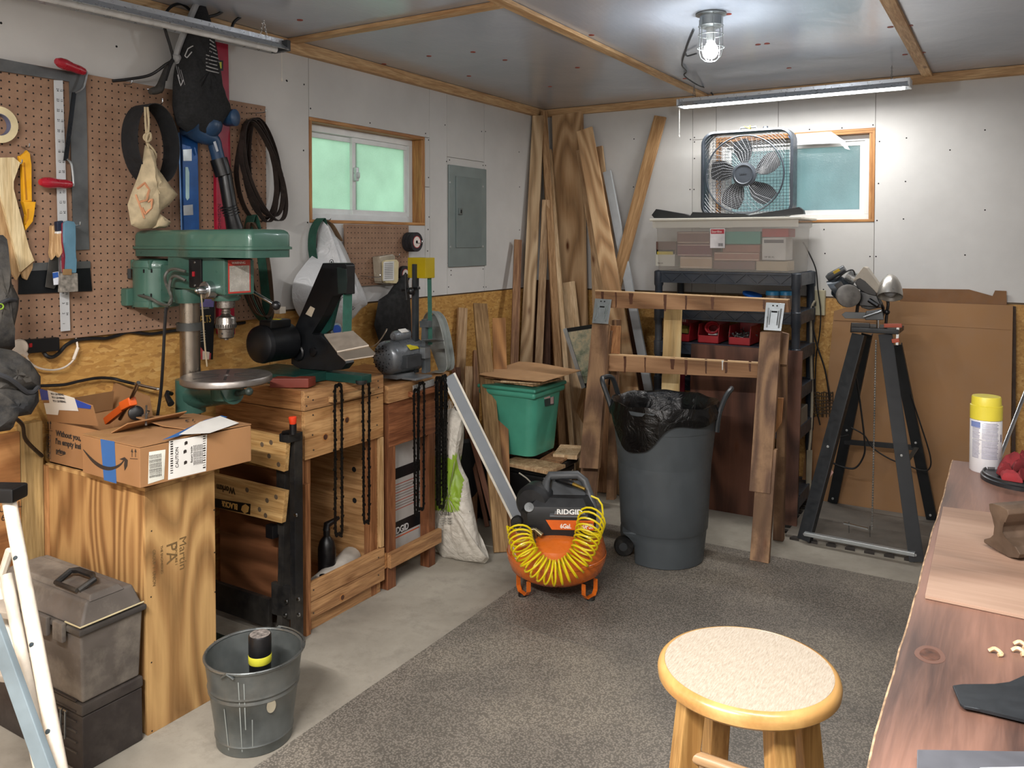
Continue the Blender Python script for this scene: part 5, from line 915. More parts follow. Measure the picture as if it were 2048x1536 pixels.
# step ladder
sl = T('step_ladder', 'paint-worn white step ladder folded at the left edge', 'ladder', (-2.1, 1.0, 0)); WPT = M('cfc4b4', .5, 0, .14, 16, bump=.1, dust=.25); GYP = M('6d7a80', .45, .1, .08, 12)
def rail(pa, pb, d0, d1, r, mat, nm='rail', flat=None):
    a, b = PD(*pa, d0), PD(*pb, d1); k = a.z/(a.z-b.z); b2 = a+(b-a)*k; g = G()
    if flat: g.bar(a, b2, flat[0], flat[1], FW, .003)
    else: g.tube([a, b2], r, 14)
    return g.done(nm, mat, sl), a, b2
rA, a0, a1 = rail((17, 995), (118, 1530), 1.95, 1.72, .0155, WPT); rB, b0, b1_ = rail((12, 1150), (78, 1480), 1.98, 1.85, .0135, WPT); rC, c0_, c1_ = rail((-12, 1130), (70, 1500), 2.03, 1.92, .012, WPT)
rail((-16, 1235), (92, 1536), 1.80, 1.66, 0, GYP, 'grey_leg', (.033, .018))
g = G()
for q in ((42, 1112), (74, 1284), (106, 1455)): t = (q[1]-995)/535; p = a0.lerp(a1, (PD(q[0], q[1], 1.95-.23*t)-a0).length/(a1-a0).length); g.lathe([(0, .004), (.005, .003), (.006, 0)], p-FW*.0145, -FW, 10)
g.done('rivet', M('4c565c', .4, .6), sl)
g = G(); g.box(PD(5, 985, 1.95), (.09, .06, .035), (0, 0, .5), .006); g.done('end_cap', BLKM, sl)
for q in ((-6, 1205), (-4, 1330)): g = G(); g.box(PD(q[0], q[1], 2.0), (.12, .09, .018), (0.15, .1, .5), .003); g.done('tread', M('8b8073', .7, 0, .2, 10, dust=.4), sl)
g = G(); g.tube([PD(20, 1100, 1.98), PD(4, 1150, 1.99), PD(18, 1200, 1.98)], .01, 8); g.done('brace', WPT, sl)
# bucket
GALV = M('6f7473', .38, .65, .22, 5, dust=.35); bc = PD(508, 1300, 2.49); bc = V((bc.x, bc.y, 0)); bk = T('bucket', 'galvanized steel bucket with wire rim on the concrete floor', 'bucket', bc)
g = G(); rb, rt_ = .108, .142; hb = .262
def br(t): return rb+(rt_-rb)*t
prof = [(0, .006), (rb-.004, .006), (rb, 0), (rb+.003, .002), (br(.1)+.001, hb*.1), (br(.1)+.004, hb*.12), (br(.13), hb*.14), (br(.6), hb*.6), (br(.62)+.004, hb*.63), (br(.66), hb*.66), (br(.68)+.004, hb*.69), (br(.72), hb*.72), (br(1), hb), (br(1)-.002, hb), (br(.72)-.003, hb*.72), (br(.6)-.003, hb*.6), (rb-.003, .012), (0, .012)]
g.lathe(prof, bc, (0, 0, 1), 56); g.done('pail', GALV, bk); g = G(); g.tube(ell(bc+Z1*hb, X1*rt_, Y1*rt_, 48), .0045, 8, True); g.done('rim_wire', M('8b9090', .3, .8), bk)
g = G(); a = math.atan2(-.9, .3)
for s_ in (0, math.pi): d = V((math.cos(a+s_), math.sin(a+s_), 0)); g.tube([bc+Z1*(hb-.01)+d*(rt_+.002)+d.cross(Z1)*.02, bc+Z1*(hb+.004)+d*(rt_+.006), bc+Z1*(hb-.01)+d*(rt_+.002)-d.cross(Z1)*.02], .004, 8)
pts = []
for i in range(25): th = a+math.pi*i/24; d = V((math.cos(th), math.sin(th), 0)); pts.append(bc+Z1*(hb+.006)+d*(rt_+.007))
g.tube(pts, .0028, 6); g.done('bail_handle', M('7b8080', .3, .8), bk)
g = G(); 
for dx, h0, h1 in ((-.01, .02, .24), (.012, .09, .235), (.05, .03, .12), (-.07, .02, .15)):
    n = V((.55+dx*6, -.8, 0)).normalized(); pts = [bc+n*(br(z/hb)+.0012)+Z1*z for z in (h0, (h0+h1)/2, h1)]; g.belt(pts, n.cross(Z1)*.003, .0003, False)
g.done('dried_drip', M('858b88', .7), bk)
g = G(); n = V((.95, -.35, 0)).normalized(); g.prism([bc+n*(br(.6)+.002)+n.cross(Z1)*math.cos(t)*.014+Z1*(.15+.02*math.sin(t)) for t in [i*math.pi/8 for i in range(16)]], n*.001); g.done('maker_sticker', M('9c9480', .6), bk)
cc = PD(520, 1300, 2.47); cc = V((cc.x, cc.y, .013)); sc1 = T('spray_can', 'black spray can with yellow band standing in the bucket', 'can', cc)
g = G(); g.lathe([(0, 0), (.030, 0), (.032, .004), (.032, .225), (.0335, .25), (.0335, .305), (.031, .31), (.031, .308), (0, .308)], cc, (0, 0, 1), 28); g.done('body', M('141416', .35), sc1); g = G(); g.lathe([(.0335, 0), (.0342, .001), (.0342, .023), (.0335, .024)], cc+Z1*.226, (0, 0, 1), 28); g.done('yellow_band', M('c8c43a', .4), sc1)
g = G(); g.lathe([(0, 0), (.030, 0), (.030, .002), (0, .003)], cc+Z1*.308, (0, 0, 1), 24); g.done('dusty_top', M('77706a', .9, 0, .4, 80), sc1)
# hanging light fixture near the left wall
def fixture(label, a, b, wd, lit, down=Z1*-1):
    a, b = V(a), V(b); d = (b-a).normalized(); s = d.cross(Z1).normalized(); t = T('shop_light', label, 'light fixture', (a+b)/2)
    g = G(); pr = [(-.06, 0), (-.045, .012), (-.018, .03), (-.018, .048), (.018, .048), (.018, .03), (.045, .012), (.06, 0), (.058, -.002), (.043, .009), (.016, .026), (-.016, .026), (-.043, .009), (-.058, -.002)]
    pr = [(x*wd/.12, z) for x, z in pr]; g.prism([a+s*x+Z1*z for x, z in pr], b-a); g.done('housing', M('c3c8ce', .3, .6, .01), t)
    g = G(); e = d*.012
    g.prism([a+e*1.5+s*x+Z1*z for x, z in ((-.014, .006), (.014, .006), (.014, .022), (-.014, .022))], b-a-e*3)
    tm = M('fffdfa', em=lit) if lit else M('d8dadb', .3); g.bm.free(); g = G(); g.cyl(a+e*2+Z1*.004, b-e*2+Z1*.004, .0125, seg=14); g.done('tube', tm, t)
    for p in (a, b): g = G(); g.box(p+Z1*.02, (abs(d.x)*.008+abs(s.x)*.09+.004, abs(d.y)*.008+abs(s.y)*.09+.004, .045), None, .003); g.done('end_cap', M('3a3d40', .4) if not lit else M('c8ccd0', .4), t)
    for k in (.07, .93):
        p = a.lerp(b, k); g = G(); top = CZ-.002; n = int((top-p.z-.05)/.009)
        for sgn in (-1, 1):
            for i in range(n): z = p.z+.048+i*.009; f = 1-i/max(1, n); g.tube(ell(p*1.0+Z1*(z-p.z+.004)+s*(.02*f*sgn), (s if i % 2 else d)*.003, Z1*.006, 8), .0008, 4, True)
        g.done('chain', CHR, t, kind='stuff')
    q = a if lit else b
    g = G(); q = q+(d*.004 if not lit else d*-.004); g.tube([q, q-Z1*(.16 if lit else .11)], .0016, 5); g.sph(q-Z1*(.165 if lit else .115), .004, 8, 2); g.done('pull_cord', M('cfcac0', .6), t); return t
fixture('near silver shop light hanging beside the left wall, switched off', (-2.716, 1.22, 2.282), (-2.60, 2.43, 2.282), .115, 0)
fixture('long lit shop light hanging in front of the back wall', (P(1360, 212, y=4.6).x, 4.6, 2.272), (P(1820, 172, y=4.6).x, 4.6, 2.272), .11, 7)
for a, b in (((-.5, .9, 2.31), (.7, .9, 2.31)), ((-1.6, -.1, 2.31), (-.4, -.1, 2.31))): fixture('lit shop light hanging behind the camera, ' + ('over the workbench' if a[1] > 0 else 'by the front wall'), a, b, .11, 6)
# caged bulb
bq = P(1422, 27, z=CZ); lamp = T('caged_lamp', 'lit bulb in a round wire cage on the ceiling', 'lamp', (bq.x, bq.y, CZ-.19)); GLV = M('8f9596', .35, .7)
g = G(); g.lathe([(0, 0), (.058, 0), (.06, -.006), (.044, -.012), (.042, -.05), (.036, -.056), (0, -.056)], (bq.x, bq.y, CZ), (0, 0, 1), 28); g.done('base', GLV, lamp)
g = G(); g.lathe([(.018, -.05), (.018, -.105), (.016, -.11)], (bq.x, bq.y, CZ), (0, 0, 1), 16); g.done('socket', M('b8bcbc', .3), lamp)
g = G(); g.lathe([(0, -.178), (.016, -.175), (.027, -.162), (.030, -.148), (.027, -.134), (.016, -.116), (.013, -.108)], (bq.x, bq.y, CZ), (0, 0, 1), 20); g.done('bulb', M('fafcff', em=14), lamp)
g = G(); z0 = CZ
for k in range(6):
    a = math.pi*k/6*2; d = V((math.cos(a), math.sin(a), 0)); c = V((bq.x, bq.y, z0)); g.tube([c+d*.047-Z1*.02, c+d*.047-Z1*.15, c+d*.04-Z1*.172, c+d*.022-Z1*.186, c-Z1*.19], .0018, 5)
for zz, r_ in ((.05, .048), (.085, .049), (.135, .052)): g.tube(ell((bq.x, bq.y, CZ-zz), X1*r_, Y1*r_, 28), .0018, 5, True)
g.done('cage', M('9aa0a0', .3, .8), lamp)
point('bulb_light', (bq.x, bq.y, CZ-.215), 3.6, (.93, .97, 1), .03)
g = G(); g.tube(spline([P(1393, 107, z=CZ-.02), P(1375, 112, z=CZ-.015), P(1370, 108, z=CZ-.01), P(1364, 130, z=CZ-.012), P(1373, 143, z=CZ-.012), P(1369, 152, z=CZ-.012), P(1395, 170, z=CZ-.03), P(1415, 178, y=4.9), P(1426, 190, y=4.9)], 6), .004, 6); g.tube(spline([P(1370, 108, z=CZ-.008), P(1376, 88, z=CZ-.008), P(1388, 60, z=CZ-.008)], 5), .0035, 6); g.done('lamp_cord', M('3b4044', .5), label='dark cord stapled along the ceiling from the caged lamp', cat='cord')
# ============================================================ CORNER: LUMBER, BINS, BAG
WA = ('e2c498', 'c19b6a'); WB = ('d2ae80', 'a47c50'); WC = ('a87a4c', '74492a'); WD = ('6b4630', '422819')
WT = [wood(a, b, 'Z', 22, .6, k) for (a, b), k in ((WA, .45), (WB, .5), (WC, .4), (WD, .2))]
PINER = wood('e0b884', 'bd8c58', 'Z', 12, .5, .5, 5); YPINE = wood('ecd08f', 'cfa862', 'Z', 16, .5, .4, 3)
NB = (.35, -1, 0)
def lum(label, ta, tb_, tyy, by_, w, t, mat, nrm=NB, xx=None, nm='board', grp=None):
    a = P(*ta, y=tyy); b = P(*tb_, y=by_); 
    k = (a.z-.003)/(a.z-b.z); b = a+(b-a)*k
    return board(nm, label, b, a, w, t, nrm, mat, group=grp)
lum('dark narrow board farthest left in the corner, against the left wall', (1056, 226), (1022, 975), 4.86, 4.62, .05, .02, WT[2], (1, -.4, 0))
lum('long pale knotty board in front in the corner, leaning left', (1077, 232), (1039, 985), 4.86, 4.45, .078, .03, wood('d8ba8e', 'b08c60', 'Z', 18, .55, .4, 4), (.3, -1, 0))
lum('rough-sawn narrow board standing in the very corner', (1087, 224), (1130, 985), 4.90, 4.50, .045, .04, wood('b68d5e', '8a6338', 'Z', 30, .8, .2), (.8, -1, 0))
lum('pale edge board just right of the rough-sawn corner board', (1099, 300), (1152, 985), 4.93, 4.46, .03, .03, WT[0], (.3, -1, 0))
lum('very wide knotty plank upright against the back wall', (1135, 228), (1152, 985), 4.97, 4.90, .225, .03, wood('cfa878', 'a67c4c', 'Z', 14, .55, .7, 4), (0, -1, 0))
lum('shorter wide pale board in front of the wide knotty plank', (1128, 566), (1172, 985), 4.87, 4.62, .15, .018, WT[0], (.2, -1, 0))
lum('slim board between wide plank and leaning pine', (1183, 300), (1205, 985), 4.94, 4.72, .05, .02, WT[1], (0, -1, 0))
lum('darker board tucked behind the leaning pine board', (1160, 300), (1262, 985), 4.90, 4.50, .05, .02, WT[1], (.0, -1, 0))
lum('bright heart-grained pine board leaning right in the corner', (1169, 259), (1296, 990), 4.88, 4.42, .112, .02, PINER, (.1, -1, 0))
lum('short brown board top showing behind the white board', (1199, 293), (1245, 700), 4.97, 4.86, .045, .02, WT[1], (0, -1, 0))
lum('white-faced narrow board leaning behind the pine board', (1214, 343), (1338, 990), 4.95, 4.62, .055, .02, M('b9bec1', .5, 0, .05), (0, -1, 0))
lum('light board leaning the opposite way up to the right', (1321, 233), (1180, 765), 4.97, 4.74, .078, .02, wood('c69a63', '9f7340', 'Z', 18, .55, .5), (0, -1, 0))
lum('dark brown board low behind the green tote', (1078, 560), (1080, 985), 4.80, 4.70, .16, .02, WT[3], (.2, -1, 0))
lum('slanted cut board end between the corner boards', (1092, 400), (1066, 985), 4.78, 4.60, .05, .025, WT[1], (.5, -1, 0))
board('board', 'brown board left of the knotty corner board', P(1020, 990, z=.003), P(1036, 480, x=-2.75), .05, .02, (.8, -1, 0), WT[2])
lum('yellow pine board upright between the sawhorse beams', (1347, 600), (1334, 985), 4.42, 4.28, .10, .02, YPINE, (0, -1, 0))
lum('added dark board for the shadow low on the white-faced board', (1262, 590), (1300, 985), 4.98, 4.76, .07, .02, WT[3], (0, -1, 0))  # dark board put in for shadow on the white-faced board's lower end
lum('plywood offcut standing low behind the sawhorse leg', (1200, 800), (1200, 1000), 4.52, 4.42, .22, .012, WT[2], (0, -1, 0))
lum('orange-brown board low behind the trash can', (1232, 640), (1240, 985), 4.60, 4.45, .06, .02, WT[1], (0, -1, 0))
# boards on the left wall beside bench 2
def lumL(label, ta, tb_, xt, w, t, mat, nrm, bz=None, xb=None):
    a = P(*ta, x=xt); b = P(*tb_, z=bz) if bz is not None else P(*tb_, x=xb)
    if b.z > .004: b = a+(b-a)*((a.z-.003)/(a.z-b.z))
    return board('board', label, b, a, w, t, nrm, mat)
lumL('thin red-brown strip leaning left of the other wall boards', (889, 652), (955, 960), -2.72, .022, .02, wood('8f5a3a', '6b3e26', 'Z', 20, .6, 0), (.5, -1, 0), xb=-2.42)
lumL('grey-brown board end standing behind the thin strip', (925, 616), (915, 900), -2.77, .06, .02, WT[1], (1, -.5, 0), xb=-2.70)
lumL('wide rough board leaning in front of the strand board', (960, 608), (1004, 1105), -2.58, .08, .02, wood('a98450', '7d5c34', 'Z', 26, .8, .2), (1, -.9, 0), bz=.0)
lumL('orange-brown plywood strip right of the wide rough board', (998, 637), (1008, 1092), -2.50, .075, .018, wood('b9803f', '8b5a28', 'Z', 18, .5, .2, 4), (.6, -1, 0), bz=.0)
lumL('short pale stub board left of the wide rough board', (937, 733), (938, 930), -2.66, .045, .02, WT[1], (1, -.9, 0), xb=-2.55)
lumL('narrow brown stick against the wide rough board', (953, 702), (948, 930), -2.66, .04, .03, WT[2], (1, -.9, 0), xb=-2.5)
lumL('dark board low beside the thin red strip', (912, 735), (925, 960), -2.74, .05, .02, WT[3], (1, -.5, 0), xb=-2.62)
lumL('long reddish lath with its foot near the feed bag', (925, 800), (1001, 1093), -2.55, .028, .018, wood('8c5738', '6a3e26', 'Z', 20, .6, 0), (.6, -1, 0), bz=.0)
bn = T('dark_bin', 'dark round bin behind the boards beside the feed bag', 'bin', P(965, 1040, z=0)); q = V((-2.55, 3.66, 0))
g = G(); g.lathe([(0, 0), (.10, 0), (.12, .42), (.128, .43), (.128, .45), (.115, .45), (.095, .01), (0, .01)], q, (0, 0, 1), 30); g.done('tub', M('26282a', .55), bn)
wt = P(897, 752, x=-2.22); wbm = P(1072, 1108, z=.0); g = G(); o = board('trim_board', 'long white-edged grey trim board leaning from the bench to the compressor', wbm, wt, .048, .018, (.75, -1, .55), M('8d9399', .4, 0, .04), bev=.002)
n_ = V((.75, -1, .55)); z_ = (wt-wbm).normalized(); n_ = (n_-z_*n_.dot(z_)).normalized(); x_ = n_.cross(z_)
g = G(); g.bar(wbm+x_*.0245, wt+x_*.0245, .004, .020, x_); g.bar(wbm-x_*.0245, wt-x_*.0245, .004, .020, x_); e_ = g.done('white_edge', M('e2ddd0', .5), None, loc=wbm); e_.parent = o; e_.matrix_parent_inverse = o.matrix_world.inverted()
# feed bag
def wovenm():
    m = NT('woven_sack'); v = m.coord(rnd=False); tc = m.n('ShaderNodeTexCoord'); f = m.noise(v, 30, 5, .6); c = m.ramp(f, [(.3, lin('b3ada1')), (.7, lin('d2cdc2'))]); m.col(c); m.set(Roughness=.5)
    w = m.noise(v, 11, 6, .6, .8); m.bump(w, .8, .02); return m.m
fb = T('feed_bag', 'white woven feed bag with green print slumped by the bench', 'bag', P(930, 1120, z=0)); by_ = 3.16
fo = [(882, 826), (905, 816), (926, 830), (927, 862), (914, 900), (921, 930), (936, 960), (943, 1000), (955, 1060), (962, 1095), (978, 1117), (970, 1127), (930, 1126), (885, 1117), (866, 1090), (862, 1000), (868, 900), (878, 860)]
g = G(); g.pillow([P(a, b, y=by_) for a, b in fo], (.4, -1, 0), .085, 21, .1, .8)
bmesh.ops.subdivide_edges(g.bm, edges=g.bm.edges[:], cuts=2, use_grid_fill=True)
for v in g.bm.verts: v.co.z = max(v.co.z, .002)
fbs = g.done('sack', wovenm(), fb, smooth=60)
def onbag(px, py, d=.0): return P(px, py, y=by_-d)
GRN = M('7d9a2c', .5); 
me = fbs.data
def bagpatch(poly, mat, nm, off=.0025):
    """patch printed on the sack: the sack's own front faces inside the outline, lifted slightly"""
    from mathutils.geometry import intersect_point_tri_2d
    L = WM[fbs.name]; g = G()
    def proj(w): d = w-CO; z = d.dot(FW); return (CX+FP*d.dot(RT)/z, CY-FP*d.dot(UP)/z)
    def inside(p):
        c = False; n = len(poly)
        for i in range(n):
            x0, y0 = poly[i]; x1, y1 = poly[i-1]
            if (y0 > p[1]) != (y1 > p[1]) and p[0] < (x1-x0)*(p[1]-y0)/(y1-y0)+x0: c = not c
        return c
    for f in me.polygons:
        if f.normal.y > .05: continue
        w = [me.vertices[i].co+L for i in f.vertices]; c = sum(w, V((0, 0, 0)))/len(w)
        if inside(proj(c)): g.face([g.bm.verts.new(v+f.normal*off) for v in w])
    bmesh.ops.remove_doubles(g.bm, verts=g.bm.verts, dist=.003)
    return g.done(nm, mat, fb, smooth=60)
bagpatch([(866, 912), (905, 915), (914, 905), (938, 925), (940, 960), (925, 965), (918, 1022), (862, 1020)], GRN, 'green_print')
text('Guaranteed', .034, P(878, 1030, y=by_-.10), (.9, .45, 0), (.45, -.9, 0), M('44443f', .6), fb, sx=.9)
for i in range(3): text('quality feed blend net weight', .013, P(880, 1038+i*5, y=by_-.10), (.9, .45, 0), (.45, -.9, 0), M('5c5c56', .6), fb, sx=.9)
g = G(); rg = random.Random(2)
for i in range(46): p = P(882+i, 826-min(i, 46-i)*.4, y=by_-.01+.02*rg.random()); g.tube([p, p+V((rg.uniform(-.02, .03), rg.uniform(-.02, .02), rg.uniform(.01, .05)))], .0007, 3)
g.done('frayed_edge', M('d8d4ca', .7), fb, kind='stuff')
# black bin and green tote
bbx, bby, bz1 = P(1094, 943, z=.33).x, P(1094, 943, z=.33).y, .33; bby2 = P(1158, 909, x=bbx).y; BP = M('101113', .4, 0, .1)
bb2 = T('storage_bin', 'black storage bin on the floor under the green tote', 'bin', (bbx-.2, (bby+bby2)/2, 0))
g = G(); g.hexa([(bbx-.44, bby+.03, 0), (bbx-.03, bby+.03, 0), (bbx-.03, bby2-.03, 0), (bbx-.44, bby2-.03, 0), (bbx-.46, bby+.012, bz1-.03), (bbx-.012, bby+.012, bz1-.03), (bbx-.012, bby2-.012, bz1-.03), (bbx-.46, bby2-.012, bz1-.03)], .02, 3); g.done('body', BP, bb2)
g = G(); g.bb(bbx-.47, bbx, bby, bby2, bz1-.035, bz1, .012, 3); g.done('lid', BP, bb2)
g = G(); g.prism([P(a, b, x=bbx-.008) for a, b in ((1126, 960), (1146, 938), (1147, 955), (1128, 975))], (.001, 0, 0)); g.done('paper_label', M('a79a88', .6), bb2)
for i, (q, s_, z) in enumerate((((1060, 928), (.30, .16), .016), ((1108, 914), (.12, .20), .012), ((1132, 906), (.13, .22), .022))):
    p = P(*q, z=bz1+.02); g = G(); g.box(V((p.x, p.y+.03, bz1+z/2+.004*i+.001)), (s_[0], s_[1], z), (0, 0, .2*i-.1), .001); g.done('wood_offcut', WT[(1, 2, 0)[i]], label=('thin brown offcut under the front of the green tote', 'small brown offcut under the green tote corner', 'stack of pale plywood squares right of the green tote')[i], cat='offcut')
gx1, gy1 = P(1064, 914, z=.375).x, P(1064, 914, z=.375).y; gz0, gz1 = .372, P(1064, 779, x=gx1+.02).z; gy2 = P(1134, 757, x=gx1+.03).y-.01; TG = M('4a9a82', .4, 0, .05, 8)
gt = T('storage_tote', 'green plastic storage tote stacked on the black bin', 'tote', (gx1-.2, (gy1+gy2)/2, gz0))
g = G(); rows = []
for z, e, r in ((0, 0, .05), (.02, .003, .05), (.12, .01, .05), (.22, .018, .05), (gz1-gz0-.05, .026, .05)):
    x0, x1_, y0, y1_ = gx1-.28-e, gx1+e, gy1-e, gy2-.05+e; ring = []
    for cx, cy, a0 in ((x1_-r, y0+r, -90), (x1_-r, y1_-r, 0), (x0+r, y1_-r, 90), (x0+r, y0+r, 180)):
        for k in range(6): t = math.radians(a0+k*18); ring.append(g.bm.verts.new((cx+r*math.cos(t), cy+r*math.sin(t), gz0+z)))
    rows.append(ring)
for a, b in zip(rows, rows[1:]):
    for i in range(len(a)): g.face([a[i], a[(i+1) % len(a)], b[(i+1) % len(a)], b[i]])
g.face(rows[0][::-1]); g.face(rows[-1]); g.done('body', TG, gt, smooth=50)
g = G(); g.bb(gx1-.315, gx1+.035, gy1-.035, gy2-.015, gz1-.055, gz1-.02, .014, 3); g.done('rim', TG, gt); g = G(); g.bb(gx1-.32, gx1+.042, gy1-.04, gy2-.01, gz1-.022, gz1, .01, 3); g.done('lid', M('43907a', .4, 0, .05, 8), gt)
g = G(); p = [P(a, b, x=gx1+.023) for a, b in ((1087, 792), (1108, 787), (1108, 809), (1090, 813))]; g.prism(p, (.001, 0, 0)); st_ = g.done('sticker', M('3a4a48', .4), gt); g = G(); g.prism([P(a, b, x=gx1+.0245) for a, b in ((1088, 793), (1100, 790), (1100, 796), (1088, 798))], (.0005, 0, 0)); g.prism([P(a, b, x=gx1+.0245) for a, b in ((1101, 795), (1107, 793), (1107, 807), (1101, 808))], (.0005, 0, 0)); g.done('sticker_print', M('c7a8a4', .5), st_)
for i, (dz, sx_, sy_, rot, mt, lb) in enumerate(((.004, .36, .20, .05, 1, 'lowest thin board on the green tote'), (.013, .42, .26, -.1, 1, 'second thin board on the green tote'), (.024, .30, .10, .25, 0, 'pale wood block lying on the green tote front edge'), (.036, .46, .3, .08, 2, 'brown hardboard piece in the pile on the green tote'))):
    g = G(); g.box((gx1-.13+(.05 if i == 2 else 0), gy1+.14-(.10 if i == 2 else 0), gz1+dz), (sx_*.72, sy_, .009), (0, 0, rot), .001); g.done('wood_offcut', WT[mt], label=lb, cat='offcut')
g = G(); x0, y0 = gx1-.12, gy1+.15; g.grid(lambda u, v: (x0-.18+u*.40, y0-.20+v*.42, gz1+.047+.018*math.sin(u*3+1)*v+.02*(u-.5)**2+.012*u*v), 8, 6); o = g.done('cardboard_sheet', M('b28a62', .8, 0, .05), label='flat cardboard sheet topping the pile on the green tote', cat='cardboard', solid=.004)
# framed picture
fp_ = T('framed_picture', 'framed landscape picture leaning behind the sawhorse leg', 'picture', P(1180, 775, y=4.2)); q = [P(1130, 657, y=4.32), P(1188, 648, y=4.32), P(1225, 768, y=4.22), P(1168, 776, y=4.22)]; n_ = (q[1]-q[0]).cross(q[3]-q[0]).normalized(); n_ = n_ if n_.y < 0 else -n_
g = G(); g.prism(q, -n_*.02, .001); g.done('frame', BLKM, fp_)
c = sum(q, V((0, 0, 0)))/4; q2 = [c+(p-c)*.86 for p in q]; g = G(); g.prism([p+n_*.001 for p in q2], n_*.001)
m = NT('painted_landscape'); v = m.coord(rnd=False); m.col(m.ramp(m.noise(v, 14, 6, .7), [(.3, lin('4a5d4c')), (.5, lin('9a9a84')), (.6, lin('b9aa8c')), (.75, lin('6d7d70'))])); m.set(Roughness=.15); g.done('picture', m.m, fp_)
g = G(); e = (q[0]-q[1]).normalized(); g.bar(q[0]+e*.002, q[3]+e*.002, .006, .024, e); g.done('silver_edge', SIL, fp_)
# ---- compressor
kc = PD(1113, 1100, 3.54); kc = V((kc.x, kc.y, .012)); nc = V((-kc.x, -kc.y, 0)).normalized(); rc = nc.cross(Z1)*-1; rc = Z1.cross(nc)
CM = frame(kc, rc, -nc, Z1)      # local x: right, y: away from the camera side, z: up
ac = T('air_compressor', 'orange and black pancake air compressor on the rubber mat', 'compressor', kc); ORT = M('d0691f', .3, 0, .05, 8, coat=.4); CBK = M('1c1d1f', .45, 0, .1); CGR = M('4a4c4e', .45, 0, .06)
def CG(): g = G(); g.m = CM; return g
g = CG(); g.lathe([(0, .045), (.10, .047), (.15, .06), (.195, .09), (.210, .13), (.210, .18), (.198, .22), (.15, .245), (.10, .258), (0, .262)], (0, 0, 0), (0, 0, 1), 48); g.done('tank', ORT, ac)
g = CG(); g.lathe([(.211, .146), (.214, .148), (.214, .158), (.211, .16)], (0, 0, 0), (0, 0, 1), 48); g.done('weld_seam', ORT, ac)
for x, y in ((-.13, -.09), (.13, -.11), (-.12, .11), (.12, .11)):
    g = CG(); d = V((x, y, 0)).normalized(); s = d.cross(Z1); c = V((x, y, 0)); g.belt([c-s*.04+Z1*.075, c-s*.04+d*.0+Z1*.03, c-s*.025+d*.002+Z1*.012, c+s*.025+d*.002+Z1*.012, c+s*.04+d*.0+Z1*.03, c+s*.04+Z1*.075], d*.02, .0015, False); g.done('foot_bracket', ORT, ac)
    g = CG(); g.lathe([(0, 0), (.018, 0), (.018, .012), (0, .012)], c+d*.015, (0, 0, 1), 14); g.done('rubber_foot', BLKR, ac)
g = CG(); base = [(-.12, -.10), (.135, -.10), (.165, -.05), (.165, .06), (.12, .12), (-.10, .12), (-.15, .06), (-.15, -.04)]
def shr(z, k, dx=0, dy=0): return [g.bm.verts.new(CM @ V((x*k+dx, y*k+dy, z))) for x, y in base]
rs = [shr(.235, .93), shr(.27, 1), shr(.345, 1.02), shr(.375, .93), shr(.405, .75, .01, .01)]
for a, b in zip(rs, rs[1:]):
    for i in range(8): g.face([a[i], a[(i+1) % 8], b[(i+1) % 8], b[i]])
g.face(rs[-1]); g.done('shroud', CBK, ac, smooth=20)
g = CG(); g.hexa([(-.03, -.11, .335), (.13, -.11, .335), (.13, .06, .42), (-.03, .06, .42), (-.03, -.11, .345), (.13, -.11, .345), (.12, .05, .45), (-.02, .05, .45)], .004); g.done('top_cover', CGR, ac)
g = CG(); g.tube([(-.05, -.05, .40), (-.045, 0, .45), (-.03, .02, .475), (.09, .03, .478), (.12, .02, .455), (.15, -.01, .38), (.16, -.03, .34)], .018, 10); g.done('carry_handle', CGR, ac)
g = CG(); g.lathe([(.001, -.06), (.062, -.055), (.078, -.035), (.078, .03), (.06, .045), (0, .05)], (-.088, -.01, .375), (.35, 1, 0), 32); g.done('fan_cover', CBK, ac)
g = CG(); g.tube([(-.10, .06, .42), (-.13, .03, .46), (-.16, .0, .49)], .003, 6); g.done('clear_line', M('a8a496', .3), ac)
g = CG(); nn = V((0, -1, 0)); g.prism([(-.045, -.1035, .325), (.155, -.1035, .325), (.155, -.1035, .285), (-.02, -.1035, .285)], (0, -.003, 0)); g.done('orange_stripe', M('d9641e', .4), ac)
g = CG(); g.prism([(-.01, -.112, .349), (.12, -.112, .349), (.11, -.07, .372), (.0, -.07, .372)], (0, -.002, .003)); g.done('badge_plate', M('8b8c8c', .35, .4), ac)
def ctext(s, size, x, y, z, nd, mat, sx=1): text(s, size, CM @ V((x, y, z)), CM.to_3x3() @ V((1, 0, 0)), CM.to_3x3() @ V(nd), mat, ac, sx=sx, bold=.0007)
WHT = M('e4e2dc', .5); ctext('RIDGID', .028, .0, -.116, .354, (0, -.88, .48), WHT, 1.15); ctext('6Gal.', .026, .03-.015, -.1075, .292, (0, -1, 0), WHT, .85); ctext('150PSI', .03, .085, -.1075, .292, (0, -1, 0), WHT, .8)
g = CG(); g.lathe([(0, 0), (.022, 0), (.024, .004), (.024, .03), (.02, .034), (0, .034)], (-.16, -.12, .325), (-.2, -1, .1), 20); g.done('regulator_knob', BLKM, ac)
g = CG(); g.lathe([(0, 0), (.02, 0), (.02, .008), (0, .009)], (-.115, -.09, .37), (0, -.8, .6), 22); g.done('gauge', M('8a8d8e', .3, .5), ac)
g = CG(); g.tube([(-.165, -.11, .28), (-.12, -.12, .285), (-.09, -.12, .29)], [.008, .011, .008], 10); g.tube([(-.09, -.12, .29), (-.06, -.135, .27)], [.009, .012], 10); g.tube([(-.08, -.10, .20), (-.09, -.11, .285)], .006, 8); g.tube(spline([(-.10, -.11, .28), (-.09, -.13, .24), (-.04, -.15, .215), (.04, -.16, .21), (.1, -.15, .22)], 5), .006, 7); g.done('brass_fitting', M('8a7f63', .35, .8), ac)
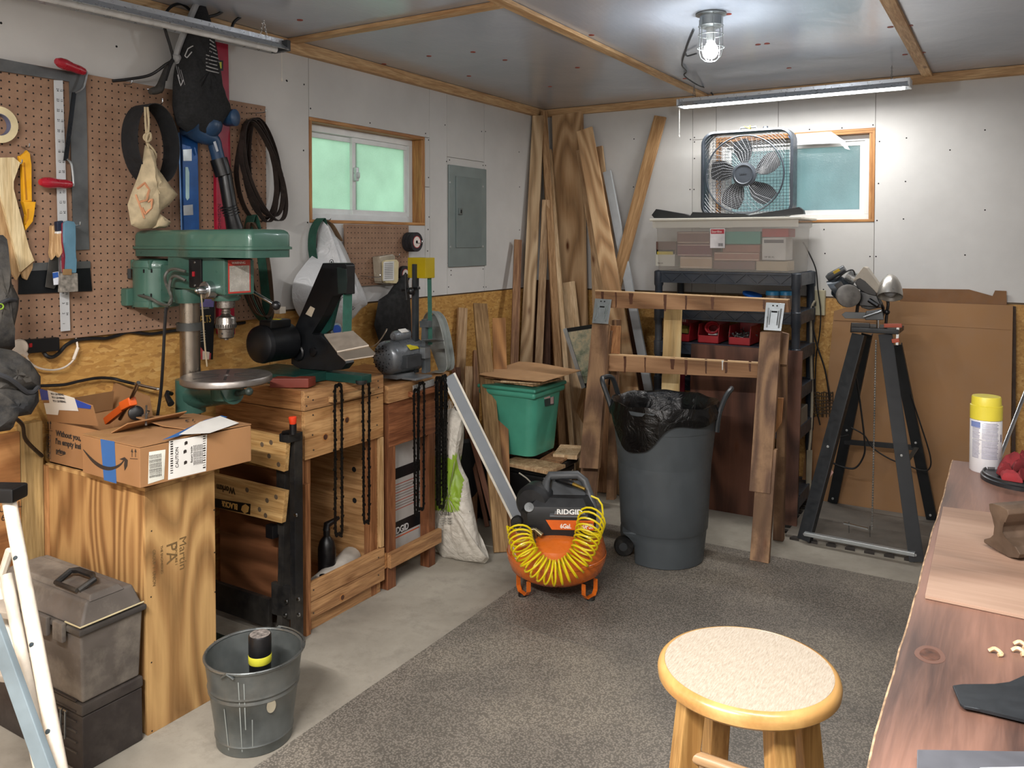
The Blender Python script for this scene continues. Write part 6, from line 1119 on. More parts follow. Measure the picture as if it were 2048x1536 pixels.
g = CG(); g.tube([(.0, .03, .455), (.05, -.01, .455), (.07, -.02, .452)], [.010, .014, .011], 10); g.done('blow_gun', BLKM, ac); g = CG(); g.tube([(.07, -.02, .452), (.12, -.05, .44)], [.009, .007], 8); g.done('brass_coupler', M('a88a45', .3, .9), ac)
text('RIDGID', .03, CM @ V((-.185, -.085, .20)), CM.to_3x3() @ V((.25, -.9, -.5)), CM.to_3x3() @ V((-.95, -.35, .0)), WHT, ac, sx=.7)
YH = M('dcc714', .35, 0, .03, coat=.3); dH = 3.30
cp_ = spline([PD(a, b, dH+e) for a, b, e in ((1039, 1062, .09), (1043, 1085, .04), (1055, 1110, -.01), (1078, 1135, -.02), (1107, 1146, -.02), (1138, 1137, -.02), (1160, 1112, -.01), (1173, 1080, .03), (1180, 1052, .08), (1185, 1036, .13))], 30)
pts = []; tot = 0; turns = 25; n = len(cp_); ls = [0]
for a, b in zip(cp_, cp_[1:]): ls.append(ls[-1]+(b-a).length)
side = FW*-1
for i in range(turns*16):
    s = ls[-1]*i/(turns*16); j = max(k for k in range(n) if ls[k] <= s+1e-9); j = min(j, n-2); p = cp_[j].lerp(cp_[j+1], (s-ls[j])/(ls[j+1]-ls[j])); t = (cp_[j+1]-cp_[j]).normalized(); u = t.cross(side).normalized(); v = u.cross(t)
    r_ = .048+.012*max(0, (s/ls[-1]-.7))/.3; a = 2*math.pi*i/16; pts.append(p+u*r_*math.cos(a)+v*r_*.9*math.sin(a))
g = G(); g.tube([CM @ V((-.165, -.11, .28)), pts[0]+Z1*.03+rc*-.005]+pts+[PD(1206, 1030, 3.42), PD(1204, 1010, 3.44), PD(1196, 998, 3.46), PD(1182, 992, 3.47)], .0042, 6); g.done('coiled_hose', YH, label='yellow coiled air hose draped over the compressor', cat='hose')
# ---- trash can
tcx = PD(1328, 1000, 3.89); tc_ = V((tcx.x, tcx.y, .012)); CANM = M('474d51', .5, 0, .06, 8); tcn = T('trash_can', 'large grey wheeled trash can lined with a black bag', 'trash can', tc_); nc = V((-tc_.x, -tc_.y, 0)).normalized(); rc = Z1.cross(nc); TM = frame(tc_, rc, -nc, Z1)
def TG_(): g = G(); g.m = TM; return g
g = TG_(); g.lathe([(0, .01), (.17, .01), (.178, 0), (.183, .004), (.186, .03), (.189, .06), (.192, .09), (.195, .12), (.197, .145), (.2, .15), (.203, .155), (.21, .30), (.219, .5), (.223, .60), (.226, .605), (.226, .615), (.238, .62), (.246, .70), (.25, .705), (.25, .72), (.243, .72), (.235, .62), (.2, .3), (.16, .03), (0, .03)], (0, 0, 0), (0, 0, 1), 64)
TI = TM.inverted()
for v in g.bm.verts:
    l = TI @ v.co
    if l.z < .149 and l.x < -.13 and l.z > -.01: l.x = -.13-(.0 if l.z < .1 else (l.z-.1)*1.2)-.12*max(0, -l.x-.13); v.co = TM @ l
g.done('barrel', CANM, tcn)
g = TG_()
a = -1.1; g.lathe([(0, -.016), (.043, -.016), (.047, -.01), (.047, .01), (.043, .016), (0, .016)], (-.185, -.035, .047), (.2, -1, 0), 24); whl = g.done('wheel', BLKR, tcn); g = TG_(); g.lathe([(0, .0), (.02, 0), (.02, .004), (0, .006)], (-.1884, -.052, .047), (.2, -1, 0), 16); g.done('hub', M('45484a', .4, .1), whl)
g = TG_(); g.lathe([(.0, -.03), (.05, -.03), (.05, .03), (0, .03)], (-.165, .03, .09), (1, .3, 0), 16); g.done('wheel_well', CANM, tcn)
def handleloop(pts, r=.012): g = TG_(); g.tube(spline(pts, 6), r, 8); return g.done('handle', M('24282b', .45), tcn)
handleloop([(-.245, -.03, .69), (-.262, -.02, .74), (-.292, .0, .82), (-.285, .05, .83), (-.25, .09, .82), (-.225, .12, .74), (-.21, .13, .70)]); handleloop([(.235, -.10, .62), (.245, -.09, .70), (.275, -.06, .775), (.30, -.02, .80), (.305, .03, .795), (.28, .07, .74), (.25, .08, .68)])
def linerm():
    m = NT('bin_liner'); v = m.coord(rnd=False); m.col(lin('070708')); m.set(Roughness=.3, Specular_IOR_Level=.4); m.bump(m.noise(v, 11, 5, .55, 1.2), .8, .02); return m.m
g = TG_(); rg = random.Random(4); N = 144
def drop(i):
    t = 2*math.pi*i/N; x = math.cos(t); y = math.sin(t); front = max(0, -y)
    dt = (t-math.radians(236)+math.pi)%(2*math.pi)-math.pi; d = .05+.015*front+.125*math.exp(-(dt/.52)**4)+.005*math.sin(5*t)
    if y > .3: d = .04
    return d
rings = []
for lev in range(9):
    ring = []
    for i in range(N):
        t = 2*math.pi*i/N; d = drop(i); wob = .003*math.sin(t*7)+.002*math.sin(t*16+1)
        if lev < 4: f = 1-lev/3.2; f = max(0, f); z = .728-d*f; r = .25+.013+wob-.010*f*d/.1
        else: k = (lev-4)/4; z = .735-.22*k-.0*d; r = .229-.03*k-.05*k*k+wob*.8+.006*math.sin(t*11)*k
        if lev == 3: z = .742; r = .247+wob
        ring.append(g.bm.verts.new(TM @ V((r*math.cos(t), r*math.sin(t), z+.004*math.sin(t*9)))))
    rings.append(ring)
for a, b in zip(rings, rings[1:]):
    for i in range(N): g.face([a[i], a[(i+1) % N], b[(i+1) % N], b[i]])
c = g.bm.verts.new(TM @ V((0, 0, .47)))
for i in range(N): g.face([rings[-1][i], rings[-1][(i+1) % N], c])
g.done('liner', linerm(), tcn, smooth=70)
g = TG_(); g.lathe([(0, 0), (.03, 0), (.032, .01), (0, .012)], (-.02, .03, .53), (0, -.5, 1), 18); g.done('red_lid', M('a82028', .4), label='round red cap lying on the rubbish in the trash can', cat='cap')  # a loose red lid
# ============================================================ BACK WALL: SHELF, CLEAR BIN, FAN, SAWHORSE, STAND
SF, SB = 4.55, 4.97; SHM = M('2b3440', .45, 0, .06, 8, dust=.15)
sx0, sx1 = P(1307, 540, y=SF).x, P(1600, 545, y=SF).x
sh = T('shelf_unit', 'black plastic five-tier shelf unit against the back wall', 'shelf', ((sx0+sx1)/2, (SF+SB)/2, 0))
tiers = [P(1593, p, y=SF).z for p in (547, 625, 699, 777, 857)]+[.12]
for x in (sx0+.024, sx1-.024):
    for y in (SF+.024, SB-.024):
        g = G(); zs = [0]+sorted(tiers)
        pr = [(.022, 0)]
        for z in sorted(tiers): pr += [(.022, max(0, z-.09)), (.027, z-.08), (.027, z-.005), (.022, z)]
        g.lathe([(0, 0)]+pr+[(0, tiers[0]+.005)], (x, y, 0), (0, 0, 1), 18); g.done('post', SHM, sh)
for z in tiers:
    g = G(); h = .068; g.bb(sx0+.01, sx1-.01, SF+.01, SB-.01, z-.012, z-.004, .001)
    for y in (SF, SB-.012):
        g.bb(sx0+.045, sx1-.045, y, y+.012, z-.012, z, .001); g.bb(sx0+.045, sx1-.045, y, y+.012, z-h, z-h+.009, .001); g.bb(sx0+.045, sx1-.045, y+.009, y+.012, z-h, z, 0)
        n = 12; w = (sx1-sx0-.09)/n
        for i in range(n): a, b = V((sx0+.045+i*w, y+.004, z-h+.006)), V((sx0+.045+(i+1)*w, y+.004, z-.008)); a.z, b.z = (a.z, b.z) if i % 2 else (b.z, a.z); g.bar(a, b, .006, .008, (0, 1, 0))
    for x in (sx0, sx1-.012): g.bb(x, x+.012, SF+.045, SB-.045, z-h, z, .002)
    g.done('tier', SHM, sh)
z1_ = tiers[0]
# clear bin
def clearm(name, c, a):
    m = NT(name); t = m.t; tr = m.n('ShaderNodeBsdfTransparent'); m.col(lin(c)); m.set(Roughness=.3); mx = m.n('ShaderNodeMixShader'); mx.inputs[0].default_value = a; m.l(tr.outputs[0], mx.inputs[1]); m.l(m.b.outputs[0], mx.inputs[2]); m.l(mx.outputs[0], t.nodes['Material Output'].inputs[0]); return m.m
CLR = clearm('milky_plastic', 'cdc8c0', .2)
cx0, cx1, cy0_, cy1_ = P(1314, 500, y=SF).x, P(1588, 500, y=SF+.0).x, SF+.005, SB-.06; cz0, cz1 = z1_+.002, P(1450, 437, y=SF).z
cbn = T('clear_bin', 'large milky clear storage bin full of cartridge boxes on the shelf', 'bin', ((cx0+cx1)/2, 4.75, cz0))
g = G(); e = .018
def rr(x0, x1, y0, y1, z, r=.03): return [V((cx+r*math.cos(math.radians(a0+k*18)), cy+r*math.sin(math.radians(a0+k*18)), z)) for cx, cy, a0 in ((x1-r, y0+r, -90), (x1-r, y1-r, 0), (x0+r, y1-r, 90), (x0+r, y0+r, 180)) for k in range(6)]
rows = [[g.bm.verts.new(v) for v in rr(cx0-a, cx1+a, cy0_-a*.6, cy1_+a*.6, z)] for z, a in ((cz0, 0), (cz1-.055, .01), (cz1-.045, .022), (cz1-.008, .024))]
for a, b in zip(rows, rows[1:]):
    for i in range(len(a)): g.face([a[i], a[(i+1) % len(a)], b[(i+1) % len(a)], b[i]])
g.face(rows[0][::-1]); g.done('body', CLR, cbn, solid=.002)
g = G(); g.bb(cx0-.024, cx1+.024, cy0_-.018, cy0_-.0165, cz1-.05, cz1-.010, .0); g.bb(P(1402, 450, y=SF).x, P(1466, 450, y=SF).x, cy0_-.0185, cy0_-.0165, cz1-.052, cz1-.012, .0); g.done('rim_band', clearm('milky_rim', 'd6d2c8', .62), cbn)
LIDM = M('d6d2c6', .4, 0, .04); g = G(); g.bb(cx0-.04, cx1+.04, cy0_-.03, cy1_+.03, cz1-.01, cz1+.004, .004); g.done('lid', LIDM, cbn)
g = G(); xm = P(1436, 480, y=SF).x; g.prism([(xm-.042, cy0_-.014, cz1-.165), (xm+.042, cy0_-.014, cz1-.165), (xm+.042, cy0_-.014, cz1-.055), (xm-.042, cy0_-.014, cz1-.055)], (0, -.001, 0)); mk = g.done('maker_label', M('d9d6d8', .5), cbn)
g = G(); g.bb(xm-.038, xm+.038, cy0_-.0165, cy0_-.0155, cz1-.085, cz1-.06, .0); g.done('red_oval', M('b8283a', .4), mk); text('Sterilite', .019, (xm-.034, cy0_-.017, cz1-.079), X1, (0, -1, 0), WHT, mk); g = G()
for i in range(7): g.bb(xm+.005+i*.004, xm+.0068+i*.004, cy0_-.0165, cy0_-.0155, cz1-.155, cz1-.138, 0)
g.done('barcode', INKD, mk, kind='stuff')
bc_ = [('5f4038', (1312, 1352, 483, 509), 'maroon cartridge box far left in the clear bin'), ('c9c7bd', (1311, 1350, 499, 532), 'white box with yellow band low left in the clear bin'), ('7d5a55', (1354, 1420, 463, 487), 'brown patterned box upper left in the clear bin'), ('6e2d3c', (1354, 1424, 488, 512), 'maroon labelled box left of centre in the clear bin'), ('b79a80', (1360, 1424, 514, 536), 'tan box with red frame at the bottom of the clear bin'), ('4a9c90', (1445, 1521, 463, 488), 'turquoise box in the top row of the clear bin'), ('9a6355', (1445, 1520, 490, 504), 'salmon box below the turquoise one in the clear bin'), ('a3705f', (1428, 1519, 505, 521), 'patterned red-brown box in the middle of the clear bin'), ('6f4a46', (1426, 1510, 523, 538), 'dark plum box at the bottom middle of the clear bin'), ('b5474b', (1524, 1577, 457, 474), 'red-topped white box upper right in the clear bin'), ('d2d0cd', (1524, 1572, 475, 520), 'white box with printed label right in the clear bin'), ('b3a083', (1512, 1575, 523, 541), 'tan box low right in the clear bin')]
cyy = cy0_+.02
for c, (a, b, t_, d), lb in bc_:
    p, q = P(a, d, y=cyy), P(b, t_, y=cyy); zb_ = max(p.z, cz0+.004); ct = T('small_box', lb, 'box', ((p.x+q.x)/2, cyy+.08, zb_), 'boxes inside the clear bin'); g = G(); g.bb(p.x, q.x, cyy, cyy+.16, zb_, q.z, .0015, 1); bo_ = g.done('carton', M(c, .6, 0, .06), ct)
    if c in ('6e2d3c', '7d5a55', 'a3705f', 'b79a80'):
        g = G(); k = .005; g.bb(p.x+k, q.x-k, cyy-.0006, cyy, q.z-k-.003, q.z-k, 0); g.bb(p.x+k, q.x-k, cyy-.0006, cyy, zb_+k, zb_+k+.003, 0); g.done('printed_border', M('d2bfae', .6), bo_, kind='stuff')
    if c in ('c9c7bd', 'd2d0cd'): g = G(); g.bb(p.x+.01, q.x-.012, cyy-.0006, cyy, q.z-.03, q.z-.012, 0); g.done('printed_label', M('5e5f66' if c[0] == 'd' else 'c9b52e', .6), bo_); text('HP 88 XL' if c[0] == 'd' else '7BCH', .014, (p.x+.012, cyy-.0009, zb_+.012), X1, (0, -1, 0), INKD, bo_)
# black strips on the lid and fan
for i, (pts, lb) in enumerate(((((1303, 430), (1312, 418), (1370, 428), (1380, 432), (1376, 436), (1308, 436)), 'black plastic strip lying on the left of the clear bin lid'), (((1380, 432), (1385, 424), (1490, 428), (1500, 432), (1495, 437), (1376, 437)), 'black plastic strip in the middle of the clear bin lid'), (((1500, 430), (1598, 414), (1606, 420), (1608, 428), (1560, 432), (1496, 437)), 'bent black plastic strip on the right of the clear bin lid'))):
    g = G(); dep = (.05, .065, .04)[i]; g.prism([P(a, b, y=cy0_+.03-.004*i) for a, b in pts], (0, dep, 0), .001); g.done('plastic_strip', M('1b1d20', .45, 0, .1), label=lb, cat='strip')
fy = 4.77; fnz0, fnz1 = cz1+.005, P(1490, 259, y=fy-.05).z; fx0, fx1 = P(1402, 345, y=fy-.05).x, P(1586, 345, y=fy-.05).x; fcx, fcz = (fx0+fx1)/2, (fnz0+fnz1)/2; FW2, FH2 = (fx1-fx0)/2, (fnz1-fnz0)/2
fan = T('box_fan', 'dark grey box fan standing on the clear bin in front of the window', 'fan', (fcx, fy, fnz0)); FNM = M('3a4048', .4, .2, .06); CHW = M('7b7e82', .45, .4)
def rrx(hw, hh, r, y): return [V((fcx+cx+r*math.cos(math.radians(a0+k*15)), y, fcz+cz+r*math.sin(math.radians(a0+k*15)))) for cx, cz, a0 in ((hw-r, -hh+r, -90), (hw-r, hh-r, 0), (-hw+r, hh-r, 90), (-hw+r, -hh+r, 180)) for k in range(7)]
g = G(); rows = [[g.bm.verts.new(v) for v in rrx(FW2-a, FH2-a, .075-a*.5, y)] for a, y in ((.012, fy-.055), (0, fy-.05), (0, fy+.05), (.012, fy+.055), (.016, fy+.05), (.016, fy-.05))]
for a, b in zip(rows, rows[1:]+rows[:1]):
    for i in range(len(a)): g.face([a[i], a[(i+1) % len(a)], b[(i+1) % len(a)], b[i]])
g.done('housing', FNM, fan, smooth=50)
hc = P(1488, 349, y=fy-.055); R_ = .215
for yy, sgn, nm in ((fy-.053, 1, 'front_grille'), (fy+.053, -1, 'rear_grille')):
    g = G()
    if sgn > 0:
        for i in range(19): r = .045+i*.0093; g.tube(ell((hc.x, yy-.004*(1-i/19), hc.z), X1*r, Z1*r, 40), .0008, 4, True)
        for i in range(36):
            a = 2*math.pi*i/44; a2 = a+.55; g.tube([V((hc.x+.045*math.cos(a), yy-.004, hc.z+.045*math.sin(a))), V((hc.x+.13*math.cos(a+.25), yy-.002, hc.z+.13*math.sin(a+.25))), V((hc.x+.225*math.cos(a2), yy, hc.z+.225*math.sin(a2)))], .0011, 4)
        g2 = G(); g2.tube(ell((hc.x, yy, hc.z), X1*.222, Z1*.222, 48), .005, 6, True); g2.done('grille_ring', FNM, fan)
        for cxs in (-1, 1):
            for czs in (-1, 1):
                for k in range(6): r0 = .236+k*.013; a0 = math.atan2(czs, cxs); hw = .42-.07*k; g.tube([V((hc.x+r0*math.cos(a0+t), yy, hc.z+r0*math.sin(a0+t))) for t in (-hw, -hw/2, 0, hw/2, hw)], .0011, 4)
    else:
        n = 26
        for i in range(n+1): x = fcx-FW2+.02+(2*FW2-.04)*i/n; g.tube([(x, yy, fcz-FH2+.03), (x, yy, fcz+FH2-.03)], .0011, 4)
        for i in range(n+1): z = fcz-FH2+.02+(2*FH2-.04)*i/n; g.tube([(fcx-FW2+.03, yy, z), (fcx+FW2-.03, yy, z)], .0011, 4)
    g.done(nm, CHW if sgn > 0 else M('4b5057', .4, .4), fan, kind='stuff')
g = G(); g.lathe([(0, 0), (.050, 0), (.054, -.004), (.057, .006), (.068, .01), (.068, .03)], (hc.x, yy*0+fy-.066, hc.z), (0, 1, 0), 36); hub_ = g.done('hub', M('3d434b', .4, .1, .04), fan); text('Lasko', .018, (hc.x-.024, fy-.0665, hc.z-.004), X1, (0, -1, 0), M('23272d', .4), hub_)
for k in range(5):
    g = G(); a0 = math.radians(92+72*k)
    def blade(u, v, a0=a0):
        r = .06+.145*u; w = (.30+.26*math.sin(math.pi*(u**.8))); t = a0+(v-.5)*2*w*.75+.12*u; return (hc.x+r*math.cos(t), fy-.02+.05*(v-.5)*(1-.3*u), hc.z+r*math.sin(t))
    g.grid(blade, 8, 6); g.done('blade', M('1b1e22', .4, .0, .05), fan, solid=.003)
g = G(); g.tube([(fcx-.05, fy, fcz+FH2-.002), (fcx-.045, fy, fcz+FH2+.018), (fcx+.045, fy, fcz+FH2+.018), (fcx+.05, fy, fcz+FH2-.002)], .006, 8); g.done('carry_handle', CHW, fan); g = G(); g.cyl((fcx+.1, fy-.01, fcz+FH2-.001), (fcx+.1, fy-.01, fcz+FH2+.016), .016, .013, 14); g.done('speed_knob', FNM, fan)
g = G(); g.tube(ell((fcx+.01, fy, fcz+FH2+.012), Y1*.012, Z1*.014, 12), .003, 5, True); g.tube([(fcx+.01, fy-.012, fcz+FH2+.01), (fcx-.02, fy-.02, fcz+FH2+.022)], .0025, 5); g.done('yellow_tie', M('d2bf4a', .6), fan)
# things on the shelf tiers
def jar(px, py, z, y, c, lb): 
    p = P(px, py, y=y); t = T('jar', lb, 'jar', (p.x, y, z)); g = G(); g.lathe([(0, 0), (.036, 0), (.038, .006), (.038, .07), (.034, .078), (.034, .085)], (p.x, y, z), (0, 0, 1), 20); g.done('glass', M('7b6a5c', .2), t); g = G(); g.lathe([(.037, .08), (.037, .1), (.034, .104), (0, .104)], (p.x, y, z), (0, 0, 1), 24); g.done('lid', c, t)
BL = M('2b7aa8', .4, 0, .05); z2 = tiers[1]
jar(1545, 580, z2, 4.68, BL, 'left glass jar with blue lid on the second tier'); jar(1572, 580, z2, 4.72, BL, 'right glass jar with blue lid on the second tier')
p = P(1504, 578, y=4.70); g = G(); g.lathe([(0, 0), (.052, 0), (.055, .004), (.055, .014), (.05, .016), (0, .012)], (p.x, 4.70, z2+.07), (.25, -.1, 1), 28); g.done('blue_lid', M('1f62c0', .35), label='wide blue lid leaning on the second tier of the shelf', cat='lid')
g = G(); g.bb(p.x-.05, p.x+.05, 4.66, 4.76, z2+.001, z2+.066, .003); g.done('low_box', M('24303c', .6), label='dark box under the wide blue lid', cat='box')
z3 = tiers[2]; REDB = M('a0202a', .35, 0, .05)
for i, (a, b, lb) in enumerate(((1358, 1381, 'red parts bin farthest left on the third tier'), (1395, 1439, 'red parts bin with a coiled red strap on the third tier'), (1454, 1502, 'red parts bin of screws and bolts on the third tier'))):
    x0, x1_ = P(a, 690, y=4.60).x, P(b, 690, y=4.60).x; x0 = x1_-.12; t = T('parts_bin', lb, 'bin', ((x0+x1_)/2, 4.68, z3), 'red parts bins'); y0, y1_ = 4.58, 4.80
    g = G(); g.bb(x0, x1_, y0, y1_, z3, z3+.003); g.bb(x0, x1_, y0, y0+.003, z3, z3+.042, .001); g.bb(x0, x1_, y1_-.003, y1_, z3, z3+.105, .001)
    for x in (x0, x1_-.003): g.prism([(x, y0, z3), (x, y1_, z3), (x, y1_, z3+.105), (x, y0+.02, z3+.105), (x, y0, z3+.045)], (.003, 0, 0))
    g.done('tray', REDB, t)
    xm = (x0+x1_)/2; rg = random.Random(i)
    if i == 1: g = G(); g.tube(ell((xm+.01, y0+.04, z3+.085), X1*.038, Z1*.03+Y1*.012, 20), .007, 6, True); g.tube(ell((xm+.012, y0+.055, z3+.08), X1*.03, Z1*.024+Y1*.012, 20), .006, 6, True); g.done('coiled_strap', M('9a1824', .5), label='coiled red strap in the middle red parts bin', cat='strap'); g = G(); g.pillow([(xm-.01, y0+.03, z3+.045), (xm+.04, y0+.03, z3+.045), (xm+.045, y0+.06, z3+.045), (xm-.005, y0+.06, z3+.045)], Z1, .015, 3, .3); g.done('white_rag', M('bdb8b8', .8), label='white scrap of cloth in the middle red parts bin', cat='cloth')
    elif i == 2:
        g = G()
        for k in range(46): c = V((xm+rg.uniform(-.05, .05), y0+rg.uniform(.01, .15), z3+.035+rg.uniform(0, .02))); d = V((rg.uniform(-1, 1), rg.uniform(-1, 1), rg.uniform(-.5, .9))).normalized(); g.cyl(c, c+d*.028, .0025, seg=5); g.cyl(c+d*.028, c+d*.031, .005, seg=6)
        g.done('loose_screws', STL, label='loose screws and bolts heaped in the right red parts bin', cat='screws', kind='stuff')
    else: g = G(); g.pillow([(xm-.03, y0+.02, z3+.05), (xm+.045, y0+.02, z3+.045), (xm+.045, y0+.1, z3+.06), (xm-.03, y0+.1, z3+.05)], Z1, .03, 5, .3); g.done('yellow_rag', M('7d7230', .8), label='dull yellow cloth in the left red parts bin', cat='cloth')
g = G(); p = P(1368, 640, y=4.62)
for k in range(3): g.bb(p.x-.016+k*.012, p.x-.010+k*.012, 4.61, 4.615, P(1368, 644, y=4.61).z, tiers[1]-.07, 0)
o = g.done('white_stripes', M('c9b8b8', .6), None, label=None); q = T('striped_strap', 'red and white striped strap hanging under the second tier', 'strap', (p.x, 4.62, p.z)); o.parent = q; o.location = WM[o.name]-WM[q.name]; o.location = o.location
g = G(); g.bb(p.x-.022, p.x+.024, 4.616, 4.62, P(1368, 646, y=4.61).z, tiers[1]-.07, 0); g.done('red_cloth', M('8c1f2a', .7), q)
for i, (a, b, z, c, lb, h) in enumerate(((1350, 1420, 1, '5a4636', 'brown carton standing low on the second tier left', .1), (1520, 1580, 3, '6a5138', 'brown box on the fourth tier of the shelf', .12), (1340, 1400, 3, '1d2126', 'dark case on the fourth tier behind the sawhorse', .14), (1400, 1500, 4, '8a8070', 'pale box on the fifth tier behind the dark board', .12), (1330, 1352, 3, '8a1c2c', 'red box edge showing beside the yellow pine board', .09))):
    if i == 0: continue
    zz = tiers[z] if z < len(tiers) else tiers[-1]; x0, x1_ = P(a, 780, y=4.66).x, P(b, 780, y=4.66).x; g = G(); g.bb(x0, x1_, 4.64, 4.84, zz, zz+h, .002); g.done('storage_box', M(c, .6, 0, .08), label=lb, cat='box')
p0, p1 = P(1362, 748, y=4.49), P(1373, 764, y=4.49); g = G(); g.bb(p0.x-.03, p0.x+.02, 4.475, 4.50, .0, p0.z+.02, .002); g.done('red_panel_edge', M('6e1626', .5), label='dark red board edge left of the red-brown panel', cat='board')
g = G(); a, b = P(1632, 845, y=4.7), 0; g.bb(sx1-.1, sx1-.005, 4.62, 4.80, tiers[4], tiers[4]+.09, .002); g.done('storage_box', M('7d776c', .6), label='grey-beige box at the right end of the lowest full tier', cat='box')
# dark wood slab panels against the shelf
DKW = wood('744834', '47291d', 'Z', 9, .4, .35, 3, coat=.2)
g = G(); x0, x1_ = P(1377, 800, y=4.48).x, P(1530, 800, y=4.48).x; g.hexa([(x0, 4.47, 0.0), (x1_, 4.47, 0), (x1_, 4.485, 0), (x0, 4.485, 0), (x0, 4.52, .915), (x1_, 4.52, .915), (x1_, 4.535, .915), (x0, 4.535, .915)], .001); g.done('laminate_panel', DKW, label='wide red-brown stained panel leaning on the shelf behind the trash can', cat='panel')
g = G(); x0, x1_ = P(1560, 800, y=4.42).x, P(1597, 800, y=4.42).x; g.hexa([(x0, 4.40, 0.0), (x1_, 4.40, 0), (x1_, 4.418, 0), (x0, 4.418, 0), (x0, 4.50, .915), (x1_, 4.50, .915), (x1_, 4.518, .915), (x0, 4.518, .915)], .001); g.done('stained_board', wood('7d5340', '523327', 'Z', 12, .45, .5, 4), label='narrow red-brown stained board right of the sawhorse leg', cat='board')
# sawhorse
SW = wood('b98a5c', '8a5f38', 'X', 20, .6, .6, 2); SWZ = wood('a37c54', '70503a', 'Z', 16, .6, .5, 4, stain='5e4530'); SWG = wood('c0874a', '9a6230', 'Z', 18, .55, .2)
yb_ = 4.10; shs = T('sawhorse', 'tall weathered sawhorse with two cross beams and metal brackets', 'sawhorse', (-1.43, 4.05, 0))
def beam(tl, tr, br_, bl, y, nm='beam', mat=SW): g = G(); g.prism([P(a, b, y=y) for a, b in (tl, tr, br_, bl)], (0, .038, 0), .002); return g.done(nm, mat, shs)
beam((1190, 581), (1576, 600), (1578, 625), (1192, 615), yb_-.02); bm2 = beam((1216, 709), (1528, 727), (1528, 757), (1214, 742), yb_-.02)
g = G(); DRP = M('55321f', .45, 0, .15)
for xs_, bmx, y0_, y1_ in (((1205, 1232, 1262, 1330, 1372, 1425, 1528), None, 590, 616), ((1250, 1290, 1345, 1372, 1412, 1452, 1500), bm2, 716, 744)):
    for j, xx_ in enumerate(xs_):
        sl_ = .046*(xx_-(1190 if bmx is None else 1216)); w_ = (5, 3, 9, 6, 4, 7, 5)[j]; e_ = (y1_-y0_)*(1, .9, .6, 1, .8, .7, .5)[j]; rj = random.Random(int(xx_)); K_ = 8; wl_ = [w_*(1.1-.5*k/K_)+rj.uniform(-.5, .5) for k in range(K_+1)]; cx_ = [xx_+rj.uniform(-.5, .5) for k in range(K_+1)]; yt_ = y0_-(8 if bmx is None else 7); g2 = G(); g2.prism([P(cx_[k]+wl_[k]/2, yt_+(y0_+e_-yt_)*k/K_+sl_, y=yb_-.0203) for k in range(K_+1)]+[P(cx_[k]-wl_[k]/2, yt_+(y0_+e_-yt_)*k/K_+sl_, y=yb_-.0203) for k in range(K_, -1, -1)], (0, -.0006, 0)); g2.done('stain_drip', DRP, shs)
g.prism([P(a, b, y=yb_-.0205) for a, b in ((1443, 721), (1448, 721), (1446, 726), (1446, 740), (1444, 740), (1444, 726))], (0, -.001, 0)); g.done('white_paint_drip', M('d8d8d4', .5), bm2)
g = G(); g.prism([P(a, b, y=yb_-.021) for a, b in ((1190, 580.4), (1576, 599), (1576, 601), (1190, 582.4))], (0, .04, 0)); g.done('pale_top_edge', M('c9a67c', .6), shs); g = G(); g.prism([P(a, b, y=yb_-.021) for a, b in ((1216, 708), (1522, 725.5), (1522, 728), (1216, 710.5))], (0, .03, 0)); g.done('pale_top_edge', M('c9a67c', .6), shs)
def leg(pts, y0, y1_, mat=SWZ, th=.03, nm='leg'):
    """pts: upper left/right pixels, then lower right/left; y at top y0 and at the bottom y1"""
    q = [P(*pts[0], y=y0), P(*pts[1], y=y0), P(*pts[2], y=y1_), P(*pts[3], y=y1_)]
    for v in q: v.z = max(v.z, .013 if v.y < 3.93 else .001)
    g = G(); g.prism(q, (0, th, 0), .002); return g.done(nm, mat, shs)
leg(((1184, 646), (1217, 650), (1196, 938), (1158, 936)), 4.055, 3.93); leg(((1200, 660), (1224, 662), (1188, 1012), (1152, 1008)), 4.10, 3.98, th=.025)
leg(((1520, 664), (1562, 664), (1540, 988), (1498, 982)), 4.055, 3.885); leg(((1515, 900), (1553, 900), (1537, 1133), (1499, 1127)), 3.94, 3.82)
leg(((1560, 664), (1574, 668), (1566, 1083), (1545, 1085)), 4.16, 4.17, th=.035); leg(((1224, 640), (1236, 640), (1228, 1000), (1212, 1000)), 4.16, 4.20, th=.035)
leg(((1216, 651), (1241, 652), (1238, 708), (1212, 706)), 4.12, 4.10, SWG, .012, 'gusset'); leg(((1558, 664), (1578, 668), (1574, 730), (1555, 728)), 4.14, 4.12, SWZ, .012, 'gusset'); leg(((1553, 796), (1567, 796), (1563, 846), (1548, 870)), 4.09, 4.08, SWG, .012, 'gusset')
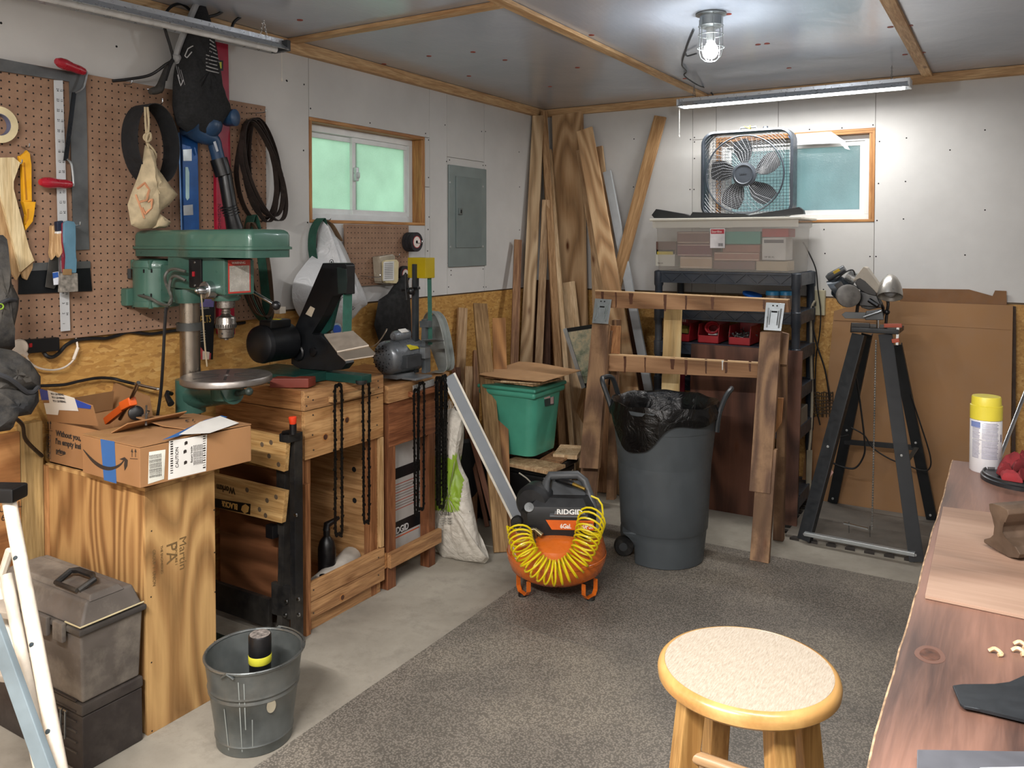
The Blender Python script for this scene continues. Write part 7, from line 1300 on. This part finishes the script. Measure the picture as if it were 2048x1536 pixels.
for (a, b, c, d) in (((1190, 597), (1223, 599), (1216, 648), (1184, 646)), ((1532, 605), (1570, 607), (1562, 662), (1527, 660))):
    q = [P(*a, y=4.06), P(*b, y=4.06), P(*c, y=4.025), P(*d, y=4.025)]; g = G(); g.prism(q, (0, .004, 0), .001); br_ = g.done('metal_bracket', M('a5acb0', .35, .7, .05, 30), shs); n_ = (q[1]-q[0]).cross(q[3]-q[0]).normalized(); n_ = n_ if n_.y < 0 else -n_
    g = G()
    for u in (.16, .84): g.tube([q[0].lerp(q[1], u).lerp(q[3].lerp(q[2], u), t)+n_*.001 for t in (.2, .9)], .004, 6)
    for u in (.28, .72): g.tube([q[0].lerp(q[1], u).lerp(q[3].lerp(q[2], u), t)+n_*.001 for t in (.28, .8)], .003, 6)
    g.done('pressed_rib', M('b4babd', .3, .85), br_, kind='stuff'); g = G(); c_ = q[0].lerp(q[1], .5).lerp(q[3].lerp(q[2], .5), .32); xx = (q[1]-q[0]).normalized(); g.bar(c_-xx*.014, c_+xx*.014, .008, .001, n_)
    for s_ in (-1, 1): g.lathe([(0, .002), (.004, .001), (.004, 0)], q[0].lerp(q[1], .5+.12*s_).lerp(q[3].lerp(q[2], .5), .1)+n_*.001, n_, 8)
    g.done('slot_and_screws', DARKH, br_, kind='stuff')
# cardboard on the back wall
CB = M('997450', .8, 0, .05, 3, bump=.03)
def cshape(label, pts, y0, mat=CB, th=.006, nm='cardboard_sheet'):
    q = []
    for a, b, yy in pts: v = P(a, b, y=yy); v.z = max(v.z, .002); q.append(v)
    g = G(); g.prism(q, (0, th, 0)); return g.done(nm, mat, label=label, cat='cardboard')
cshape('torn ribbed cardboard showing above the large sheet', ((1800, 577, 4.985), (1938, 579, 4.985), (1985, 592, 4.985), (1990, 581, 4.985), (2013, 582, 4.985), (2014, 640, 4.985), (1800, 640, 4.985)), 4.985, M('7d5a3c', .8, 0, .08))
o = cshape('large brown cardboard sheet leaning behind the tripod stand', ((1735, 603, 4.965), (1775, 602, 4.965), (2026, 611, 4.965), (2018, 1060, 4.93), (1632, 1004, 4.93), (1668, 622, 4.965)), 4.96)
g = G()
for a, b in (((1668, 640), (2022, 660)), ((1700, 690), (2020, 705)), ((1725, 755), (2016, 792)), ((1668, 850), (1840, 870))): g.tube([P(*a, y=4.962), P(*b, y=4.962)], .0015, 4)
L_ = WM[o.name]; h_ = g.done('crease', M('7a5838', .9), o, kind='stuff')
cshape('dark edge cardboard panel at the right end behind the workbench', ((2026, 612, 4.975), (2032, 613, 4.975), (2030, 1100, 4.95), (2020, 1098, 4.95)), 4.975, M('3f3026', .8))
cshape('lower brown cardboard piece between shelf and stand', ((1618, 832, 4.94), (1664, 836, 4.94), (1640, 1004, 4.92), (1600, 1003, 4.92)), 4.93, M('8f6742', .8))
g = G(); rg = random.Random(9)
for i in range(7): y = 786+i*7; pts = [P(1624+k*6, y+rg.uniform(-2, 2), y=4.93) for k in range(8)]; g.tube(pts, .004, 5)
for i in range(10): g.tube([P(1625+i*4.5, 784, y=4.935), P(1625+i*4.5+rg.uniform(-3, 3), 834, y=4.935)], .003, 5)
g.done('crumpled_netting', M('40301f', .8), label='dark crumpled netting hanging between shelf and stand', cat='netting', kind='stuff')
# outlet, cords, power strip
o = T('wall_outlet', 'beige electrical outlet box on the back wall beside the shelf', 'outlet', P(1636, 628, y=5)); g = G(); a, b = P(1625, 630, y=4.97), P(1650, 581, y=4.97); g.bb(a.x, b.x, 4.965, 5.0, a.z, b.z, .003); g.done('box', M('b5ad90', .5, 0, .04), o); g = G(); g.box(P(1629, 607, y=4.962), (.02, .008, .03), None, .003); g.done('socket', M('3a3a38', .5), o)
BEI = M('a59c88', .5)
ps2 = T('power_strip', 'beige power strip hanging beside the shelf unit', 'power strip', P(1617, 990, y=4.85)); g = G(); g.hexa([P(1611, 990, y=4.85), P(1622, 990, y=4.85), P(1622, 990, y=4.88), P(1611, 990, y=4.88), P(1613, 900, y=4.85), P(1625, 900, y=4.85), P(1625, 900, y=4.88), P(1613, 900, y=4.88)], .003); g.done('housing', BEI, ps2)
g = G(); g.tube(spline([P(1630, 602, y=4.94), P(1624, 612, y=4.93), P(1622, 640, y=4.92), P(1622, 720, y=4.91), P(1624, 800, y=4.90), P(1621, 870, y=4.88), P(1618, 902, y=4.865)], 6), .008, 7); g.done('cable', BEI, ps2)
for i, (pts, lb) in enumerate((([(1606, 484), (1620, 510), (1632, 540), (1636, 580), (1641, 620), (1640, 660), (1632, 720), (1631, 800), (1640, 850)], 'thin black cord hanging down the wall right of the clear bin'), ([(1626, 612), (1624, 640), (1634, 690), (1650, 740), (1660, 800)], 'second black cord from the outlet box to the stand'), ([(1697, 700), (1713, 760), (1722, 820), (1729, 880), (1728, 910), (1712, 935), (1690, 935), (1665, 925), (1655, 905), (1668, 880), (1697, 870)], 'black power cord looping between the legs of the stand'), ([(1795, 690), (1812, 760), (1835, 830), (1860, 910), (1858, 938), (1840, 940), (1818, 932), (1780, 918), (1745, 895), (1728, 870), (1702, 855)], 'black lamp cord looping around the right legs of the stand'))):
    g = G(); yy = (4.93, 4.92, 4.58, 4.72)[i]; g.tube(spline([P(a, b, y=yy) for a, b in pts], 6), (.004, .005, .005, .004)[i], 6); g.done('cord', CBL, label=lb, cat='cord')
# foam mat
FM = M('6f6a63', .85, 0, .12, 6, bump=.1, dust=.3); FMD = M('332f2c', .8)
fm_ = T('foam_mat', 'grey interlocking foam mat under the black stand', 'mat', (-.6, 4.6, 0)); fx0_, fx1_, fy0_, fy1_ = -.97, -.02, 4.26, 4.92
for y0, y1_ in ((fy0_, 4.60), (4.603, fy1_)): g = G(); g.bb(fx0_, fx1_, y0, y1_, 0, .012, .001); g.done('tile', FM, fm_)
g = G(); n = 11
for i in range(n): x = fx0_+.04+i*.087; g.prism([(x, fy0_, 0), (x+.022, fy0_, 0), (x+.034, fy0_-.034, 0), (x-.012, fy0_-.034, 0)], (0, 0, .012))
for i in range(7): y = fy0_+.05+i*.087; g.prism([(fx0_, y, 0), (fx0_, y+.022, 0), (fx0_-.034, y+.034, 0), (fx0_-.034, y-.012, 0)], (0, 0, .012))
g.done('puzzle_edge', FMD, fm_, kind='stuff')
# black stand
SDM = M('202326', .45, .1, .1, 10); STN = T('tool_stand', 'black four-legged steel stand holding the chain grinder', 'stand', (-.6, 4.55, 0)); zt2 = P(1755, 655, y=4.5).z
def sleg(pt, pb, y0, y1_, w, nm='leg'):
    a, b = P(*pt, y=y0), P(*pb, z=.013); n_ = V((.3 if pb[0] > 1750 else -.3, -1, 0)) if y1_ == 0 else V((0, -1, 0))
    z = (b-a).normalized(); x = V(n_).cross(z).normalized(); n2 = z.cross(x); g = G(); g.bar(a, b, w, .006, n_, .001); g.bar(a+x*(w/2)-n2*.015, b+x*(w/2)-n2*.015, .005, .035, n_, .001); 
    lg = g.done(nm, SDM, STN); g = G()
    for t in (.55, .97): c = a.lerp(b, t); g.lathe([(0, .005), (.006, .004), (.007, 0)], c+V((0, -.006, 0)), (0, -1, 0), 10)
    g.done('bolt', SIL, lg); return a, b
fa = sleg((1716, 668), (1606, 1080), 4.47, 0, .062); fb_ = sleg((1770, 668), (1833, 1124), 4.47, 0, .062); ra = sleg((1733, 668), (1664, 1006), 4.66, 1, .05); rb_ = sleg((1792, 690), (1863, 1040), 4.66, 1, .05)
def on(seg, t): return seg[0].lerp(seg[1], t)
g = G(); g.bar(on(ra, .62), on(rb_, .58), .028, .01, (0, 1, 0), .001); g.done('rear_brace', SDM, STN); g = G(); g.bar(on(rb_, .58), on(fb_, .60), .02, .006, (0, 0, 1), .001); g.done('side_brace', M('5b5a55', .5, .3), STN)
g = G(); g.bar(on(fa, .965)+V((.0, -.012, 0)), on(fb_, .965)+V((.0, -.012, 0)), .026, .018, (0, 0, 1), .002); g.done('galvanized_bar', M('b4babc', .35, .7, .04, 14), STN)
g = G(); g.bb(P(1705, 650, y=4.5).x, P(1800, 650, y=4.5).x, 4.45, 4.68, zt2-.025, zt2, .004); g.done('top_plate', SDM, STN)
g = G(); p0 = P(1690, 1050, y=4.36); p1 = P(1745, 1062, y=4.36); g.bar(P(1687, 1046, y=4.36), P(1736, 1058, y=4.36), .012, .008, (0, 0, 1)); g.tube([P(1698, 1044, y=4.36), P(1698, 1066, y=4.36)], .003, 6); g.tube([P(1740, 1052, y=4.36), P(1740, 1074, y=4.36)], .003, 6); g.done('pedal_link', CHR, STN)
g = G(); a, b = P(1752, 680, y=4.42), P(1744, 1060, y=4.37); n = 74; g.tube([a, b], .0022, 5)
for i in range(n): g.sph(a.lerp(b, (i+.5)/n), .0052, 7)
g.done('ball_chain', M('9a9a96', .3, .8), label='ball chain hanging from the stand top to the foot bar', cat='chain', kind='stuff')
# machine on the stand
cg = T('chain_grinder', 'motorised chain grinder with grey wheel guards on the black stand', 'grinder', (-.6, 4.55, zt2)); ym_ = 4.52
def Q(px, py, d=0): return P(px, py, y=ym_+d)
g = G(); g.hexa([Q(1700, 665, -.04), Q(1740, 665, -.04), Q(1740, 665, .04), Q(1700, 665, .04), Q(1702, 645, -.04), Q(1740, 646, -.04), Q(1740, 646, .04), Q(1702, 645, .04)], .004); g.done('vise_base', BLKM, cg)
g = G(); g.prism([Q(a, b, -.03) for a, b in ((1683, 629), (1690, 624), (1766, 626), (1768, 634), (1750, 638), (1690, 637))], (0, .012, 0), .002); g.hexa([Q(1730, 640, -.04), Q(1768, 640, -.04), Q(1768, 640, .03), Q(1730, 640, .03), Q(1732, 622, -.04), Q(1764, 618, -.04), Q(1764, 618, .03), Q(1732, 622, .03)], .003); g.done('chain_rail', M('55585a', .4, .6), cg); g = G(); g.tube([Q(1727, 634, -.06), Q(1763, 622, -.06)], .005, 8); g.tube([Q(1756, 640, -.05), Q(1756, 660, -.05)], .008, 8); g.done('clamp_lever', CHR, cg)
g = G(); g.prism([Q(a, b, -.02) for a, b in ((1714, 592), (1724, 600), (1722, 615), (1738, 620), (1760, 615), (1764, 608), (1754, 590), (1738, 580), (1722, 578))], (0, .05, 0), .004); g.hexa([Q(1718, 612, -.03), Q(1764, 616, -.03), Q(1764, 616, .04), Q(1718, 612, .04), Q(1716, 582, -.025), Q(1752, 586, -.025), Q(1752, 586, .035), Q(1716, 582, .035)], .006); g.tube([Q(1738, 600, -.04), Q(1756, 612, -.05)], .012, 8); g.tube([Q(1716, 605, .0), Q(1713, 632, .0)], .008, 8); g.tube([Q(1758, 600, 0), Q(1766, 615, 0), Q(1766, 630, .02)], .008, 8); g.done('pivot_arm', BLKM, cg)
g = G(); g.tube([Q(1664, 577, -.02), Q(1673, 571, -.02), Q(1700, 592, .02), Q(1706, 596, .02)], [.046, .055, .06, .045], 22); g.done('motor', M('3a4148', .4, .3, .1), cg)
g = G(); g.prism([Q(a, b, -.07) for a, b in ((1668, 570), (1682, 562), (1694, 580), (1680, 586))], (0, .01, 0), .002); g.done('motor_cover', BLKM, cg)
g = G(); g.lathe([(0, 0), (.05, .0), (.058, .006), (.058, .03), (.05, .035), (0, .036)], Q(1695, 592, -.06), (.35, -1, .1), 26); g.done('wheel_guard', M('6f6c68', .5, .3, .2, 20), cg)
g = G(); g.tube([Q(1654, 557, -.03), Q(1660, 553, -.03), Q(1690, 537, -.03)], [.014, .02, .02], 14); cpc = g.done('capacitor', M('55585b', .35, .5), cg); g = G(); g.bar(Q(1667, 546, -.052), Q(1679, 539, -.052), .014, .003, FW); g.done('yellow_sticker', M('c9a838', .5), cpc)
g = G(); g.tube([Q(1694, 549, -.02), Q(1712, 560, -.01)], [.034, .034], 18); g.done('chrome_end', M('a5a8a8', .25, .8, .2, 40), cg)
g = G(); g.prism([Q(a, b, -.05) for a, b in ((1706, 560), (1727, 533), (1733, 536), (1760, 574), (1754, 588), (1730, 562), (1720, 554), (1708, 564))], (0, .09, 0), .004); g.done('belt_cover', M('a59c8e', .4, 0, .08), cg); g = G(); g.prism([Q(a, b, -.04) for a, b in ((1708, 562), (1720, 555), (1755, 576), (1752, 592), (1735, 588), (1716, 578))], (0, .07, 0), .003); g.done('housing', BLKM, cg)
g = G(); g.tube(spline([Q(1670, 562, -.05), Q(1690, 545, -.05), Q(1705, 540, -.05), Q(1710, 550, -.04)], 5), .004, 6); g.done('motor_lead', CBL, cg)
lp = T('task_lamp', 'brushed metal bell task lamp clamped on the black stand', 'lamp', P(1772, 650, y=4.5)); lo = P(1781, 549, y=4.50); g = G(); ax = V((.06, -.52, -1)).normalized()
pr = [(0, 0), (.006, .0), (.018, .006), (.033, .022), (.046, .048), (.054, .078), (.058, .108), (.058, .122), (.056, .122), (.05, .075), (.03, .02), (0, .008)]; g.lathe(pr, lo, ax, 36); g.done('lamp_shade', M('b5b1aa', .3, .8, .015, 4), lp); g = G(); g.sph(lo+ax*.085, .034, 16); g.done('bulb', M('8d8f92', .3), lp)
g = G(); g.tube(spline([P(1762, 570, y=4.55), P(1768, 590, y=4.53), P(1776, 605, y=4.50), P(1774, 625, y=4.50), P(1771, 655, y=4.50)], 5), .0075, 8); g.sph(P(1774, 624, y=4.49), .014, 12); g.done('gooseneck', BLKM, lp)
oc2 = T('bar_clamp', 'small orange clamp gripping the edge of the stand top', 'clamp', P(1795, 690, y=4.46)); g = G(); g.bar(P(1768, 651, y=4.46), P(1804, 651, y=4.46), .02, .012, (0, 1, 0), .002); g.bar(P(1784, 682, y=4.46), P(1799, 680, y=4.46), .02, .02, (0, 1, 0), .002); g.done('jaw', M('b04a2c', .4), oc2); g = G(); g.bar(P(1796, 652, y=4.46), P(1794, 690, y=4.46), .012, .006, (0, 1, 0)); g.done('bar', CHR, oc2)
g = G(); p = P(1658, 940, y=4.32); g.prism([P(a, b, y=4.33) for a, b in ((1659, 934), (1667, 945), (1658, 957), (1649, 945))], (0, .001, 0)); tg = T('paper_tag', 'small pink diamond paper tag hanging at the left stand leg', 'tag', P(1657, 930, y=4.33)); g.done('tag_paper', M('c99c92', .6), tg); g = G(); g.tube([P(1652, 925, y=4.33), P(1659, 936, y=4.33)], .002, 5); g.done('white_tie', M('c9c9c4', .6), tg)
# ============================================================ WORKBENCH AND STOOL
BZ = .87; wbx = P(1819, 1228, z=BZ).x; wby = P(1905, 920, z=BZ).y; WBM = wood('8a6250', '3f2c26', 'Y', 26, .42, .35, 1.2, kc='6a4330', coat=.2)
wb = T('workbench', 'long red-brown wooden workbench along the right side', 'workbench', (.45, 1.4, 0))
g = G(); n = 60; rg = random.Random(12); pts = []
for i in range(n+1): y = .1+(wby-.1)*i/n; pts.append(V((wbx+.001*math.sin(y*9)+.0007*math.sin(y*31)+rg.uniform(-.0006, .0006), y, BZ-.04)))
g.prism(pts+[V((.30, wby, BZ-.04)), V((.30, .1, BZ-.04))], (0, 0, .04), .0015); tp_ = g.done('top_plank', WBM, wb); g = G(); g.belt([p+V((-.0004, 0, .0385)) for p in pts], (.002, 0, .0022), .0006, False); g.done('worn_edge', M('b39678', .7, 0, .3, 40), tp_); g = G(); g.bb(.302, .62, .1, wby, BZ-.04, BZ, .0015); g.done('top_plank', WBM, wb); g = G(); g.bb(.622, 1.15, .1, wby, BZ-.04, BZ, .0015); g.done('top_plank', WBM, wb)
for x in (wbx+.12, 1.0):
    for y in (.25, wby-.25): g = G(); g.bb(x, x+.09, y, y+.09, 0.013, BZ-.041, .003); g.done('leg', wood('a87a4c', '7d5430', 'Z'), wb)
g = G(); g.bb(wbx+.10, 1.1, wby-.16, wby-.12, BZ-.16, BZ-.041, .002); g.done('rail', wood('a87a4c', '7d5430', 'X'), wb)
g = G(); g.prism([P(1886, 1018, z=BZ+.001), P(2060, 1040, z=BZ+.001), V((.25, 1.75, BZ+.001)), P(2060, 1241, z=BZ+.001), P(1850, 1197, z=BZ+.001)], (0, 0, .006), .0006); g.done('plywood_scrap', wood('ab8b74', '8f6f5a', 'X', 14, .55, 0, 1.2), label='thin pinkish plywood piece lying on the workbench top', cat='plywood')
# spray can
sc2 = P(1969, 941, z=BZ); t = T('spray_can', 'white spray can with yellow cap on the far end of the workbench', 'can', sc2); sc2 = V((sc2.x+.002, sc2.y+.0, BZ)); k = (2.58*1.0)
dep = (sc2-CO).dot(FW); r_ = 29/1646.9*dep; hh = 150/1646.9*dep
g = G(); g.lathe([(0, 0), (r_*.93, 0), (r_*.98, .003), (r_*.98, hh*.68), (r_*.9, hh*.70), (0, hh*.70)], sc2, (0, 0, 1), 40); bd2 = g.done('body', M('d3d3d6', .3, .1, .02), t); g = G(); g.lathe([(r_*.9, hh*.70), (r_*.99, hh*.70), (r_*.99, hh*.88), (r_*.92, hh*.885), (r_*.90, hh*.985), (r_*.86, hh), (0, hh*1.0)], sc2, (0, 0, 1), 40); g.done('cap', M('cdbf3c', .4, 0, .03), t)
def cyltxt(s, size, ang, z, mat, rr_): 
    d = V((math.cos(ang), math.sin(ang), 0)); text(s, size, sc2+d*rr_+Z1*z, Z1.cross(d), d, mat, bd2, 'small_print', align='CENTER')
va = math.atan2(-sc2.y, -sc2.x); GR_ = M('7c7c92', .6)
def cylpatch(a0, a1, z0, z1, mat, nm, e=.0004):
    g = G(); g.grid(lambda u, v: (sc2.x+(r_*.98+e)*math.cos(a0+(a1-a0)*u), sc2.y+(r_*.98+e)*math.sin(a0+(a1-a0)*u), BZ+z0+(z1-z0)*v), 10, 1); g.done(nm, mat, bd2)
for i in range(26):
    z = hh*.66-i*hh*.0185; rgx = random.Random(i)
    if i == 12: cylpatch(va-.9, va+.9, z, z+.0012, M('5a5a6e', .6), 'rule_line'); continue
    cylpatch(va-.25-.1*0, va+.85-rgx.random()*.12, z, z+hh*.0085, GR_, 'print_line'); 
    if i > 2: cylpatch(va-.95, va-.35-rgx.random()*.1, z, z+hh*.0085, GR_, 'print_line')
cylpatch(va-1.1, va-.35, hh*.60, hh*.675, M('6f7fb0', .5), 'blue_patch', .0006)
for i in range(14): cylpatch(va+.12+i*.035, va+.135+i*.035+.008*(i % 3), hh*.03, hh*.10, INKD, 'barcode_bar', .0006)
cylpatch(va+1.05, va+1.15, hh*.42, hh*.52, M('4c2a4c', .5), 'purple_patch', .0006)
# black round lid, red cloth, rod, rail anvil, blades
p = P(2052, 964, z=BZ); g = G(); R0 = abs(P(1962, 967, z=BZ).x-p.x)*1.04; g.lathe([(0, 0), (R0, 0), (R0, .010), (R0*.97, .012), (R0*.96, .018), (R0*.93, .020), (R0*.9, .0145), (0, .0145)], (p.x, p.y, BZ), (0, 0, 1), 56); g.done('round_lid', M('1f2124', .35, 0, .08), label='black round plastic lid lying on the workbench', cat='lid')
g = G(); RC = M('7d2026', .85, 0, .12, 20, bump=.2); c0 = [P(a, b, z=BZ+.022) for a, b in ((1992, 946), (2000, 936), (2060, 925), (2075, 950), (2040, 962), (2010, 956))]
g.pillow(c0, Z1, .045, 14, .25); 
for a, b, c, d in ((1994, 940, 2020, 932), (2000, 948, 2042, 955), (2022, 936, 2050, 922)): g.pillow([P(a, b, z=BZ+.05), P(c, d, z=BZ+.055), P(c+4, d+10, z=BZ+.05), P(a+3, b+10, z=BZ+.045)], Z1, .018, 3, .2)
g.done('red_glove', RC, label='crumpled red work glove on the black lid', cat='glove')
g = G(); g.tube([P(1997, 922, z=BZ+.028), P(2070, 735, y=3.0)], .0055, 12); a_ = g.done('steel_rod', M('b3b4b5', .2, .95), label='polished steel rod rising at the right edge behind the spray can', cat='rod')
RI = M('5b4a3c', .6, .3, .2, 14, bump=.2); g = G()
x0 = P(1966, 1092, z=BZ+.008).x; yA = P(1966, 1092, z=BZ+.008).y
def RR(px, py): return P(px, py, y=yA-.01)
prof = [(1977, 1014), (1984, 1013), (2000, 1018), (2014, 1026), (2017, 1036), (2010, 1052), (2004, 1060), (2003, 1072), (2010, 1084), (2030, 1100), (2040, 1116), (2036, 1124), (2016, 1122), (1998, 1110), (1985, 1102), (1967, 1092), (1967, 1085), (1982, 1084), (1988, 1078), (1990, 1060), (1984, 1040), (1978, 1026)]
pa_, pb_ = P(1967, 1092, z=BZ+.0075), P(2036, 1124, z=BZ+.0075); dd_ = (pb_-pa_).normalized(); nn_ = dd_.cross(Z1); nn_ = nn_ if nn_.y > 0 else -nn_; q = [PL(a, b, pa_, nn_) for a, b in prof]; g.prism(q, nn_*.26, .002); o = g.done('rail_offcut', RI, label='rusty steel rail offcut used as an anvil on the plywood piece', cat='anvil')
mz = min((o.matrix_basis @ v.co).z for v in o.data.vertices); o.location.z += (BZ+.0075)-mz
g = G(); BLD = M('33373b', .4, .6, .12, 12); g.prism([P(a, b, z=BZ+.004) for a, b in ((1905, 1376), (1925, 1373), (1990, 1374), (2020, 1370), (2060, 1350), (2100, 1360), (2100, 1460), (2048, 1445), (1960, 1424), (1928, 1418), (1920, 1412))], (0, 0, .004), .001); g.done('mower_blade', BLD, label='dark steel mower blade lying on the workbench', cat='blade')
g = G(); lv2 = T('metal_square', 'metal tool with printed face at the bottom edge of the workbench', 'tool', P(1950, 1560, z=BZ)); g.prism([P(a, b, z=BZ+.001) for a, b in ((1834, 1518), (2080, 1522), (2080, 1600), (1832, 1600))], (0, 0, .012), .001); g.done('body', M('6d6f76', .35, .5, .1), lv2); g = G(); g.prism([P(a, b, z=BZ+.0135) for a, b in ((1960, 1536), (2060, 1534), (2060, 1590), (1950, 1590))], (0, 0, .0005)); g.done('printed_face', M('c9ccd8', .4), lv2)
for i, (a, b, lb) in enumerate(((1990, 1308, 'curled wood chip on the workbench near the knot'), (2040, 1294, 'pale wood shaving at the right edge of the workbench'), (2036, 1307, 'small wood crumb below the pale shaving'))):
    p = P(a, b, z=BZ+.001); g = G(); g.tube(spline([p+V((-.008, .002, .002)), p+V((0, .003, .007)), p+V((.009, -.002, .003)), p+V((.004, -.006, .002))], 4), .003, 6); g.done('wood_chip', WT[0], label=lb, cat='wood chip')
# stool
st_c = V((-.397, 1.463, 0)); SZ = .74; SR = .156; SEATM = NT('worn_seat'); v = SEATM.coord((1, 1, 1), (0, 0, .5)); v2 = SEATM.coord((6, 1, 1), (0, 0, -.35)); f = SEATM.noise(v2, 60, 6, .7); c = SEATM.ramp(f, [(.3, lin('918371')), (.5, lin('a89c8a')), (.68, lin('b8ad9e'))]); f2 = SEATM.noise(v2, 9, 9, .85); c = SEATM.mix(SEATM.ramp(f2, [(.62, (0, 0, 0)), (.72, (.6,)*3)]), c, lin('7a5f48')); SEATM.col(c); SEATM.set(Roughness=.38, Specular_IOR_Level=.5); SEATM.bump(f, .4, .002)
GOLD = wood('c8994c', 'a8762f', 'Z', 16, .3, .0, 0, coat=.5); GOLDX = wood('cb9a4c', 'ab782f', 'Y', 14, .3, 0, 1.5, coat=.5)
so = T('stool', 'round-seated golden wooden stool standing on the rubber mat', 'stool', (st_c.x, st_c.y, .012))
g = G(); g.lathe([(0, SZ), (SR-.01, SZ)], st_c, (0, 0, 1), 64); g.lathe([(0, SZ-.002), (SR-.0098, SZ-.002)], st_c, (0, 0, 1), 64); g.done('seat_top', SEATM.m, so)
g = G(); g.lathe([(SR-.0115, SZ-.0025), (SR-.0095, SZ+.0003), (SR-.004, SZ-.0015), (SR+.001, SZ-.007), (SR+.003, SZ-.014), (SR+.002, SZ-.024), (SR-.006, SZ-.031), (SR-.02, SZ-.033), (0, SZ-.033)], st_c, (0, 0, 1), 72); g.done('seat_rim', GOLDX, so)
lt = []
for pxt, pyt, pxb in ((1366, 1378, 1350), (1420, 1412, 1414), (1560, 1440, 1562), (1607, 1428, 1627)):
    a = P(pxt, pyt, z=SZ-.03)
    lt.append(a)
ang0 = math.atan2(lt[0].y-st_c.y, lt[0].x-st_c.x)
for k in range(4):
    ang = math.radians((205, 148, -32, -4)[k]) if 0 else None
offs = [V((-.092, -.03, 0)), V((-.045, .055+.02, 0)), V((.028, -.085, 0)), V((.092, .02, 0))]
base_a = math.atan2((lt[0]-st_c).y, (lt[0]-st_c).x)
lfeet = []
for k in range(4):
    an = base_a-k*math.pi/2; d = V((math.cos(an), math.sin(an), 0)); a = st_c+d*.105+Z1*(SZ-.033); b = st_c+d*.185+Z1*.0125; lfeet.append((a, b)); g = G(); g.bar(a, b, .040, .040, (math.cos(an+math.pi/2), math.sin(an+math.pi/2), 0), .004); g.done('leg', GOLD, so)
for k in range(4):
    for h_ in (.30+.10*(k % 2), ):
        a0, b0 = lfeet[k]; a1_, b1q = lfeet[(k+1) % 4]; p = a0.lerp(b0, 1-h_/SZ); q = a1_.lerp(b1q, 1-h_/SZ); g = G(); g.tube([p, q], .0125, 12); g.done('rung', wood('c9a274', 'a8814f', 'X', 18, .4, 0), so)
        p = a0.lerp(b0, 1-(h_+.22)/SZ); q = a1_.lerp(b1q, 1-(h_+.22)/SZ); g = G(); g.tube([p, q], .0115, 12); g.done('rung', wood('c9a274', 'a8814f', 'X', 18, .4, 0), so)
# ============================================================ KNOTS AND SMALL LATE THINGS
KN = M('4a2e22', .5, 0, .3, 60); KR = M('9a5f38', .5, 0, .1)
def knot(par, c, u, v, a, b, ring=1.35, rc=None):
    """inlaid knot: oval heart with a paler ring, u and v span the face"""
    c, u, v = V(c), V(u).normalized(), V(v).normalized(); n = u.cross(v)
    for k, (f, mt, nm, e) in enumerate(((ring, rc or KR, 'knot_ring', .0003), (1, KN, 'knot', .0006))):
        g = G(); g.prism([c+n*(e-.0015)+u*a*f*math.cos(t)*(1+.06*math.sin(3*t))+v*b*f*math.sin(t) for t in [i*math.pi/10 for i in range(20)]], n*.0015); g.done(nm, mt, par)
kx_ = bx1_
for q, s_ in (((694, 840), 1), ((651, 874), 1), ((685, 1195), .9)): knot(b1, P(*q, x=kx_), Y1, Z1, .011*s_, .011*s_, rc=M('a5713f', .5))
knot(tp_, P(1860, 1309, z=BZ), X1*-1, Y1*-1, .014, .020, 1.5, M('614439', .45))
lgs = [o for o in COL.objects if o.parent == shs and o.name.startswith('leg')]
fs_ = T('film_scrap', 'white film scrap with blue tape hanging over the right window casing', 'film', P(1640, 290, y=4.985))
g = G(); g.prism([P(a, b, y=4.99) for a, b in ((1592, 268), (1662, 263), (1690, 282), (1700, 300), (1690, 297), (1680, 286), (1592, 290))], (0, .001, 0)); g.done('film', M('c9ccd0', .3), fs_)
g = G(); g.prism([P(a, b, y=4.988) for a, b in ((1576, 272), (1592, 270), (1591, 286), (1586, 288))], (0, .001, 0)); g.done('blue_tape', BTAPE, fs_)
